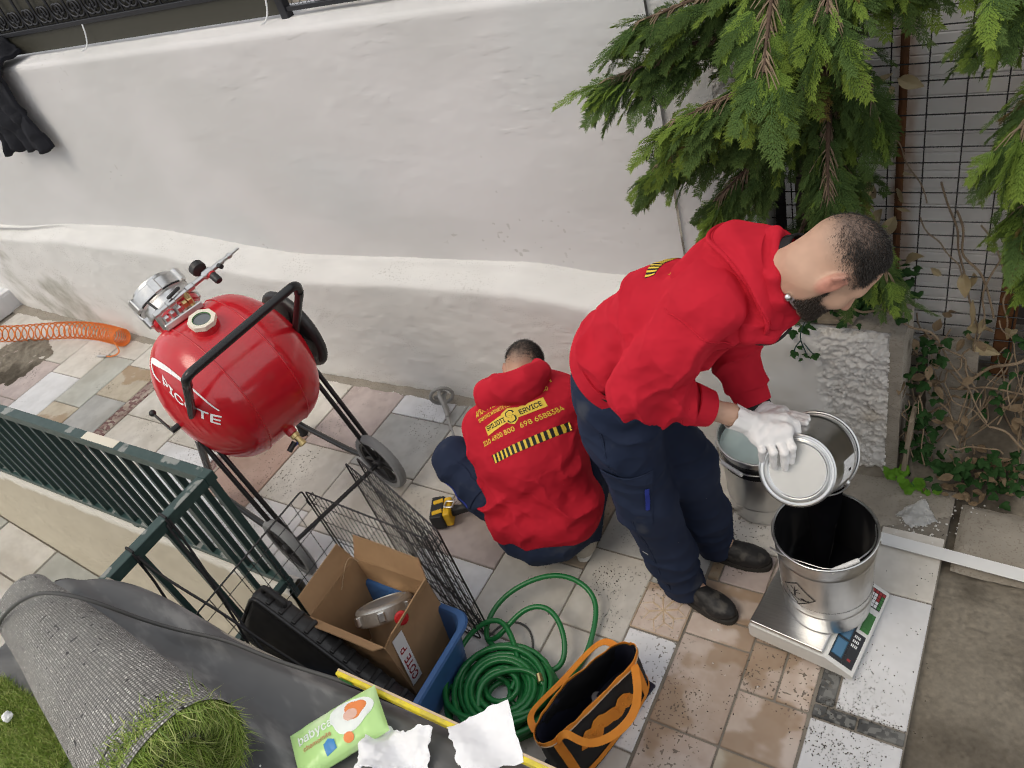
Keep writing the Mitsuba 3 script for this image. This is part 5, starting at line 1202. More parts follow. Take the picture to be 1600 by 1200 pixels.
put(tb + '__base', tf(slab(-L2 * .98, L2 * .98, -W2 * .95, W2 * .95, .002, .010, .002), BF), 'mat_bag_inside')
def bagpoint(u, v, out=0.0):
    u, v = np.asarray(u, float) % 1, np.asarray(v, float); p = bagwall(u, v); q = bagwall((u + .003) % 1, v) - bagwall((u - .003) % 1, v); w = bagwall(u, np.minimum(v + .02, 1)) - bagwall(u, v - .02)
    n = np.cross(q, w); n /= np.linalg.norm(n, axis=-1, keepdims=True); return p + n * out
def strip(us, vs, w, m, name, axis='v', out=.004, n=70):
    us, vs = np.asarray(us, float), np.asarray(vs, float); t = np.linspace(0, 1, n); uu, vv = np.interp(t, np.linspace(0, 1, len(us)), us), np.interp(t, np.linspace(0, 1, len(vs)), vs)
    P = bagpoint(uu, vv, out); e = .5 * w; d = np.gradient(P, axis=0); nrm = bagpoint(uu, vv, out + .01) - P; nrm /= np.linalg.norm(nrm, axis=1, keepdims=True); sd = np.cross(d, nrm); sd /= np.linalg.norm(sd, axis=1, keepdims=True)
    V = np.stack([P - sd * e, P + sd * e], 1).reshape(-1, 3); k = np.arange(n - 1)[:, None] * 2
    put(tb + '__' + name, tf(thick(TM(V, np.vstack([k + [0, 1, 3], k + [0, 3, 2]])), .002), BF), m, 50)
strip(np.linspace(0, .499, 20), np.full(20, .985), .022, 'mat_bag_orange', 'mouth_trim', n=110); strip(np.linspace(.501, 1.0, 20), np.full(20, .985), .018, 'mat_bag_orange', 'mouth_trim', n=110)
for u in (.62, .86): strip([u, u, u], [.05, .5, .97], .030, 'mat_bag_orange', 'strap')
for u in (.12, .38): strip([u, u, u], [.05, .5, .97], .028, 'mat_bag_orange', 'strap')
strip(np.linspace(.52, .98, 20), np.full(20, .10), .020, 'mat_bag_orange', 'base_trim')
for tri, nm in (((.70, .80), 'patch'), ((.02, .09), 'patch')): strip(np.linspace(*tri, 8), [.45, .62, .50, .66, .5, .6, .5, .55], .05, 'mat_bag_orange', nm)
def ribbon(P, w, up, m, key, n=60, t=.002):
    P = spline(P, n); d = np.gradient(P, axis=0); sd = np.cross(d, np.asarray(up, float)); sd /= np.linalg.norm(sd, axis=1, keepdims=True) + 1e-9
    V = np.stack([P - sd * w / 2, P + sd * w / 2], 1).reshape(-1, 3); k = np.arange(n - 1)[:, None] * 2
    return put(key, thick(TM(V, np.vstack([k + [0, 1, 3], k + [0, 3, 2]])), t), m, 50)
def bp(u, v, o): return trimesh.transform_points(bagpoint(np.array([u]), np.array([v]), o), BF)[0]
ribbon([bp(.62, .96, .004), bp(.66, 1.0, .03) + A(0, 0, .02), bp(.70, .8, .07), bp(.76, .62, .075), bp(.82, .9, .05) + A(0, 0, .01), bp(.86, .97, .005)], .026, (.3, .2, 1), 'mat_bag_orange', tb + '__carry_strap')
ribbon([bp(.40, .96, .004), bp(.36, .9, .04), bp(.25, .5, .075), bp(.14, .9, .04), bp(.11, .96, .004)], .024, (-.3, 0, 1), 'mat_bag_orange', tb + '__carry_strap')
put(tb + '__zip', tf(tube(bagpoint(np.linspace(0, .5, 60), np.full(60, .94), .0045), .0022, 6), BF), 'mat_card_edge', True)
put(tb + '__zip', tf(tube(bagpoint(np.linspace(.5, 1.0, 60), np.full(60, .94), .0045), .0022, 6), BF), 'mat_card_edge', True)
tl = thing('blue_tool', 'dark blue tool handle inside the tool bag', 'tool'); put(tl, tf(rbox(.15, .035, .03, .012), BF @ eul(0, -.3, .2, (-.10, -.005, .065))), 'mat_blue_tool', 40)
wr = thing('wrench', 'steel wrench lying inside the tool bag', 'wrench')
put(wr, tf(cat([bevel_box(.15, .016, .006, .002), mv(prism(sg.Point(0, 0).buffer(.020).difference(sg.box(.0, -.008, .03, .008)), .007, -.0035), .082, 0, 0)]), BF @ eul(.2, .1, .1, (-.04, .02, .085))), 'mat_steel')
yt = thing('yellow_tag', 'orange tag hanging inside the far end of the tool bag', 'tag'); put(yt, tf(bevel_box(.045, .003, .035, .0008), BF @ eul(.25, 0, .1, (.115, .075, .125))), 'mat_bag_orange')
# ---------------------------------------------------------------- cordless drill lying by the crouching man
dr_ = thing('cordless_drill', 'yellow and black cordless drill lying beside the crouching worker\'s knee', 'drill')
DB = frame((-1.965, 1.462, .052), x=unit((.88, .44, .02)), z=(0, 0, 1))   # x from battery to handle
put(dr_ + '__battery', tf(rbox(.060, .125, .080, .010), DB @ rotz(.0, (-.010, 0, .0))), 'mat_drill_black', 30)
put(dr_ + '__base', tf(rbox(.035, .105, .078, .010), DB @ rotz(0, (.034, 0, 0))), 'mat_drill_yellow', 30)
for y in (-.030, .028): put(dr_ + '__battery_stripe', tf(rbox(.045, .022, .008, .003), DB @ rotz(.25, (-.006, y, .039))), 'mat_drill_yellow', 30)
put(dr_ + '__belt_hook', tf(tube(fillet([(.012, -.014, 0), (.050, -.020, 0), (.056, .012, 0), (.018, .018, 0), (.012, -.014, 0)], .008), .0045, 7), DB @ rotz(.0, (.015, 0, .046))), 'mat_steel', True)
put(dr_ + '__handle', tf(tube([(.04, 0, .0), (.09, .004, .002), (.15, .012, .004), (.20, .022, .006)], [.026, .021, .022, .027], 14), DB), 'mat_drill_black', True)
put(dr_ + '__grip_band', tf(tube([(.075, .012, .014), (.11, .010, .018), (.14, .016, .014)], .007, 8), DB), 'mat_wood_old', True)
put(dr_ + '__motor', tf(rbox(.075, .20, .070, .022), DB @ rotz(-.25, (.225, .03, .006))), 'mat_drill_yellow', 30)
put(dr_ + '__chuck', tf(lathe([(0, 0), (.024, 0), (.024, .03), (.016, .05), (0, .052)], 20), DB @ frame((.255, .12, .006), z=(.25, .97, 0))), 'mat_drill_black', 40)
# mixing paddle smeared with cement, lying against the wall foot
mp = thing('mixing_paddle', 'cement-smeared mixing paddle lying at the foot of the wall', 'paddle')
put(mp + '__shaft', tube([(-2.15, 1.86, .035), (-2.235, 1.945, .045), (-2.29, 2.0, .05)], [.0055, .006, .011], 10), 'mat_paddle_grey', True)
for k in range(3):
    a = k * 2.1; u = A(math.cos(a) * .7, math.cos(a) * -.7, math.sin(a))
    d = unit((-.66, .74, .25)); c = A(-2.29, 2.0, .05)
    put(mp + '__blade', tube(spline([c, c + d * .03 + u * .045, c + d * .09 + u * .052, c + d * .135 + np.cross(d, u) * .035, c + d * .12], 26), [.010] * 26, 8, flat=.6), 'mat_paddle_grey', True)
put(mp + '__ring', tube(np.array([A(-2.375, 2.095, .078) + A(math.cos(a) * .055 * .72, math.cos(a) * .055 * .69, 0) + A(0, -.01, .055) * math.sin(a) for a in np.linspace(0, 2 * np.pi, 30, endpoint=False)]), .009, 8, closed=True), 'mat_paddle_grey', True)
# ---------------------------------------------------------------- orange spiral air hose
oh = thing('orange_air_hose', 'orange spiral air hose lying on the path at the far left', 'hose')
cen = spline([(-6.9, 1.86, .064), (-6.4, 1.925, .064), (-5.9, 2.045, .066), (-5.5, 2.10, .068), (-5.17, 2.09, .066)], 60)
N = 34 * 22; t = np.linspace(0, 1, N); tt = 1 - (1 - t) ** 1.5 * 1.0
cc = np.stack([np.interp(tt, np.linspace(0, 1, 60), cen[:, i]) for i in range(3)], 1); dd = np.gradient(cc, axis=0); dd /= np.linalg.norm(dd, axis=1, keepdims=True)
sd = np.cross(dd, A(0, 0, 1)); a = t * 34 * 2 * np.pi
put(oh + '__spiral', tube(cc + .060 * (np.cos(a)[:, None] * sd + np.sin(a)[:, None] * A(0, 0, 1)), .0045, 7), 'mat_orange_hose', True)
e = cc[-1] + .060 * sd[-1]
put(oh + '__tail', tube(spline([e, e + A(.04, -.02, -.01), (-5.11, 1.99, .03), (-5.16, 1.955, .012), (-5.22, 1.945, .010)], 24), .0045, 7), 'mat_orange_hose', True)
put(oh + '__coupling', tf(lathe([(0, 0), (.007, 0), (.009, .02), (.012, .022), (.012, .05), (.009, .052), (.009, .085), (0, .086)], 14), frame((-5.215, 1.945, .012), z=(-.95, -.2, 0))), 'mat_steel', 40)
# ---------------------------------------------------------------- right side: strip, film, sprouts
ps = thing('white_strip', 'flat white plastic strip lying across the path edge', 'strip')
put(ps, tf(bevel_box(.62, .052, .003, .0008), frame((.005, 1.858, .018), x=unit((.455, -.025, -.010)), z=(0, .05, 1))), 'mat_pvc_white')
cf = thing('plastic_scrap', 'crumpled scrap of clear plastic film on the mortar beside the path', 'scrap')
def film(u, v):
    P = np.stack([(u - .5) * .115, (v - .5) * .095, u * 0], -1); P[..., 2] = nz(P, 24, 3, 4) * .07 + .025 * np.exp(-((u - .5) ** 2 + (v - .5) ** 2) * 6); P[..., 0] += nz(P, 30, 5) * .02; P[..., 1] += nz(P, 30, 6) * .02; return P
put(cf, tf(grid(film, 50, 44), eul(0, 0, .7, (-.195, 2.0, .022))), 'mat_film', 30)
# ---------------------------------------------------------------- people
def flatcone(S, a, b, ra, rb, k=.03): return S.flat(a, b, ra, rb, k)
def normals(me): return meshkit.arrays(TM(me.vertices, me.faces), True)[2]
def push(me, fn):
    v = np.array(me.vertices); me.vertices = v + normals(me) * fn(v)[:, None]; return me
def folds(P, c, d, rad, freq, amp, seed, wob=2.2):
    """cloth folds across direction d, round the point c."""
    q = P - A(*c); s = q @ unit(d); w = np.exp(-(np.linalg.norm(q, axis=1) / rad) ** 2)
    n1 = meshkit.fbm(P * 8, 2, seed) - .5; n2 = meshkit.noise(P * 17, seed + 40)
    ph = s * freq * .55 + 2 * wob * n1
    return 1.7 * amp * w * (.35 + 1.2 * n2) * (1 - 1.9 * np.abs(np.sin(ph)) ** .8)
class Head:
    def __init__(self, o, fwd, up, s=.94):
        self.s = s
        self.o = A(*o); u = unit(up); f = unit(A(*fwd) - np.dot(fwd, u) * u); self.m = np.stack([f, np.cross(u, f) * -1, u], 1)   # f, right, up
    def __call__(self, f, r, u): return self.o + self.m @ A(f, r, u) * self.s
    def local(self, P): return (P - self.o) @ self.m / self.s
    def build(self, S):
        b = lambda c, r, k=.02: S.ball(self(*c), A(*r) * self.s, k, self.m)
        b((-.012, 0, .035), (.099, .077, .092), .03); b((.020, 0, -.018), (.072, .066, .080), .03); b((.034, 0, -.062), (.058, .054, .055), .03)
        S.cone(self(-.01, .052, -.045), self(.072, .018, -.098), .020, .018, .03); S.cone(self(-.01, -.052, -.045), self(.072, -.018, -.098), .020, .018, .03)
        b((.078, 0, -.100), (.022, .024, .018), .025)
        for s in (-1, 1):
            S.cone(self(.078, s * .012, .030), self(.064, s * .052, .026), .013, .010, .018)              # brow
            b((.060, s * .046, -.022), (.024, .022, .020), .025)                                        # cheekbone
            S.cut(self(.094, s * .032, .008), (.013, .020, .012), .014, self.m)
            b((.070, s * .032, .008), (.0135, .0145, .0125), .006)                                      # eye
            b((-.008, s * .082, -.004), (.021, .012, .035), .008); S.cut(self(-.002, s * .096, .000), (.010, .008, .018), .006, self.m)   # ear
            S.cone(self(-.024, s * .091, .004), self(-.014, s * .090, .027), .0052, .0052, .005); S.cone(self(-.014, s * .090, .027), self(.006, s * .086, .022), .0052, .0048, .005)
            b((.001, s * .076, -.034), (.009, .006, .009), .008)
            b((.099, s * .013, -.036), (.012, .009, .008), .010)                                         # nostril wing
        S.cone(self(.088, 0, .020), self(.120, 0, -.026), .0085, .0125, .012)
        b((.086, 0, -.066), (.014, .024, .0062), .008); b((.084, 0, -.077), (.013, .021, .0065), .008)
    def colours(self, P):
        q = self.local(P); f, r, u = q.T; ar = np.abs(r)
        c = np.tile(A(.50, .315, .225), (len(P), 1)); n = meshkit.fbm(P * 60, 3, 3)[:, None]; c = c * (.93 + .14 * n)
        inh = np.linalg.norm(q, axis=1) < .2
        ear = np.clip(1.6 - ((f + .006) / .024) ** 2 - ((u + .004) / .037) ** 2, 0, 1) * np.clip((ar - .076) / .004, 0, 1) * inh; c = c * (1 - ear[:, None]) + A(.50, .23, .17) * ear[:, None]
        red = np.exp(-(((f - .11) / .02) ** 2 + (r / .02) ** 2 + ((u + .03) / .02) ** 2)); c = c * (1 - .25 * red[:, None] * A(0, 1, 1))
        h = self.hairmask(P); c = np.where((inh & (h > .02))[:, None], c * (1 - .80 * np.clip(h, 0, 1)[:, None]) + A(.045, .04, .038) * .80 * np.clip(h, 0, 1)[:, None], c)
        bd = self.beardmask(P); c = np.where((inh & (bd > .02))[:, None], c * (1 - .7 * bd[:, None]) + A(.05, .035, .028) * .7 * bd[:, None], c)
        lash = inh & (np.abs(u - .001) < .0022) & (np.abs(ar - .032) < .015) & (f > .066); c[lash] = A(.03, .02, .018)
        brow = inh & (np.abs(u - .031 + .2 * (ar - .03) ** 2 * 40) < .005) & (ar > .012) & (ar < .050) & (f > .05); c[brow] = A(.06, .04, .03)
        lip = inh & (f > .082) & (np.abs(u + .072) < .011) & (ar < .022); c[lip] = A(.42, .19, .16)
        return c
    def hairmask(self, P):
        f, r, u = self.local(P).T; ar = np.abs(r); n = (meshkit.fbm(P * 40, 2, 8) - .5) * .025
        front = .052 - .30 * np.maximum(ar - .015, 0) * (ar < .055) + n              # hairline, receding at the temples
        side = np.clip((u + .008 + .06 * np.minimum(f, 0) + n) / .080, 0, 1) ** 1.3           # fades down the sides and nape
        top = np.clip((front - f) / .010 + np.clip((u - .125) / .02, 0, 0), 0, 1)
        return side * top
    def beardmask(self, P):
        f, r, u = self.local(P).T; ar = np.abs(r); n = (meshkit.fbm(P * 50, 2, 9) - .5) * .016
        jaw = np.clip((-.030 - .22 * np.maximum(f - .012, 0) - u + n) / .022, 0, 1) * np.clip((f - .004 + n * .5) / .012, 0, 1) * np.clip((u + .128) / .03, 0, 1)
        burn = np.clip((f - .006) / .008, 0, 1) * np.clip((.026 - f) / .010, 0, 1) * np.clip((-.006 - u) / .020, 0, 1) * (ar > .05)
        mous = np.clip((f - .070) / .01, 0, 1) * (np.abs(u + .055) < .010) * (ar < .032)
        lips = (f > .080) & (np.abs(u + .072) < .0075) & (ar < .022)
        return np.clip(np.maximum(np.maximum(jaw, burn * .9), mous * .9), 0, 1) * ~lips
def strands(body, head, mask, n, L, flow, w, seed, lift=.5):
    g = rnd(seed); v, f = np.array(body.vertices), np.array(body.faces); N = normals(body); c = v[f].mean(1)
    near = np.linalg.norm(c - head.o, axis=1) < .17; f = f[near]; c = c[near]
    ar = np.linalg.norm(np.cross(v[f[:, 1]] - v[f[:, 0]], v[f[:, 2]] - v[f[:, 0]]), axis=1) * mask(c); ar = np.maximum(ar, 0)
    ar = ar ** 1.0 * np.clip(mask(c) * 2.0 - .55, 0, 1); k = g.choice(len(f), n, p=ar / ar.sum()); b = g.dirichlet((1, 1, 1), n); p = (v[f[k]] * b[..., None]).sum(1); nn = (N[f[k]] * b[..., None]).sum(1); nn /= np.linalg.norm(nn, axis=1, keepdims=True)
    m = mask(p); fl = flow(head.local(p)) @ head.m.T; d = nn * lift + fl + g.normal(size=(n, 3)) * .28; d /= np.linalg.norm(d, axis=1, keepdims=True)
    l = L * (.15 + .85 * m)[:, None] * g.uniform(.6, 1.2, (n, 1)); s = np.cross(d, g.normal(size=(n, 3))); s /= np.linalg.norm(s, axis=1, keepdims=True)
    p0 = p - nn * .0008; p1 = p + d * l * .6; p2 = p1 + unit_rows(d - nn * .5) * l * .5
    V = np.stack([p0 - s * w, p0 + s * w, p1 + s * w * .8, p1 - s * w * .8, p2], 1).reshape(-1, 3); q = np.arange(n)[:, None] * 5
    return TM(V, np.vstack([q + [0, 1, 2], q + [0, 2, 3], q + [3, 2, 4]]))
def unit_rows(a): return a / np.linalg.norm(a, axis=1, keepdims=True)
def hand(W, fingers, thumb, palm_r=.017, fr=.0081, grow=0.0):
    """W wrist; fingers: lists of knuckle, mid joint, end joint, tip."""
    S = Sdf(); S.cone(W[0], W[1], .026 + grow, .029 + grow, .02)
    for i, F in enumerate(fingers):
        S.cone(W[1], F[0], .021 + grow, palm_r + grow, .016)
        r = fr * (1.0, 1.08, 1.02, .90)[i] + grow
        S.chain(F, [r * 1.18, r * 1.06, r * .96, r * .86], .005)
    for a, b in zip(fingers, fingers[1:]): S.cone(a[0], b[0], palm_r + grow, palm_r + grow, .012)
    S.chain(thumb, [.020 + grow, .0145 + grow, .0115 + grow, .0098 + grow], .010)
    return S
def curl(F):
    """knuckle, middle, tip -> adds the last joint."""
    k, m, t = [A(*x) for x in F]; e = m + (t - m) * .55 + unit(np.cross(np.cross(t - m, m - k), t - m) + 1e-6) * -.002; return [k, m, e, t]
def shoe(key, toe, heel, m='mat_boot', sole='mat_boot_sole', w=.046, h=.115, lift=0.0):
    toe, heel = A(*toe), A(*heel); x = unit(toe - heel); z = unit(np.cross(x, np.cross((0, 0, 1), x))); L = np.linalg.norm(toe - heel); F = frame(heel, x=x, y=np.cross(z, x))
    q = lambda a, b, c: trimesh.transform_points(np.array([[a, b, c]]), F)[0]
    S = Sdf(); S.ball(q(.045, 0, .045), (.048, .036, .05), .03, F[:3, :3]); S.ball(q(L * .42, 0, .045), (.09, .036, .045), .03, F[:3, :3]); S.ball(q(L - .075, .002, .034), (.078, w, .036), .03, F[:3, :3])
    S.cone(q(.055, 0, .05), q(.050, 0, h + .03), .047, .045, .03); S.half(q(0, 0, .012), -z, .008)
    me = S.mesh(*[f(np.array([q(a, b, c) for a in (-.03, L + .03) for b in (-.08, .08) for c in (-.02, h + .09)]), 0) + o for f, o in ((np.min, -.02), (np.max, .02))], .005, 3)
    put(key, push(me, lambda P: nz(P, 26, 5, 3) * .006), m, True)
    a = np.linspace(0, 2 * np.pi, 48, endpoint=False); X = L / 2 + (L / 2 + .004) * np.cos(a); ww = (.038 + (w - .036) * np.clip((X / L - .3) / .4, 0, 1)) * np.sign(np.sin(a)) * np.abs(np.sin(a)) ** .62
    put(key + '__sole', tf(prism(np.stack([X, ww], 1), .020, .002), F), sole)
    for i in range(4): put(key + '__lace', tf(tube(spline([(L * .40 + i * .026, -.026, .074 - i * .008), (L * .40 + i * .026 + .006, 0, .090 - i * .010), (L * .40 + i * .026 - .004, .026, .074 - i * .008)], 10), .0026, 6), F), 'mat_dark_cloth', True)
def project(me, F, m, lift=.0012, cut=.012, nmin=.15):
    """lays a flat mesh (xy of the frame F) on the side of me that faces F's z."""
    from scipy.interpolate import LinearNDInterpolator, NearestNDInterpolator
    Fi = np.linalg.inv(F); v = trimesh.transform_points(me.vertices, Fi); n = normals(me) @ F[:3, 2]
    v0, f0 = trimesh.remesh.subdivide_to_size(m.vertices, m.faces, cut, max_iter=7); lo, hi = v0.min(0) - .03, v0.max(0) + .03
    k = (n > nmin) & (v[:, 0] > lo[0]) & (v[:, 0] < hi[0]) & (v[:, 1] > lo[1]) & (v[:, 1] < hi[1]) & (v[:, 2] > -.16)
    h = LinearNDInterpolator(v[k][:, :2], v[k][:, 2])(v0[:, :2]); bad = np.isnan(h)
    if bad.any(): h[bad] = NearestNDInterpolator(v[k][:, :2], v[k][:, 2])(v0[bad][:, :2])
    return tf(TM(np.c_[v0[:, :2], h + lift + v0[:, 2]], f0), F)
def centred(t, h, d=.0004, bold=True, width=None, slant=0.0):
    m = text(t, h, d, bold); b = m.bounds; m = mv(m, -(b[0][0] + b[1][0]) / 2, 0, 0)
    if width: m.vertices[:, 0] *= width / (b[1][0] - b[0][0])
    if slant: m.vertices[:, 0] += m.vertices[:, 1] * slant
    return m
def back_print(key, me, F, s=1.0):
    """the firm's print on the back of the hoodie."""
    Y = 'mat_print_yellow'
    def lay(name, m, mm, lift=.0014, y=0.0): put(key + '__' + name, project(me, F, mv(m, 0, y, 0), lift), mm)
    lay('lettering', centred('ΑΠΟΦΡΑΞΕΙΣ ΜΕ ΚΑΜΕΡΑ', .021 * s, width=.275 * s), Y, y=.066 * s)
    lay('lettering', centred('ΕΠΙΣΚΕΥΕΣ ΑΠΟΧΕΤΕΥΣΕΩΝ ΧΩΡΙΣ ΣΚΑΨΙΜΟ', .0125 * s, width=.25 * s), Y, y=.043 * s)
    ban = sg.Polygon([(-.105 * s, -.014 * s), (-.02 * s, -.004 * s), (.02 * s, -.004 * s), (.105 * s, -.008 * s), (.105 * s, .026 * s), (.0, .030 * s), (-.105 * s, .018 * s)]).union(sg.Polygon([(-.026 * s, .030 * s), (0, .040 * s), (.026 * s, .030 * s), (.016 * s, -.008 * s), (0, -.020 * s), (-.016 * s, -.008 * s)]))
    lay('banner', prism(ban, .0003), Y)
    lay('banner_letters', mv(centred('SPILIOTI', .016 * s, width=.078 * s), -.060 * s, .001, 0), 'mat_print_black', .0024); lay('banner_letters', mv(centred('ERVICE', .016 * s, width=.068 * s), .061 * s, .002, 0), 'mat_print_black', .0024)
    lay('banner_letters', centred('S', .040 * s, width=.030 * s), 'mat_print_black', .0022, -.010 * s); lay('banner_letters', centred('S', .034 * s, width=.022 * s), Y, .0032, -.007 * s)
    lay('lettering', centred('210 4900 800   698 6588384', .0165 * s, width=.275 * s), Y, y=-.040 * s)
    st = sg.box(-.122 * s, -.110 * s, .122 * s, -.080 * s); lay('hazard_tape', prism(st, .0003), 'mat_print_black', .0012)
    for i in range(15):
        x = (-.120 + i * .0166) * s; lay('hazard_stripe', prism(sg.Polygon([(x, -.110 * s), (x + .0075 * s, -.110 * s), (x + .0115 * s, -.080 * s), (x + .004 * s, -.080 * s)]).intersection(st), .0003), Y, .0020)
def seam(key, me, P, r=.0016, n=60, m='mat_red_fleece'):
    from scipy.spatial import cKDTree
    v = np.array(me.vertices); N = normals(me); q = spline(P, n); i = cKDTree(v).query(q, k=6)[1]; q = v[i].mean(1) + N[i[:, 0]] * .0002
    for _ in range(3): q[1:-1] = (q[:-2] + 2 * q[1:-1] + q[2:]) / 4
    put(key, tube(q, r, 6), m, True)
def cuff(key, p, d, r, L, m, r1=None, seed=1):
    d = unit(d); F = frame(p, z=d)
    def fn(u, v): a = v * 2 * np.pi; rr = (r + ((r1 or r) - r) * u) * (1 + .03 * np.sin(3 * a + seed)); z = u * L; return np.stack([rr * np.cos(a), rr * np.sin(a), z], -1)
    put(key, tf(thick(grid(fn, 10, 40), .006), F), m, 50)
# ---- standing man, bent over the pails
pa = thing('person', 'bearded man in red hoodie and white gloves bending over to tip a tin pail', 'person')
H1 = Head((-.352, 1.505, 1.432), (.35, .09, -.93), (.85, .26, .40))
N1 = A(-.510, 1.53, 1.362)
SR, ER, WR = A(-.590, 1.370, 1.375), A(-.785, 1.295, 1.165), A(-.589, 1.408, 1.012)
SL_, EL, WL = A(-.600, 1.690, 1.235), A(-.690, 1.700, 1.00), A(-.600, 1.620, .855)
HR, KR, AR = A(-.945, 1.435, .94), A(-.915, 1.425, .53), A(-.868, 1.452, .10)
HL, KL, AL = A(-.945, 1.600, .93), A(-.850, 1.630, .50), A(-.820, 1.648, .10)
PV, CH = A(-.955, 1.518, .985), A(-.735, 1.53, 1.215)
def hand_a(grow):
    W = (WR, A(-.548, 1.424, .975))
    kn = [A(-.462, 1.450, .942), A(-.479, 1.432, .940), A(-.499, 1.416, .942), A(-.520, 1.402, .946)]
    mid = [A(-.437, 1.416, .918), A(-.453, 1.396, .914), A(-.477, 1.384, .922), A(-.503, 1.376, .932)]
    tip = [A(-.440, 1.413, .866), A(-.454, 1.399, .850), A(-.482, 1.396, .850), A(-.514, 1.400, .866)]
    return hand(W, [curl(x) for x in zip(kn, mid, tip)], [A(-.520, 1.452, .965), A(-.478, 1.485, .945), A(-.452, 1.498, .918), A(-.440, 1.482, .893)], grow=grow)
def hand_b(grow):
    W = (WL, A(-.575, 1.60, .845))
    kn = [A(-.530, 1.555, .852), A(-.525, 1.578, .850), A(-.522, 1.600, .842), A(-.522, 1.620, .830)]
    mid = [A(-.492, 1.535, .872), A(-.484, 1.562, .868), A(-.484, 1.588, .856), A(-.488, 1.612, .840)]
    tip = [A(-.452, 1.525, .878), A(-.440, 1.556, .872), A(-.442, 1.586, .856), A(-.450, 1.612, .838)]
    return hand(W, [curl(x) for x in zip(kn, mid, tip)], [A(-.565, 1.585, .83), A(-.545, 1.56, .81), A(-.53, 1.555, .785), A(-.525, 1.56, .765)], grow=grow)
S = Sdf(); H1.build(S)
S.cone(H1(-.030, 0, -.055), N1, .056, .062, .04)
S.chain([N1, CH, PV], [.075, .115, .12], .06).cone(SR, SL_, .05, .05, .06)
S.chain([SR, ER, WR], [.050, .040, .027], .03).chain([SL_, EL, WL], [.050, .040, .027], .03)
S.chain([HR, KR, AR], [.080, .055, .038], .04).chain([HL, KL, AL], [.080, .055, .038], .04)
S.cone(AR, AR + A(.12, -.02, -.06), .032, .022, .02).cone(AL, AL + A(.12, 0, -.06), .032, .022, .02)
for hh in (hand_a(-.0022), hand_b(-.0022)): S.ops += hh.ops
body = S.mesh((-1.15, 1.15, 0.0), (-.15, 1.9, 1.65), .0048, 3)
put(pa, body, 'mat_skin', True, color=H1.colours(np.array(body.vertices)))
def flow_hair(q): f, r, u = q.T; return np.stack([.75 - 0 * f, r * 6, -.15 - np.abs(r) * 6], 1) * .8
put(pa + '__hair', strands(body, H1, H1.hairmask, 21000, .0135, flow_hair, .00036, 21, .22), 'mat_hair')
put(pa + '__beard', strands(body, H1, H1.beardmask, 9000, .012, lambda q: np.tile([.25, 0, -.8], (len(q), 1)), .00042, 22, .55), 'mat_beard_hair')
for nm, hh, lo, hi, w0, d0 in (('glove', hand_a(.0016), (-.64, 1.33, .80), (-.38, 1.56, 1.07), A(-.574, 1.412, .998), A(.42, .16, -.36)), ('glove', hand_b(.0016), (-.68, 1.46, .70), (-.38, 1.69, .92), A(-.605, 1.622, .858), A(.25, -.18, -.1))):
    k = free(pa + '__glove'); me = hh.mesh(lo, hi, .0028, 2)
    v = np.array(me.vertices)
    push(me, lambda P: folds(P, w0, d0, .06, 300, .0013, 5) + folds(P, w0 + unit(d0) * .06, d0 + A(.2, -.3, 0), .06, 230, .0010, 6) + nz(P, 60, 7, 2) * .0018)
    put(k, me, 'mat_glove', True)
    dd = unit(d0); e1 = frame(w0, z=dd)
    def gc_(u, v): a = v * 2 * np.pi; r = .033 - .0035 * u + .0016 * np.sin(9 * a) * (1 - u); return np.stack([r * np.cos(a), r * np.sin(a), (u - .3) * .05 + .0015 * np.sin(7 * a)], -1)
    put(k + '__cuff', tf(thick(grid(gc_, 12, 60), .0012), e1), 'mat_glove', True)
# trousers
S = Sdf()
flatcone(S, AR - A(-.01, 0, .062), AR + (KR - AR) * .35, .074, .082, .03); S.chain([AR + (KR - AR) * .35, KR, HR + A(.0, 0, -.10), HR + A(.005, .012, .0)], [.082, .093, .112, .118], .05)
flatcone(S, AL - A(-.01, 0, .062), AL + (KL - AL) * .35, .072, .080, .03); S.chain([AL + (KL - AL) * .35, KL, HL + A(.0, 0, -.10), HL + A(.005, -.012, .0)], [.080, .092, .110, .116], .05)
S.cone(PV + A(.005, -.055, .0), PV + A(.005, .055, 0), .125, .125, .06).cone(PV, PV + A(.075, 0, .095), .128, .125, .05)
tr_m = S.mesh((-1.2, 1.2, -.03), (-.55, 1.9, 1.3), .0072, 5)
def tr_f(P):
    o = folds(P, KR + A(-.05, 0, .05), (.25, .1, 1), .13, 62, .006, 1) + folds(P, AR + A(0, 0, .08), (.1, .2, 1), .13, 78, .0075, 2) + folds(P, AL + A(0, 0, .08), (.1, -.2, 1), .13, 78, .0075, 3) + folds(P, HR + A(.07, -.02, -.05), (.6, .1, .8), .16, 50, .0065, 4)
    o += folds(P, KL + A(0, 0, .05), (.2, 0, 1), .13, 60, .006, 5) + folds(P, (-.93, 1.36, .80), (.5, .3, 1), .14, 36, .004, 6)
    return o + nz(P * A(1, 1, .6), 8, 9, 3) * .016
push(tr_m, tr_f); tk = pa + '__trousers'; put(tk, tr_m, 'mat_navy', True)
seam(tk + '__side_seam', tr_m, [HR + A(.0, -.13, .02), (KR + HR) / 2 + A(0, -.12, 0), KR + A(0, -.1, 0), (KR + AR) / 2 + A(0, -.09, 0), AR + A(0, -.08, 0)], .0018, m='mat_navy')
PFm = frame((-.905, 1.25, .66), z=(.15, -1, .12), x=(.98, .15, -.1))
put(tk + '__cargo_pocket', project(tr_m, PFm, bevel_box(.15, .19, .006, .002), .003, .02), 'mat_navy')
put(tk + '__pocket_flap', project(tr_m, PFm, mv(bevel_box(.158, .055, .006, .002), 0, .085, 0), .009, .02), 'mat_navy')
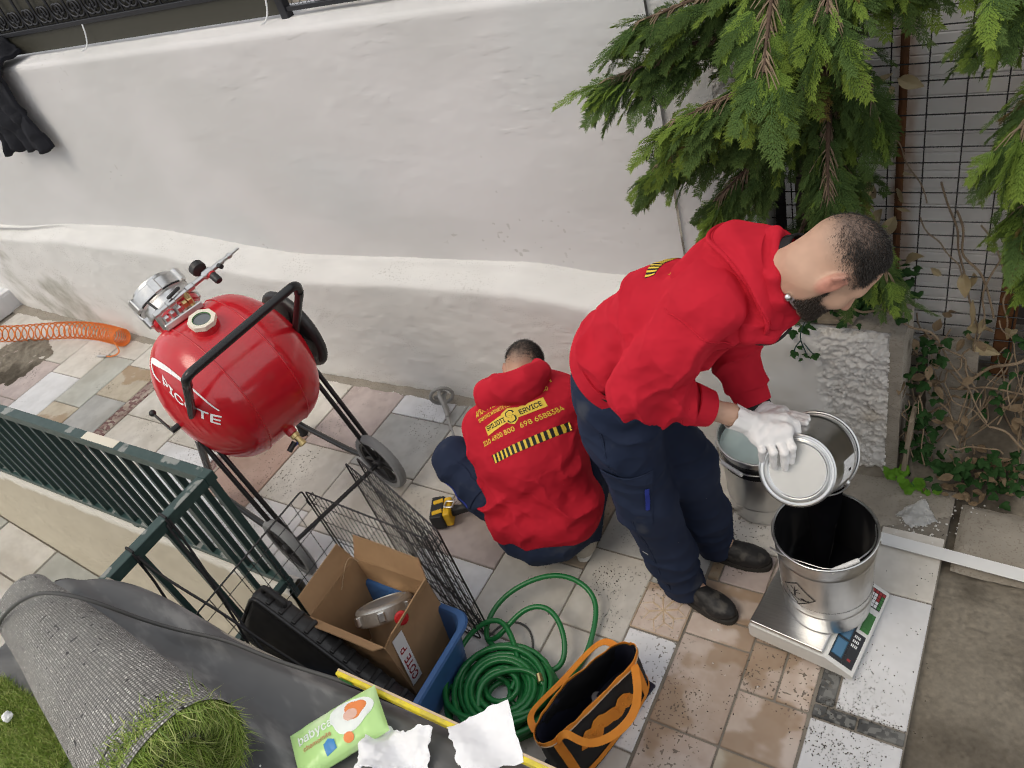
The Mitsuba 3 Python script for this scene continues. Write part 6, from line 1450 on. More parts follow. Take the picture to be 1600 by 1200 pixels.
put(tk + '__pen_tab', project(tr_m, PFm, mv(bevel_box(.012, .085, .004, .001), .062, .01, 0), .012, .02), 'mat_royal_blue')
for i, (dx, dz) in enumerate(((-.03, -.02), (.03, -.30), (.0, .10))): put(tk + '__stitch', project(tr_m, PFm, mv(bevel_box(.022, .003, .0006, .0002), dx, dz, 0), .002, .02), 'mat_key_white')
put(tk + '__belt', tf(tube(np.array([(.150 * math.cos(a), .172 * math.sin(a), 0) for a in np.linspace(0, 2 * np.pi, 60, endpoint=False)]), .010, 6, closed=True), frame(PV + A(.045, 0, .075), z=(.45, 0, .9), x=(.9, 0, -.45))), 'mat_collar_black', True)
shoe(pa + '__boot', (-.662, 1.398, .002), (-.925, 1.468, .002)); shoe(pa + '__boot', (-.612, 1.650, .002), (-.875, 1.645, .002))
# hoodie
S = Sdf()
flatcone(S, PV + A(.012, -.045, .070), CH + A(-.03, -.06, .0), .128, .118, .05); flatcone(S, PV + A(.012, .045, .070), CH + A(-.03, .06, -.02), .128, .115, .05)
flatcone(S, PV + A(.03, 0, .085), CH + A(-.06, 0, .02), .140, .132, .05)
S.cone(CH + A(-.02, -.075, .02), SR + A(-.045, .085, -.02), .112, .088, .06).cone(CH + A(-.02, .075, -.01), SL_ + A(-.045, -.075, .005), .112, .088, .06)
S.cone(SR + A(0, .03, 0), SL_ + A(0, -.03, 0), .074, .070, .06).cone(CH + A(.03, 0, 0), N1 + A(-.03, 0, -.04), .122, .085, .06)
S.chain([SR + A(-.01, .01, -.01), SR + (ER - SR) * .5, ER, ER + (WR - ER) * .4, ER + (WR - ER) * .62], [.082, .080, .073, .064, .050], .035)
S.chain([SL_, SL_ + (EL - SL_) * .5, EL, EL + (WL - EL) * .5, EL + (WL - EL) * .78], [.078, .076, .070, .062, .050], .035)
hm = S.mesh((-1.22, 1.14, .82), (-.40, 1.92, 1.60), .0062, 5)
def ho_f(P):
    o = folds(P, ER + A(.06, .0, -.05), WR - ER + A(.25, 0, .25), .115, 80, .0100, 1, 1.8) + folds(P, ER + A(.12, .05, -.09), WR - ER, .085, 100, .0075, 2, 1.8)
    o += folds(P, SR + A(-.07, -.02, -.10), (.5, .2, -.9), .12, 55, .010, 3) + folds(P, CH + A(-.09, -.10, -.03), (.8, .1, .25), .18, 38, .010, 4) + folds(P, EL + A(.03, -.03, -.03), WL - EL, .12, 78, .010, 5, 1.8)
    o += folds(P, PV + A(.02, -.10, .14), (.6, .3, .9), .16, 40, .010, 6) + folds(P, SR + A(.05, .02, -.08), (.3, 1, -.5), .10, 55, .010, 7)
    return o + nz(P, 6, 9, 3) * .018 + nz(P * A(1.2, 1, 1), 18, 19, 2) * .004
push(hm, ho_f); hk = pa + '__hoodie'; put(hk, hm, 'mat_red_fleece', True)
w = unit(WR - ER); cuff(hk + '__cuff', ER + (WR - ER) * .585, w, .052, .052, 'mat_red_fleece', .043, 2)
w = unit(WL - EL); cuff(hk + '__cuff', EL + (WL - EL) * .75, w, .050, .05, 'mat_red_fleece', .044, 3); cuff(hk + '__inner_cuff', EL + (WL - EL) * .82, w, .038, .05, 'mat_collar_black', .036)
hd0 = unit(CH - PV)
def hemband(u, v):
    a = v * 2 * np.pi; F = frame(PV + A(.020, 0, .075) - hd0 * .030, z=hd0, x=(.8, 0, -.6)); r1, r2 = .143, .176
    q = np.stack([r1 * np.cos(a) * (1 + .02 * np.sin(5 * a)), r2 * np.sin(a), u * .05], -1); return trimesh.transform_points(q.reshape(-1, 3), F).reshape(q.shape)
put(hk + '__hem', thick(grid(hemband, 8, 80), .006), 'mat_red_fleece', 50)
# hood lying on the shoulders and round the neck
SP = unit(A(.88, 0, .47)); D = unit(A(-.47, .22, .88)); D = unit(D - SP * np.dot(D, SP)); LT = np.cross(SP, D)      # along the neck, to the back, to his right (near side)
LT = LT if LT[1] < 0 else -LT; q0 = N1
RIM = [A(-.645, 1.560, 1.430), A(-.607, 1.503, 1.456), A(-.569, 1.472, 1.455), A(-.533, 1.448, 1.439), A(-.500, 1.426, 1.405), A(-.480, 1.410, 1.374), A(-.468, 1.404, 1.345)]
MOUTH = [A(-.600, 1.517, 1.464), A(-.570, 1.505, 1.474), A(-.539, 1.501, 1.478), A(-.505, 1.508, 1.483)]
Q = lambda a, l, d: q0 + SP * a + LT * l + D * d
S = Sdf()
S.flat(Q(.066, 0, .004), Q(-.075, 0, -.005), .104, .138, .05)
S.ball(Q(-.080, 0, .080), (.090, .140, .046), .02, np.stack([SP, LT, D], 1)); S.cone(Q(-.13, -.085, .105), Q(-.13, .085, .105), .034, .034, .03)
S.cone(Q(.045, .088, -.030), Q(-.03, .118, -.070), .020, .030, .03).cone(Q(-.03, .118, -.070), Q(.0, .095, -.105), .024, .016, .02).cone(Q(.0, .095, -.105), Q(.03, .04, -.100), .016, .016, .03)
S.hole(Q(.01, 0, .004), Q(.16, 0, .004), .064, .086, .02)
for a_, b_ in zip(RIM, RIM[1:]): S.cone(a_, b_, .0165, .0165, .004)
for a_, b_ in zip(MOUTH, MOUTH[1:]): S.hole(a_, b_, .0075, .0065, .008)
S.cone(Q(.078, .0, .095), Q(.076, .092, .02), .011, .011, .02).cone(Q(.076, .092, .02), Q(.045, .090, -.05), .011, .011, .02).cone(Q(.078, .0, .095), Q(.076, -.092, .02), .011, .011, .02)
hdm = S.mesh((-.80, 1.32, 1.14), (-.36, 1.76, 1.60), .005, 4)
push(hdm, lambda P: folds(P, Q(-.04, .11, .03), SP + D * .5, .10, 62, .0045, 3) + folds(P, Q(.0, .11, -.07), (.3, .2, 1), .08, 70, .004, 4) + nz(P, 10, 5, 3) * .010)
put(hk + '__hood', hdm, 'mat_red_fleece', True)
EDGE = [A(-.640, 1.690, 1.392), A(-.655, 1.640, 1.418), A(-.652, 1.575, 1.434)] + RIM[1:] + [A(-.478, 1.416, 1.318), A(-.470, 1.450, 1.298)]
def flap(u, v):
    t = v[0]; n = len(t); th = np.radians(np.interp(t, [0, .12, .30, .62, .86, 1], [-62, -25, 8, 62, 108, 132])); e = spline(EDGE, 200); d = np.r_[0, np.cumsum(np.linalg.norm(np.diff(e, axis=0), axis=1))]
    e = np.stack([np.interp(t * d[-1], d, e[:, i]) for i in range(3)], 1); ax = np.outer((e - q0) @ SP, SP) + q0; rad_ = unit_rows(e - ax); e = e + rad_ * .017
    r_ = .106; top = q0 + SP * (.064 - .040 * np.clip(t - .6, 0, 1)[:, None]) + LT * (r_ * np.sin(th))[:, None] + D * (r_ * np.cos(th))[:, None]; rt = unit_rows(top - q0 - np.outer((top - q0) @ SP, SP))
    w = u[..., None]; P = top * (1 - w) + e * w + (rt * (1 - w) + rad_ * w) * (.016 * np.sin(np.pi * np.minimum(u * 1.05, 1)))[..., None]
    P = P + (rt * (1 - w) + rad_ * w) * (nz(P, 11, 3, 3) * .016 + .006 * np.sin(u * 9 + t * 11) * u)[..., None]; return P
fl_ = grid(flap, 36, 110); put(hk + '__hood_flap', thick(fl_, .006), 'mat_red_fleece', 60)
ev = np.array(fl_.vertices).reshape(36, 110, 3)
put(hk + '__hood_hem', tube(ev[-1], .0055, 8), 'mat_red_fleece', True); put(hk + '__hood_hem', tube(ev[-4] + .0015 * unit_rows(ev[-4] - q0), .0012, 5), 'mat_red_fleece', True)
def collar_fn(u, v): a = v * 2 * np.pi; r = .082 - .010 * u; return np.stack([Q(.0, 0, 0)[i] + SP[i] * (.045 + .060 * u + .008 * np.cos(a)) + LT[i] * r * np.sin(a) + D[i] * r * 1.02 * np.cos(a) for i in range(3)], -1)
put(pa + '__collar', thick(grid(collar_fn, 12, 60), -.006), 'mat_collar_black', True)
seam(hk + '__side_seam', hm, [SR + A(-.10, -.02, -.10), (SR + PV) / 2 + A(-.02, -.10, -.02), PV + A(.05, -.16, .10)], .0016)
seam(hk + '__cuff_seam', hm, [ER + (WR - ER) * .60 + A(.0, -.045, .03), ER + (WR - ER) * .60 + A(-.01, -.05, -.01), ER + (WR - ER) * .60 + A(-.02, -.03, -.04)], .0016, 20)
seam(hk + '__arm_seam', hm, [SR + A(-.11, -.02, .02), SR + A(-.05, -.09, .03), SR + A(.02, -.08, -.02), SR + A(.06, -.03, -.09)], .0022)
put(hk + '__zip_edge', tube(spline([Q(-.035, .118, -.104), Q(.0, .100, -.123), Q(.03, .05, -.118)], 16), .0035, 6), 'mat_collar_black', True)
rs_ = thing('respirator', 'grey plastic piece with a silver knob tucked in the standing man\'s collar', 'respirator')
RF = frame(Q(.088, .078, -.048), z=LT * .9 - D * .3, x=SP)
put(rs_ + '__shell', tf(rbox(.026, .052, .016, .007), RF), mat('pink_grey', (.42, .36, .36), .35), 40)
put(rs_ + '__knob', tf(trimesh.creation.icosphere(3, .010), RF @ rotz(0, (-.004, .020, .010))), 'mat_steel', True)
back_print(hk, hm, frame((-.700, 1.625, 1.372), z=(-.52, .30, .80), x=(-.05, -1, .33)), 1.0)
# ---- crouching man seen from behind
pb_ = thing('person', 'crouching man in red hoodie with yellow lettering on his back, facing the white wall', 'person')
P0, NB = A(-1.400, 1.475, .255), A(-1.495, 1.630, .665); FB = unit(A(-.33, .94, 0)); RB = A(FB[1], -FB[0], 0)
H2 = Head(NB + A(-.045, .165, -.008), FB + A(0, 0, -1.3), A(-.14, .70, .70), .90)
SLb, SRb = A(-1.640, 1.575, .545), A(-1.322, 1.705, .635)
KLb, ALb = A(-1.760, 1.490, .415), A(-1.70, 1.64, .09); KRb, ARb = A(-1.325, 1.865, .39), A(-1.300, 1.520, .09)
ELb, WLb = A(-1.70, 1.80, .42), A(-1.62, 1.98, .30); ERb, WRb = A(-1.38, 1.90, .42), A(-1.48, 2.02, .28)
HLb, HRb = P0 + A(-.09, -.01, -.01), P0 + A(.08, .04, -.01)
S = Sdf(); H2.build(S); S.cone(H2(-.03, 0, -.055), NB, .055, .062, .04); S.chain([NB, (NB + P0) / 2 + A(0, -.03, .02), P0], [.08, .12, .12], .06).cone(SLb, SRb, .05, .05, .05)
S.chain([SLb, ELb, WLb], [.05, .04, .027], .03).chain([SRb, ERb, WRb], [.05, .04, .027], .03)
S.chain([HLb, KLb, ALb], [.08, .054, .038], .04).chain([HRb, KRb, ARb], [.08, .054, .038], .04)
S.cone(ALb, ALb + A(-.03, .12, -.05), .032, .022, .02).cone(ARb, ARb + A(-.02, .12, -.05), .032, .022, .02)
for W, sgn in ((WLb, 1), (WRb, -1)):
    hk_ = W + A(0, .07, -.05)
    kn = [W + A(sgn * (.03 - .02 * i), .075, -.045) for i in range(4)]
    hh = hand((W, W + A(0, .03, -.02)), [curl((k, k + A(0, .03, -.02), k + A(0, .035, -.05))) for k in kn], [W + A(sgn * .025, .03, -.02), W + A(sgn * .045, .055, -.035), W + A(sgn * .05, .075, -.05), W + A(sgn * .045, .09, -.065)], grow=-.001); S.ops += hh.ops
body = S.mesh((-1.95, 1.25, 0), (-1.05, 2.2, 1.0), .0055, 3)
put(pb_, body, 'mat_skin', True, color=H2.colours(np.array(body.vertices)))
put(pb_ + '__hair', strands(body, H2, H2.hairmask, 8000, .013, flow_hair, .0006, 31, .4), 'mat_hair')
S = Sdf()
S.chain([HLb, HLb + (KLb - HLb) * .5, KLb], [.140, .122, .090], .05); S.chain([KLb, KLb + (ALb - KLb) * .5], [.088, .082], .04); flatcone(S, ALb - A(0, 0, .03), KLb + (ALb - KLb) * .5, .074, .082, .03)
S.chain([HRb, HRb + (KRb - HRb) * .5, KRb], [.112, .092, .076], .05); S.chain([KRb, KRb + (ARb - KRb) * .5], [.086, .080], .04); flatcone(S, ARb - A(0, 0, .03), KRb + (ARb - KRb) * .5, .070, .080, .03)
S.ball(P0 + A(0, -.03, -.070), (.195, .150, .125), .05, rotm(RB, FB))
t2 = S.mesh((-1.98, 1.2, -.03), (-1.05, 2.05, .62), .0072, 5)
push(t2, lambda P: folds(P, KLb + A(.08, -.03, -.05), (-.5, .1, .5), .13, 66, .0075, 1) + folds(P, (HLb + KLb) / 2, (-.6, .1, .6), .14, 46, .006, 2) + folds(P, P0 + A(0, -.10, -.08), RB, .16, 40, .005, 3) + nz(P, 8, 4, 3) * .014)
put(pb_ + '__trousers', t2, 'mat_navy', True)
KF = frame((KLb + HLb) / 2 + A(-.055, -.115, .10), z=(-.35, -.75, .6), x=KLb - HLb)
put(pb_ + '__trousers__thigh_pocket', project(t2, KF, bevel_box(.15, .12, .005, .0015), .003, .02), 'mat_navy')
put(pb_ + '__trousers__blue_trim', project(t2, KF, mv(bevel_box(.13, .009, .004, .001), .0, .058, 0), .006, .02), 'mat_royal_blue')
shoe(pb_ + '__shoe', (-1.34, 1.70, .002), (-1.278, 1.448, .012), 'mat_pale_shoe', 'mat_flake'); shoe(pb_ + '__shoe', (-1.78, 1.82, .002), (-1.70, 1.57, .002), 'mat_pale_shoe', 'mat_flake')
# hoodie: billows over the hips
S = Sdf(); M = (P0 + NB) / 2
S.cone(SLb + A(.075, -.01, .01), SRb + A(-.075, -.01, .01), .088, .088, .06).cone(NB + A(0, -.03, -.05), M + A(.01, -.04, .02), .13, .155, .08)
S.ball(P0 + A(.0, -.015, .015), (.225, .158, .15), .09, rotm(RB, FB)); S.cone(M + RB * .085 + A(0, -.01, 0), P0 + RB * .10 + A(0, 0, .04), .125, .125, .07); S.cone(M - RB * .085, P0 - RB * .09 + A(0, 0, .04), .125, .12, .07)
S.cone(SLb + A(.06, -.02, -.02), M - RB * .08, .105, .125, .08).cone(SRb + A(-.06, -.02, -.02), M + RB * .08, .105, .125, .08)
S.chain([SLb, ELb, WLb + (ELb - WLb) * .15], [.082, .068, .05], .04).chain([SRb, ERb, WRb + (ERb - WRb) * .15], [.082, .068, .05], .04)
S.half(P0 + A(0, -.03, -.085), A(.05, -.28, -.95), .02)
h2 = S.mesh((-1.95, 1.2, .05), (-1.02, 2.1, .95), .0068, 5)
def hb_f(P):
    o = folds(P, P0 + RB * .16 + A(0, -.06, .12), RB * .8 + A(0, 0, .9), .15, 44, .0095, 1) + folds(P, P0 - RB * .17 + A(0, -.06, .14), -RB * .7 + A(0, 0, .9), .15, 46, .0105, 2) + folds(P, P0 + A(0, -.15, .06), RB + A(0, 0, .4), .17, 34, .0075, 3)
    o += folds(P, SLb + A(.05, -.05, -.10), (.5, .2, -.9), .11, 62, .008, 4) + folds(P, SRb + A(-.02, -.05, -.10), (-.5, .2, -.9), .11, 62, .008, 5)
    return o * np.clip((P[:, 2] - .0) / .1, 0, 1) + nz(P, 6, 9, 3) * .016
push(h2, hb_f); hk = pb_ + '__hoodie'; put(hk, h2, 'mat_red_fleece', True)
UB = unit(NB - P0); DB_ = unit(np.cross(RB, UB))
S = Sdf(); c = NB + A(0, .010, .085)
RS = unit(SRb - SLb + A(0, 0, .02))
rp = [c + RS * .10 + FB * .075 + A(0, 0, -.03), c + RS * .120 + FB * .01 + A(0, 0, -.02), c + RS * .075 - FB * .035 + A(0, 0, .005), c - FB * .055 + A(0, 0, .015), c - RS * .075 - FB * .03 + A(0, 0, .005), c - RS * .115 + FB * .02 + A(0, 0, -.02), c - RS * .09 + FB * .09 - A(0, 0, .03)]
S.chain(rp, [.025, .034, .040, .044, .040, .034, .025], .05); S.ball(c - FB * .045 + A(0, 0, -.030), (.130, .046, .052), .05, rotm(RS, FB))
S.chain([c - RS * .125 - FB * .045 + A(0, 0, -.070), c - FB * .092 + A(0, 0, -.066), c + RS * .12 - FB * .05 + A(0, 0, -.040)], [.014, .018, .014], .03)
hb = S.mesh((-1.75, 1.40, .52), (-1.28, 1.85, .90), .0055, 4); push(hb, lambda P: folds(P, c - FB * .1, RS + A(0, 0, .6), .12, 55, .006, 3) + nz(P, 10, 5, 3) * .012); put(hk + '__hood', hb, 'mat_red_fleece', True)
zb = unit(A(-.05, -.78, .62)); xb = unit(np.cross(np.cross(zb, RB), zb)); ca, sa = math.cos(math.radians(22)), math.sin(math.radians(22))
BFm = frame(M + A(.012, -.10, .15) + UB * .108 + RB * .030, z=zb, x=xb * ca + np.cross(zb, xb) * sa)
back_print(hk, h2, BFm, 1.04)
# ---------------------------------------------------------------- conifer
def spray_mesh(seed, L=.15):
    """one flat cypress spray: a stem with side shoots, each carrying short scale-leaf shoots; colour runs from old to new growth."""
    g = rnd(seed); V, F, C = [], [], []
    def blade(p, d, n, l, w, c0, c1):
        s = np.cross(d, n); k = len(V)
        V.extend([p, p + d * l * .45 + s * w, p + d * l, p + d * l * .45 - s * w, p + d * l * .5 + n * w * .7]); C.extend([c0, c1, c1, c1, c1])
        F.extend([(k, k + 1, k + 4), (k + 1, k + 2, k + 4), (k + 2, k + 3, k + 4), (k + 3, k, k + 4)])
    old, new = A(.098, .165, .052), A(.125, .185, .050)
    n = A(0, 0, 1.0); m = 13
    for i in range(m):
        t = (i + .6) / m; p = A(L * t, .006 * math.sin(t * 5 + seed), -.018 * t * t * 0)
        for s in ((-1, 1)):
            if g.random() < .08: continue
            a = math.radians(g.uniform(34, 48)) * s; l = L * .42 * (1 - t * .80) * g.uniform(.75, 1.15); d = A(math.cos(a), math.sin(a), g.normal() * .12); d /= np.linalg.norm(d)
            q = 5 + int(l / .009)
            for j in range(q):
                u = (j + .3) / q; b = p + d * l * u; c = old + (new - old) * np.clip(t * .55 + u * .55 + g.normal() * .10, 0, 1)
                for s2 in (-1, 1):
                    a2 = a + s2 * math.radians(g.uniform(26, 44)); e = A(math.cos(a2), math.sin(a2), g.normal() * .18); e /= np.linalg.norm(e)
                    blade(b, e, n, .0125 * (1 - .4 * u) * g.uniform(.7, 1.2), .0016, c * .9, c)
            blade(p + d * l * .9, d, n, .014, .0016, old + (new - old) * t, old + (new - old) * min(1, t + .4))
        blade(p, A(1, 0, 0), n, L / m * 1.3, .0020, old, old + (new - old) * t)
    blade(A(L * .95, 0, 0), A(1, 0, 0), n, .02, .0016, new * .8, new)
    return np.array(V), np.array(F), np.array(C)
SPRAYS = [spray_mesh(s, L) for s, L in ((1, .13), (2, .16), (3, .11))]
tree = thing('conifer_tree', 'green cypress with drooping feathery boughs growing behind the wall end and mesh fence', 'tree')
put(tree + '__trunk', tube(spline([(-.56, 2.40, -.05), (-.55, 2.37, .6), (-.57, 2.40, 1.2), (-.55, 2.38, 1.9), (-.56, 2.36, 3.2)], 40), np.linspace(.062, .036, 40), 12), 'mat_bark', True)
def bough(P, n, spread, droop, seed, tip=1.0, key='bough', size=1.0, dark=1.0):
    """a limb with its sprays; new growth (lighter) towards the outer end."""
    g = rnd(seed); c = spline(P, 40); dirs = np.gradient(c, axis=0); dirs /= np.linalg.norm(dirs, axis=1, keepdims=True)
    k = free(tree + '__' + key); put(k, tube(c, np.linspace(.012, .0025, 40), 7), 'mat_bark', True)
    VV, FF, CC, tw, o = [], [], [], [], 0
    for _ in range(n):
        t = g.random() ** .75; i = min(int(t * 39), 38); p = c[i]; d = dirs[i]
        side = np.cross(d, A(0, 0, 1)); side /= np.linalg.norm(side) + 1e-9; sgn = g.choice((-1, 1)); r = spread * g.random() ** .7 * (1 - .55 * t)
        out = unit(d * g.uniform(.5, 1.1) + side * sgn * g.uniform(.3, 1.1) * (1 - .5 * t) + A(0, 0, g.uniform(-.75, .30) - droop * .5))
        b = p + out * r + A(0, 0, -.3 * r * droop)
        if r > .03: tw.append(tube(np.array([p, (p + b) / 2 + A(0, 0, .008), b]), [.0026, .0018, .0012], 4, caps=False))
        x = unit(out + d * .35 + A(0, 0, -droop * g.uniform(.1, .7))); up = unit(A(0, 0, 1) + g.normal(size=3) * .45)
        m = frame(b, x=x, y=np.cross(up, x)); s = size * g.uniform(.7, 1.25)
        v, f, cc = SPRAYS[g.integers(3)]; w = v * s; w = w + A(0, 0, -1) * (w[:, :1] ** 2) * g.uniform(1.0, 3.2) * droop
        VV.append(w @ m[:3, :3].T + b); FF.append(f + o); o += len(v)
        kind = g.random(); lum = g.uniform(.75, 1.2)
        CC.append(np.clip(cc * lum * (A(1.9, .95, 1.2) if kind < .012 else A(1.75, 1.65, 1.15) if kind < tip * .42 else A(.85, .88, .95)), 0, .6))
    put(k + '__foliage', TM(np.vstack(VV), np.vstack(FF)), 'mat_cypress', color=np.vstack(CC)); label(k + '__foliage', kind='stuff')
    if tw: put(k + '__twigs', cat(tw), 'mat_twig'); label(k + '__twigs', kind='stuff')
BO = [ # left-reaching boughs before the white wall
    ([(-.56, 2.36, 1.66), (-.72, 2.24, 1.70), (-.90, 2.12, 1.69), (-1.07, 2.02, 1.66)], 110, .14, .5, 1.0),
    ([(-.56, 2.36, 1.78), (-.70, 2.22, 1.82), (-.84, 2.12, 1.82), (-.98, 2.06, 1.80)], 85, .12, .5, .6),
    ([(-.56, 2.36, 1.46), (-.70, 2.20, 1.49), (-.83, 2.08, 1.46), (-.96, 2.00, 1.40)], 115, .14, .7, .5),
    ([(-.56, 2.36, 1.40), (-.66, 2.22, 1.39), (-.74, 2.12, 1.32), (-.82, 2.06, 1.25)], 80, .12, .8, .7),
    ([(-.56, 2.36, 1.56), (-.62, 2.18, 1.60), (-.72, 2.02, 1.60), (-.86, 1.94, 1.57)], 95, .13, .6, 1.0),
    # towards the terrace, top centre
    ([(-.56, 2.36, 1.95), (-.56, 2.12, 1.96), (-.56, 1.90, 1.90), (-.54, 1.72, 1.78)], 120, .16, .7, 1.55),
    ([(-.56, 2.36, 2.05), (-.48, 2.12, 2.05), (-.44, 1.92, 1.98), (-.42, 1.78, 1.87)], 110, .16, .7, 1.45),
    ([(-.56, 2.36, 1.85), (-.44, 2.24, 1.84), (-.38, 2.16, 1.88), (-.33, 2.10, 1.86)], 40, .15, .7, 1.1),
    ([(-.56, 2.36, 2.0), (-.36, 2.20, 1.98), (-.20, 2.04, 1.95), (-.12, 1.94, 1.88)], 80, .15, .6, 1.4),
    ([(-.56, 2.36, 1.50), (-.52, 2.22, 1.46), (-.50, 2.10, 1.38), (-.48, 2.02, 1.28)], 70, .13, .9, .55),
    ([(-.56, 2.36, 1.30), (-.50, 2.22, 1.24), (-.46, 2.12, 1.14), (-.42, 2.06, 1.06)], 60, .11, .9, .8),
    ([(-.56, 2.36, 1.62), (-.47, 2.26, 1.58), (-.42, 2.20, 1.52), (-.40, 2.18, 1.48)], 25, .11, .9, .5),
    ([(-.56, 2.36, 1.16), (-.50, 2.26, 1.10), (-.42, 2.18, 1.03), (-.34, 2.12, .98)], 50, .10, .8, 1.0),
    # right-hand boughs from a limb outside the frame
    ([(.30, 2.42, 1.75), (.14, 2.24, 1.70), (.03, 2.06, 1.62), (-.05, 1.94, 1.52)], 120, .16, .7, 1.2),
    ([(.30, 2.42, 1.58), (.16, 2.24, 1.50), (.06, 2.10, 1.40), (-.02, 2.02, 1.27)], 110, .15, .8, 1.0),
    ([(.30, 2.42, 1.95), (.14, 2.22, 1.92), (.0, 2.06, 1.86), (-.10, 1.98, 1.78)], 100, .15, .6, 1.2),
    ([(.32, 2.42, 1.42), (.22, 2.26, 1.34), (.12, 2.14, 1.22), (.05, 2.06, 1.10)], 80, .13, .9, 1.3),
    ([(-.56, 2.36, 1.15), (-.60, 2.30, 1.08), (-.64, 2.24, .98), (-.66, 2.20, .90)], 40, .10, 1.0, .5)]
for i, (P, n, sp, dr_o, tp) in enumerate(BO): bough([A(*p) for p in P], int(n * 1.5), sp, dr_o * .72, 200 + i, tp, size=.80)
put(tree + '__limb', tube(spline([(.36, 2.52, -.05), (.34, 2.48, .8), (.31, 2.43, 1.6), (.30, 2.40, 2.6)], 30), np.linspace(.04, .025, 30), 10), 'mat_bark', True)
# bare reddish branches between the boughs
for P, r in (([(-.55, 2.36, 1.58), (-.48, 2.33, 1.66), (-.42, 2.31, 1.74)], .016), ([(-.56, 2.35, 1.38), (-.60, 2.26, 1.46), (-.68, 2.2, 1.50)], .012)):
    put(tree + '__bare_branch', tube(spline(P, 14), np.linspace(r, r * .5, 14), 8), 'mat_bark', True)
# ---------------------------------------------------------------- ivy, dead stems, litter
def ivy_leaf(seed):
    """lobed leaf about 1 unit long, slightly folded along the midrib."""
    g = rnd(seed); r = [(.0, .0), (.10, .30), (.34, .46), (.40, .26), (.70, .24), (1.0, 0)]
    out = [(x, y) for x, y in r] + [(x, -y) for x, y in r[-2:0:-1]]
    p = np.array(out) * g.uniform(.9, 1.1, (len(out), 2)); z = -.35 * np.abs(p[:, 1]) - .12 * p[:, 0] ** 2
    V = np.vstack([np.c_[p, z], [[.35, 0, .03]]]); n = len(p); return TM(V, [(i, (i + 1) % n, n) for i in range(n)])
ivy = thing('ivy_plant', 'dark green ivy creeping over the broken plinth top and the soil bed', 'ivy')
g = rnd(301)
def leafy(name, parent, spots, mat_, size, up=.8, protos=3, fn=ivy_leaf):
    srcs = []
    for cx, cy, cz, sx, sy, sz, n in spots:
        for _ in range(n):
            p = A(cx, cy, cz) + g.normal(size=3) * A(sx, sy, sz); x = unit(g.normal(size=3) * A(1, 1, .4) + A(0, -.3, -.25)); z = unit(A(0, -.35, up) + g.normal(size=3) * .38)
            m = frame(p, z=z, x=x); m[:3, :3] *= size * g.uniform(.6, 1.3)
            if len(srcs) < protos: srcs.append(put(parent + '__' + name, fn(len(srcs) + 7), mat_, to_world=T(m.tolist())))
            else: copy_of(srcs[g.integers(protos)], parent + '__' + name, T(m.tolist()))
leafy('leaf', ivy, [(-.50, 2.24, .765, .075, .035, .02, 42), (-.42, 2.27, .80, .06, .03, .03, 36), (-.34, 2.30, .82, .04, .03, .04, 18), (-.60, 2.20, .74, .02, .012, .03, 8), (-.235, 2.26, .55, .025, .035, .08, 26), (-.22, 2.22, .30, .03, .03, .06, 26),
    (-.16, 2.19, .17, .06, .03, .03, 30), (-.06, 2.17, .10, .07, .03, .03, 46), (.07, 2.19, .13, .06, .04, .04, 36), (.04, 2.40, .50, .06, .04, .06, 22), (-.02, 2.33, .38, .05, .03, .05, 16)], 'mat_ivy', .040)
for P in ([(-.60, 2.168, .72), (-.612, 2.15, .67), (-.60, 2.146, .62), (-.59, 2.145, .585)], [(-.60, 2.15, .64), (-.575, 2.142, .61), (-.56, 2.14, .60)], [(-.61, 2.148, .655), (-.63, 2.142, .62), (-.632, 2.14, .60)]):
    put(ivy + '__hanging_stem', tube(spline(P, 14), .0022, 5), 'mat_green_paint', True)
leafy('hanging_leaf', ivy, [(-.595, 2.146, .585, .012, .004, .008, 4), (-.57, 2.14, .605, .012, .004, .006, 4), (-.63, 2.142, .61, .006, .004, .012, 4)], 'mat_ivy', .026, 2.0)
ds = thing('dead_vines', 'tangle of dry brown vine stems under the mesh fence', 'vine')
def wander(p, q, n, amp, seed):
    gg = rnd(seed); t = np.linspace(0, 1, n)[:, None]; c = A(*p) * (1 - t) + A(*q) * t; w = np.cumsum(gg.normal(size=(n, 3)), 0); w -= w[0] * (1 - t) + w[-1] * t; return spline(c + w * amp, n * 4)
for i in range(46):
    gg = rnd(400 + i); x = gg.uniform(-.36, .22); z0 = gg.uniform(.30, .62); p = (x, gg.uniform(2.30, 2.44), z0); q = (x + gg.uniform(-.22, .22), gg.uniform(2.16, 2.36), max(.08, z0 - gg.uniform(.08, .40)))
    put(ds + '__stem', tube(wander(p, q, 7, .012, 500 + i), gg.uniform(.0014, .0034), 5), 'mat_twig', True)
for i, (p, q, r) in enumerate((((-.47, 2.18, .815), (-.20, 2.26, .62), .0042), ((-.52, 2.17, .86), (-.47, 2.20, .74), .0016), ((-.25, 2.44, 1.10), (-.10, 2.43, .55), .0034), ((-.20, 2.44, 1.0), (-.06, 2.43, .60), .004), ((-.13, 2.44, .95), (-.02, 2.42, .55), .003), ((-.30, 2.43, .98), (-.16, 2.44, .72), .0024), ((-.05, 2.43, .98), (-.12, 2.36, .42), .0032), ((-.13, 2.30, .38), (.12, 2.36, .62), .0055), ((-.16, 2.32, .36), (.20, 2.28, .40), .0036), ((-.12, 2.30, .34), (-.22, 2.30, .24), .004), ((-.02, 2.22, .30), (.22, 2.18, .22), .004), ((-.14, 2.18, .22), (.03, 2.2, .20), .0026), ((-.28, 2.40, 1.05), (-.44, 2.44, 1.32), .0022), ((-.24, 2.20, .42), (-.20, 2.16, .12), .0026), ((-.27, 2.19, .40), (-.24, 2.17, .14), .0024))):
    put(ds + '__stem', tube(wander(p, q, 7, .012, 600 + i), r, 6), 'mat_twig', True)
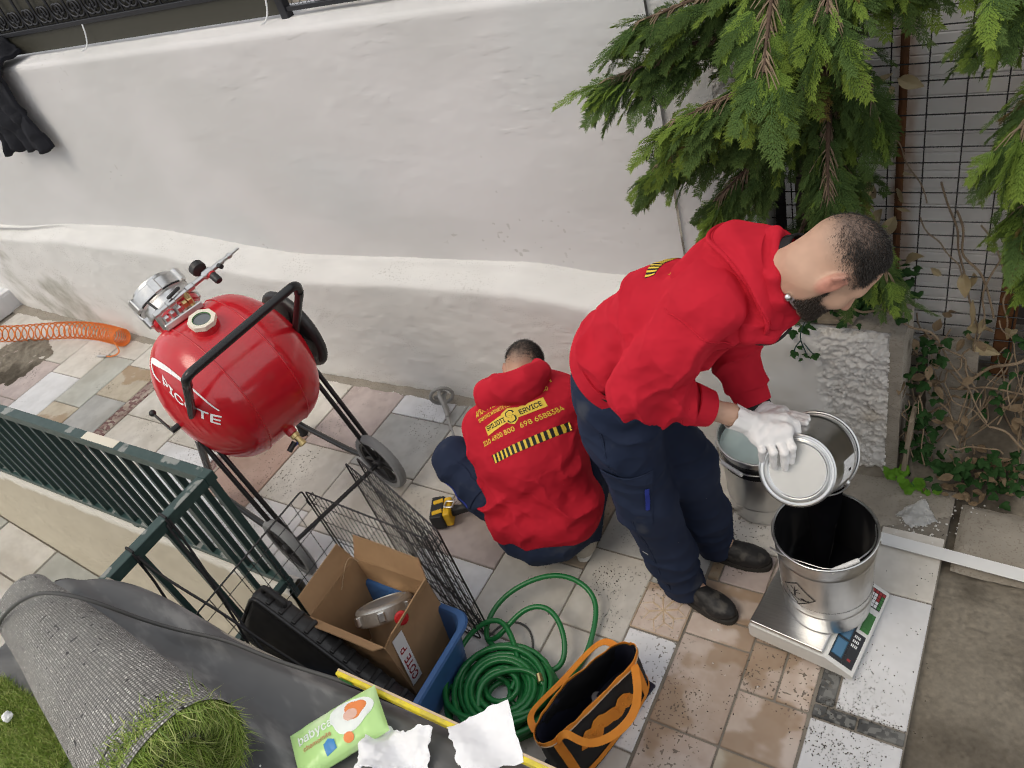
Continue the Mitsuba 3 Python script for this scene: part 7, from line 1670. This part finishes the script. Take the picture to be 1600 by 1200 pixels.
def dry_leaf(seed):
    gg = rnd(seed); def_ = np.linspace(0, 1, 7); w = .26 * np.sin(np.pi * def_ ** .8); V = []
    for t, a in zip(def_, w): V += [(t, a, .16 * math.sin(t * 3 + seed) + .30 * a), (t, 0, .10 * math.sin(t * 3 + seed)), (t, -a, .16 * math.sin(t * 3 + seed) + .45 * a * gg.uniform(.5, 1.5))]
    F = []
    for i in range(6): k = i * 3; F += [(k, k + 3, k + 1), (k + 1, k + 3, k + 4), (k + 1, k + 4, k + 2), (k + 2, k + 4, k + 5)]
    return TM(V, F)
lit = thing('leaf_litter', 'dry brown fallen leaves lying in the ivy bed', 'leaf litter')
leafy('dry_leaf', lit, [(-.02, 2.20, .12, .08, .035, .02, 30), (-.14, 2.25, .27, .06, .05, .06, 12), (.02, 2.27, .29, .10, .05, .05, 16), (-.05, 2.14, .03, .09, .02, .012, 14), (-.22, 2.26, .50, .05, .05, .10, 8), (-.18, 2.36, .60, .07, .03, .05, 10)], 'mat_dry_leaf', .046, .9, 3, dry_leaf)
hl = thing('withered_leaves', 'large withered yellow-brown leaves caught on the mesh fence', 'leaves')
leafy('withered_leaf', hl, [(-.385, 2.40, 1.04, .02, .02, .06, 5), (-.45, 2.40, 1.10, .02, .02, .06, 5), (-.36, 2.41, .82, .02, .02, .08, 5), (-.16, 2.42, .70, .05, .012, .05, 4), (-.10, 2.42, .60, .05, .012, .04, 4), (.02, 2.40, .62, .03, .02, .02, 2), (-.385, 2.42, 1.42, .012, .015, .03, 3)], 'mat_dry_pale', .072, .1, 3, dry_leaf)
dl = thing('fallen_leaf', 'single curled tan leaf lying on the bare soil right of the path', 'leaf')
put(dl, tf(dry_leaf(3), eul(.2, -.25, 1.35, (-.020, 1.565, -.108), .10)), 'mat_dry_pale', True)
sp_ = thing('green_sprout', 'bright green weed sprouting at the corner of the broken plinth', 'weed')
def sprout_leaf(seed):
    a = np.linspace(0, 2 * np.pi, 14, endpoint=False); r = .5 * (1 + .12 * np.sin(a * 5)); V = np.c_[.5 + r * np.cos(a), r * .9 * np.sin(a), .06 * np.cos(2 * a)]; return TM(np.vstack([V, [[.45, 0, -.04]]]), [(i, (i + 1) % 14, 14) for i in range(14)])
leafy('leaf', sp_, [(-.275, 2.14, .055, .020, .014, .020, 11), (-.19, 2.13, .03, .016, .010, .010, 5), (-.235, 2.135, .025, .02, .008, .008, 4)], 'mat_sprout', .036, 1.2, 3, sprout_leaf)
for c in ((-.275, 2.14), (-.19, 2.13), (-.235, 2.135)): put(sp_ + '__stem', tube(spline([(c[0], c[1] + .02, -.01), (c[0] + .01, c[1], .02), (c[0], c[1] - .008, .05)], 8), .0016, 5), 'mat_key_green', True)
label('pebbles', 'small stones and bits of plaster strewn over the bare soil', kind='stuff')
put('pebbles', mv(crumbs(100, 61, [(.05, 1.70, .09, .06, 1.5), (.02, 1.45, .06, .15, 1.2), (.12, 1.2, .12, .15, 1.0), (-.10, 2.13, .06, .03, .8), (-.04, 1.9, .04, .06, .5), (.1, 1.5, .14, .25, 2.5)], .001, .005, .7), 0, 0, -.112), 'mat_flake')
put('pebbles', mv(crumbs(100, 62, [(.06, 1.72, .09, .05, 2.2), (.03, 1.45, .07, .15, 1.5), (.15, 1.2, .12, .2, 1.2)], .0015, .007, .7), 0, 0, -.112), 'mat_grit')
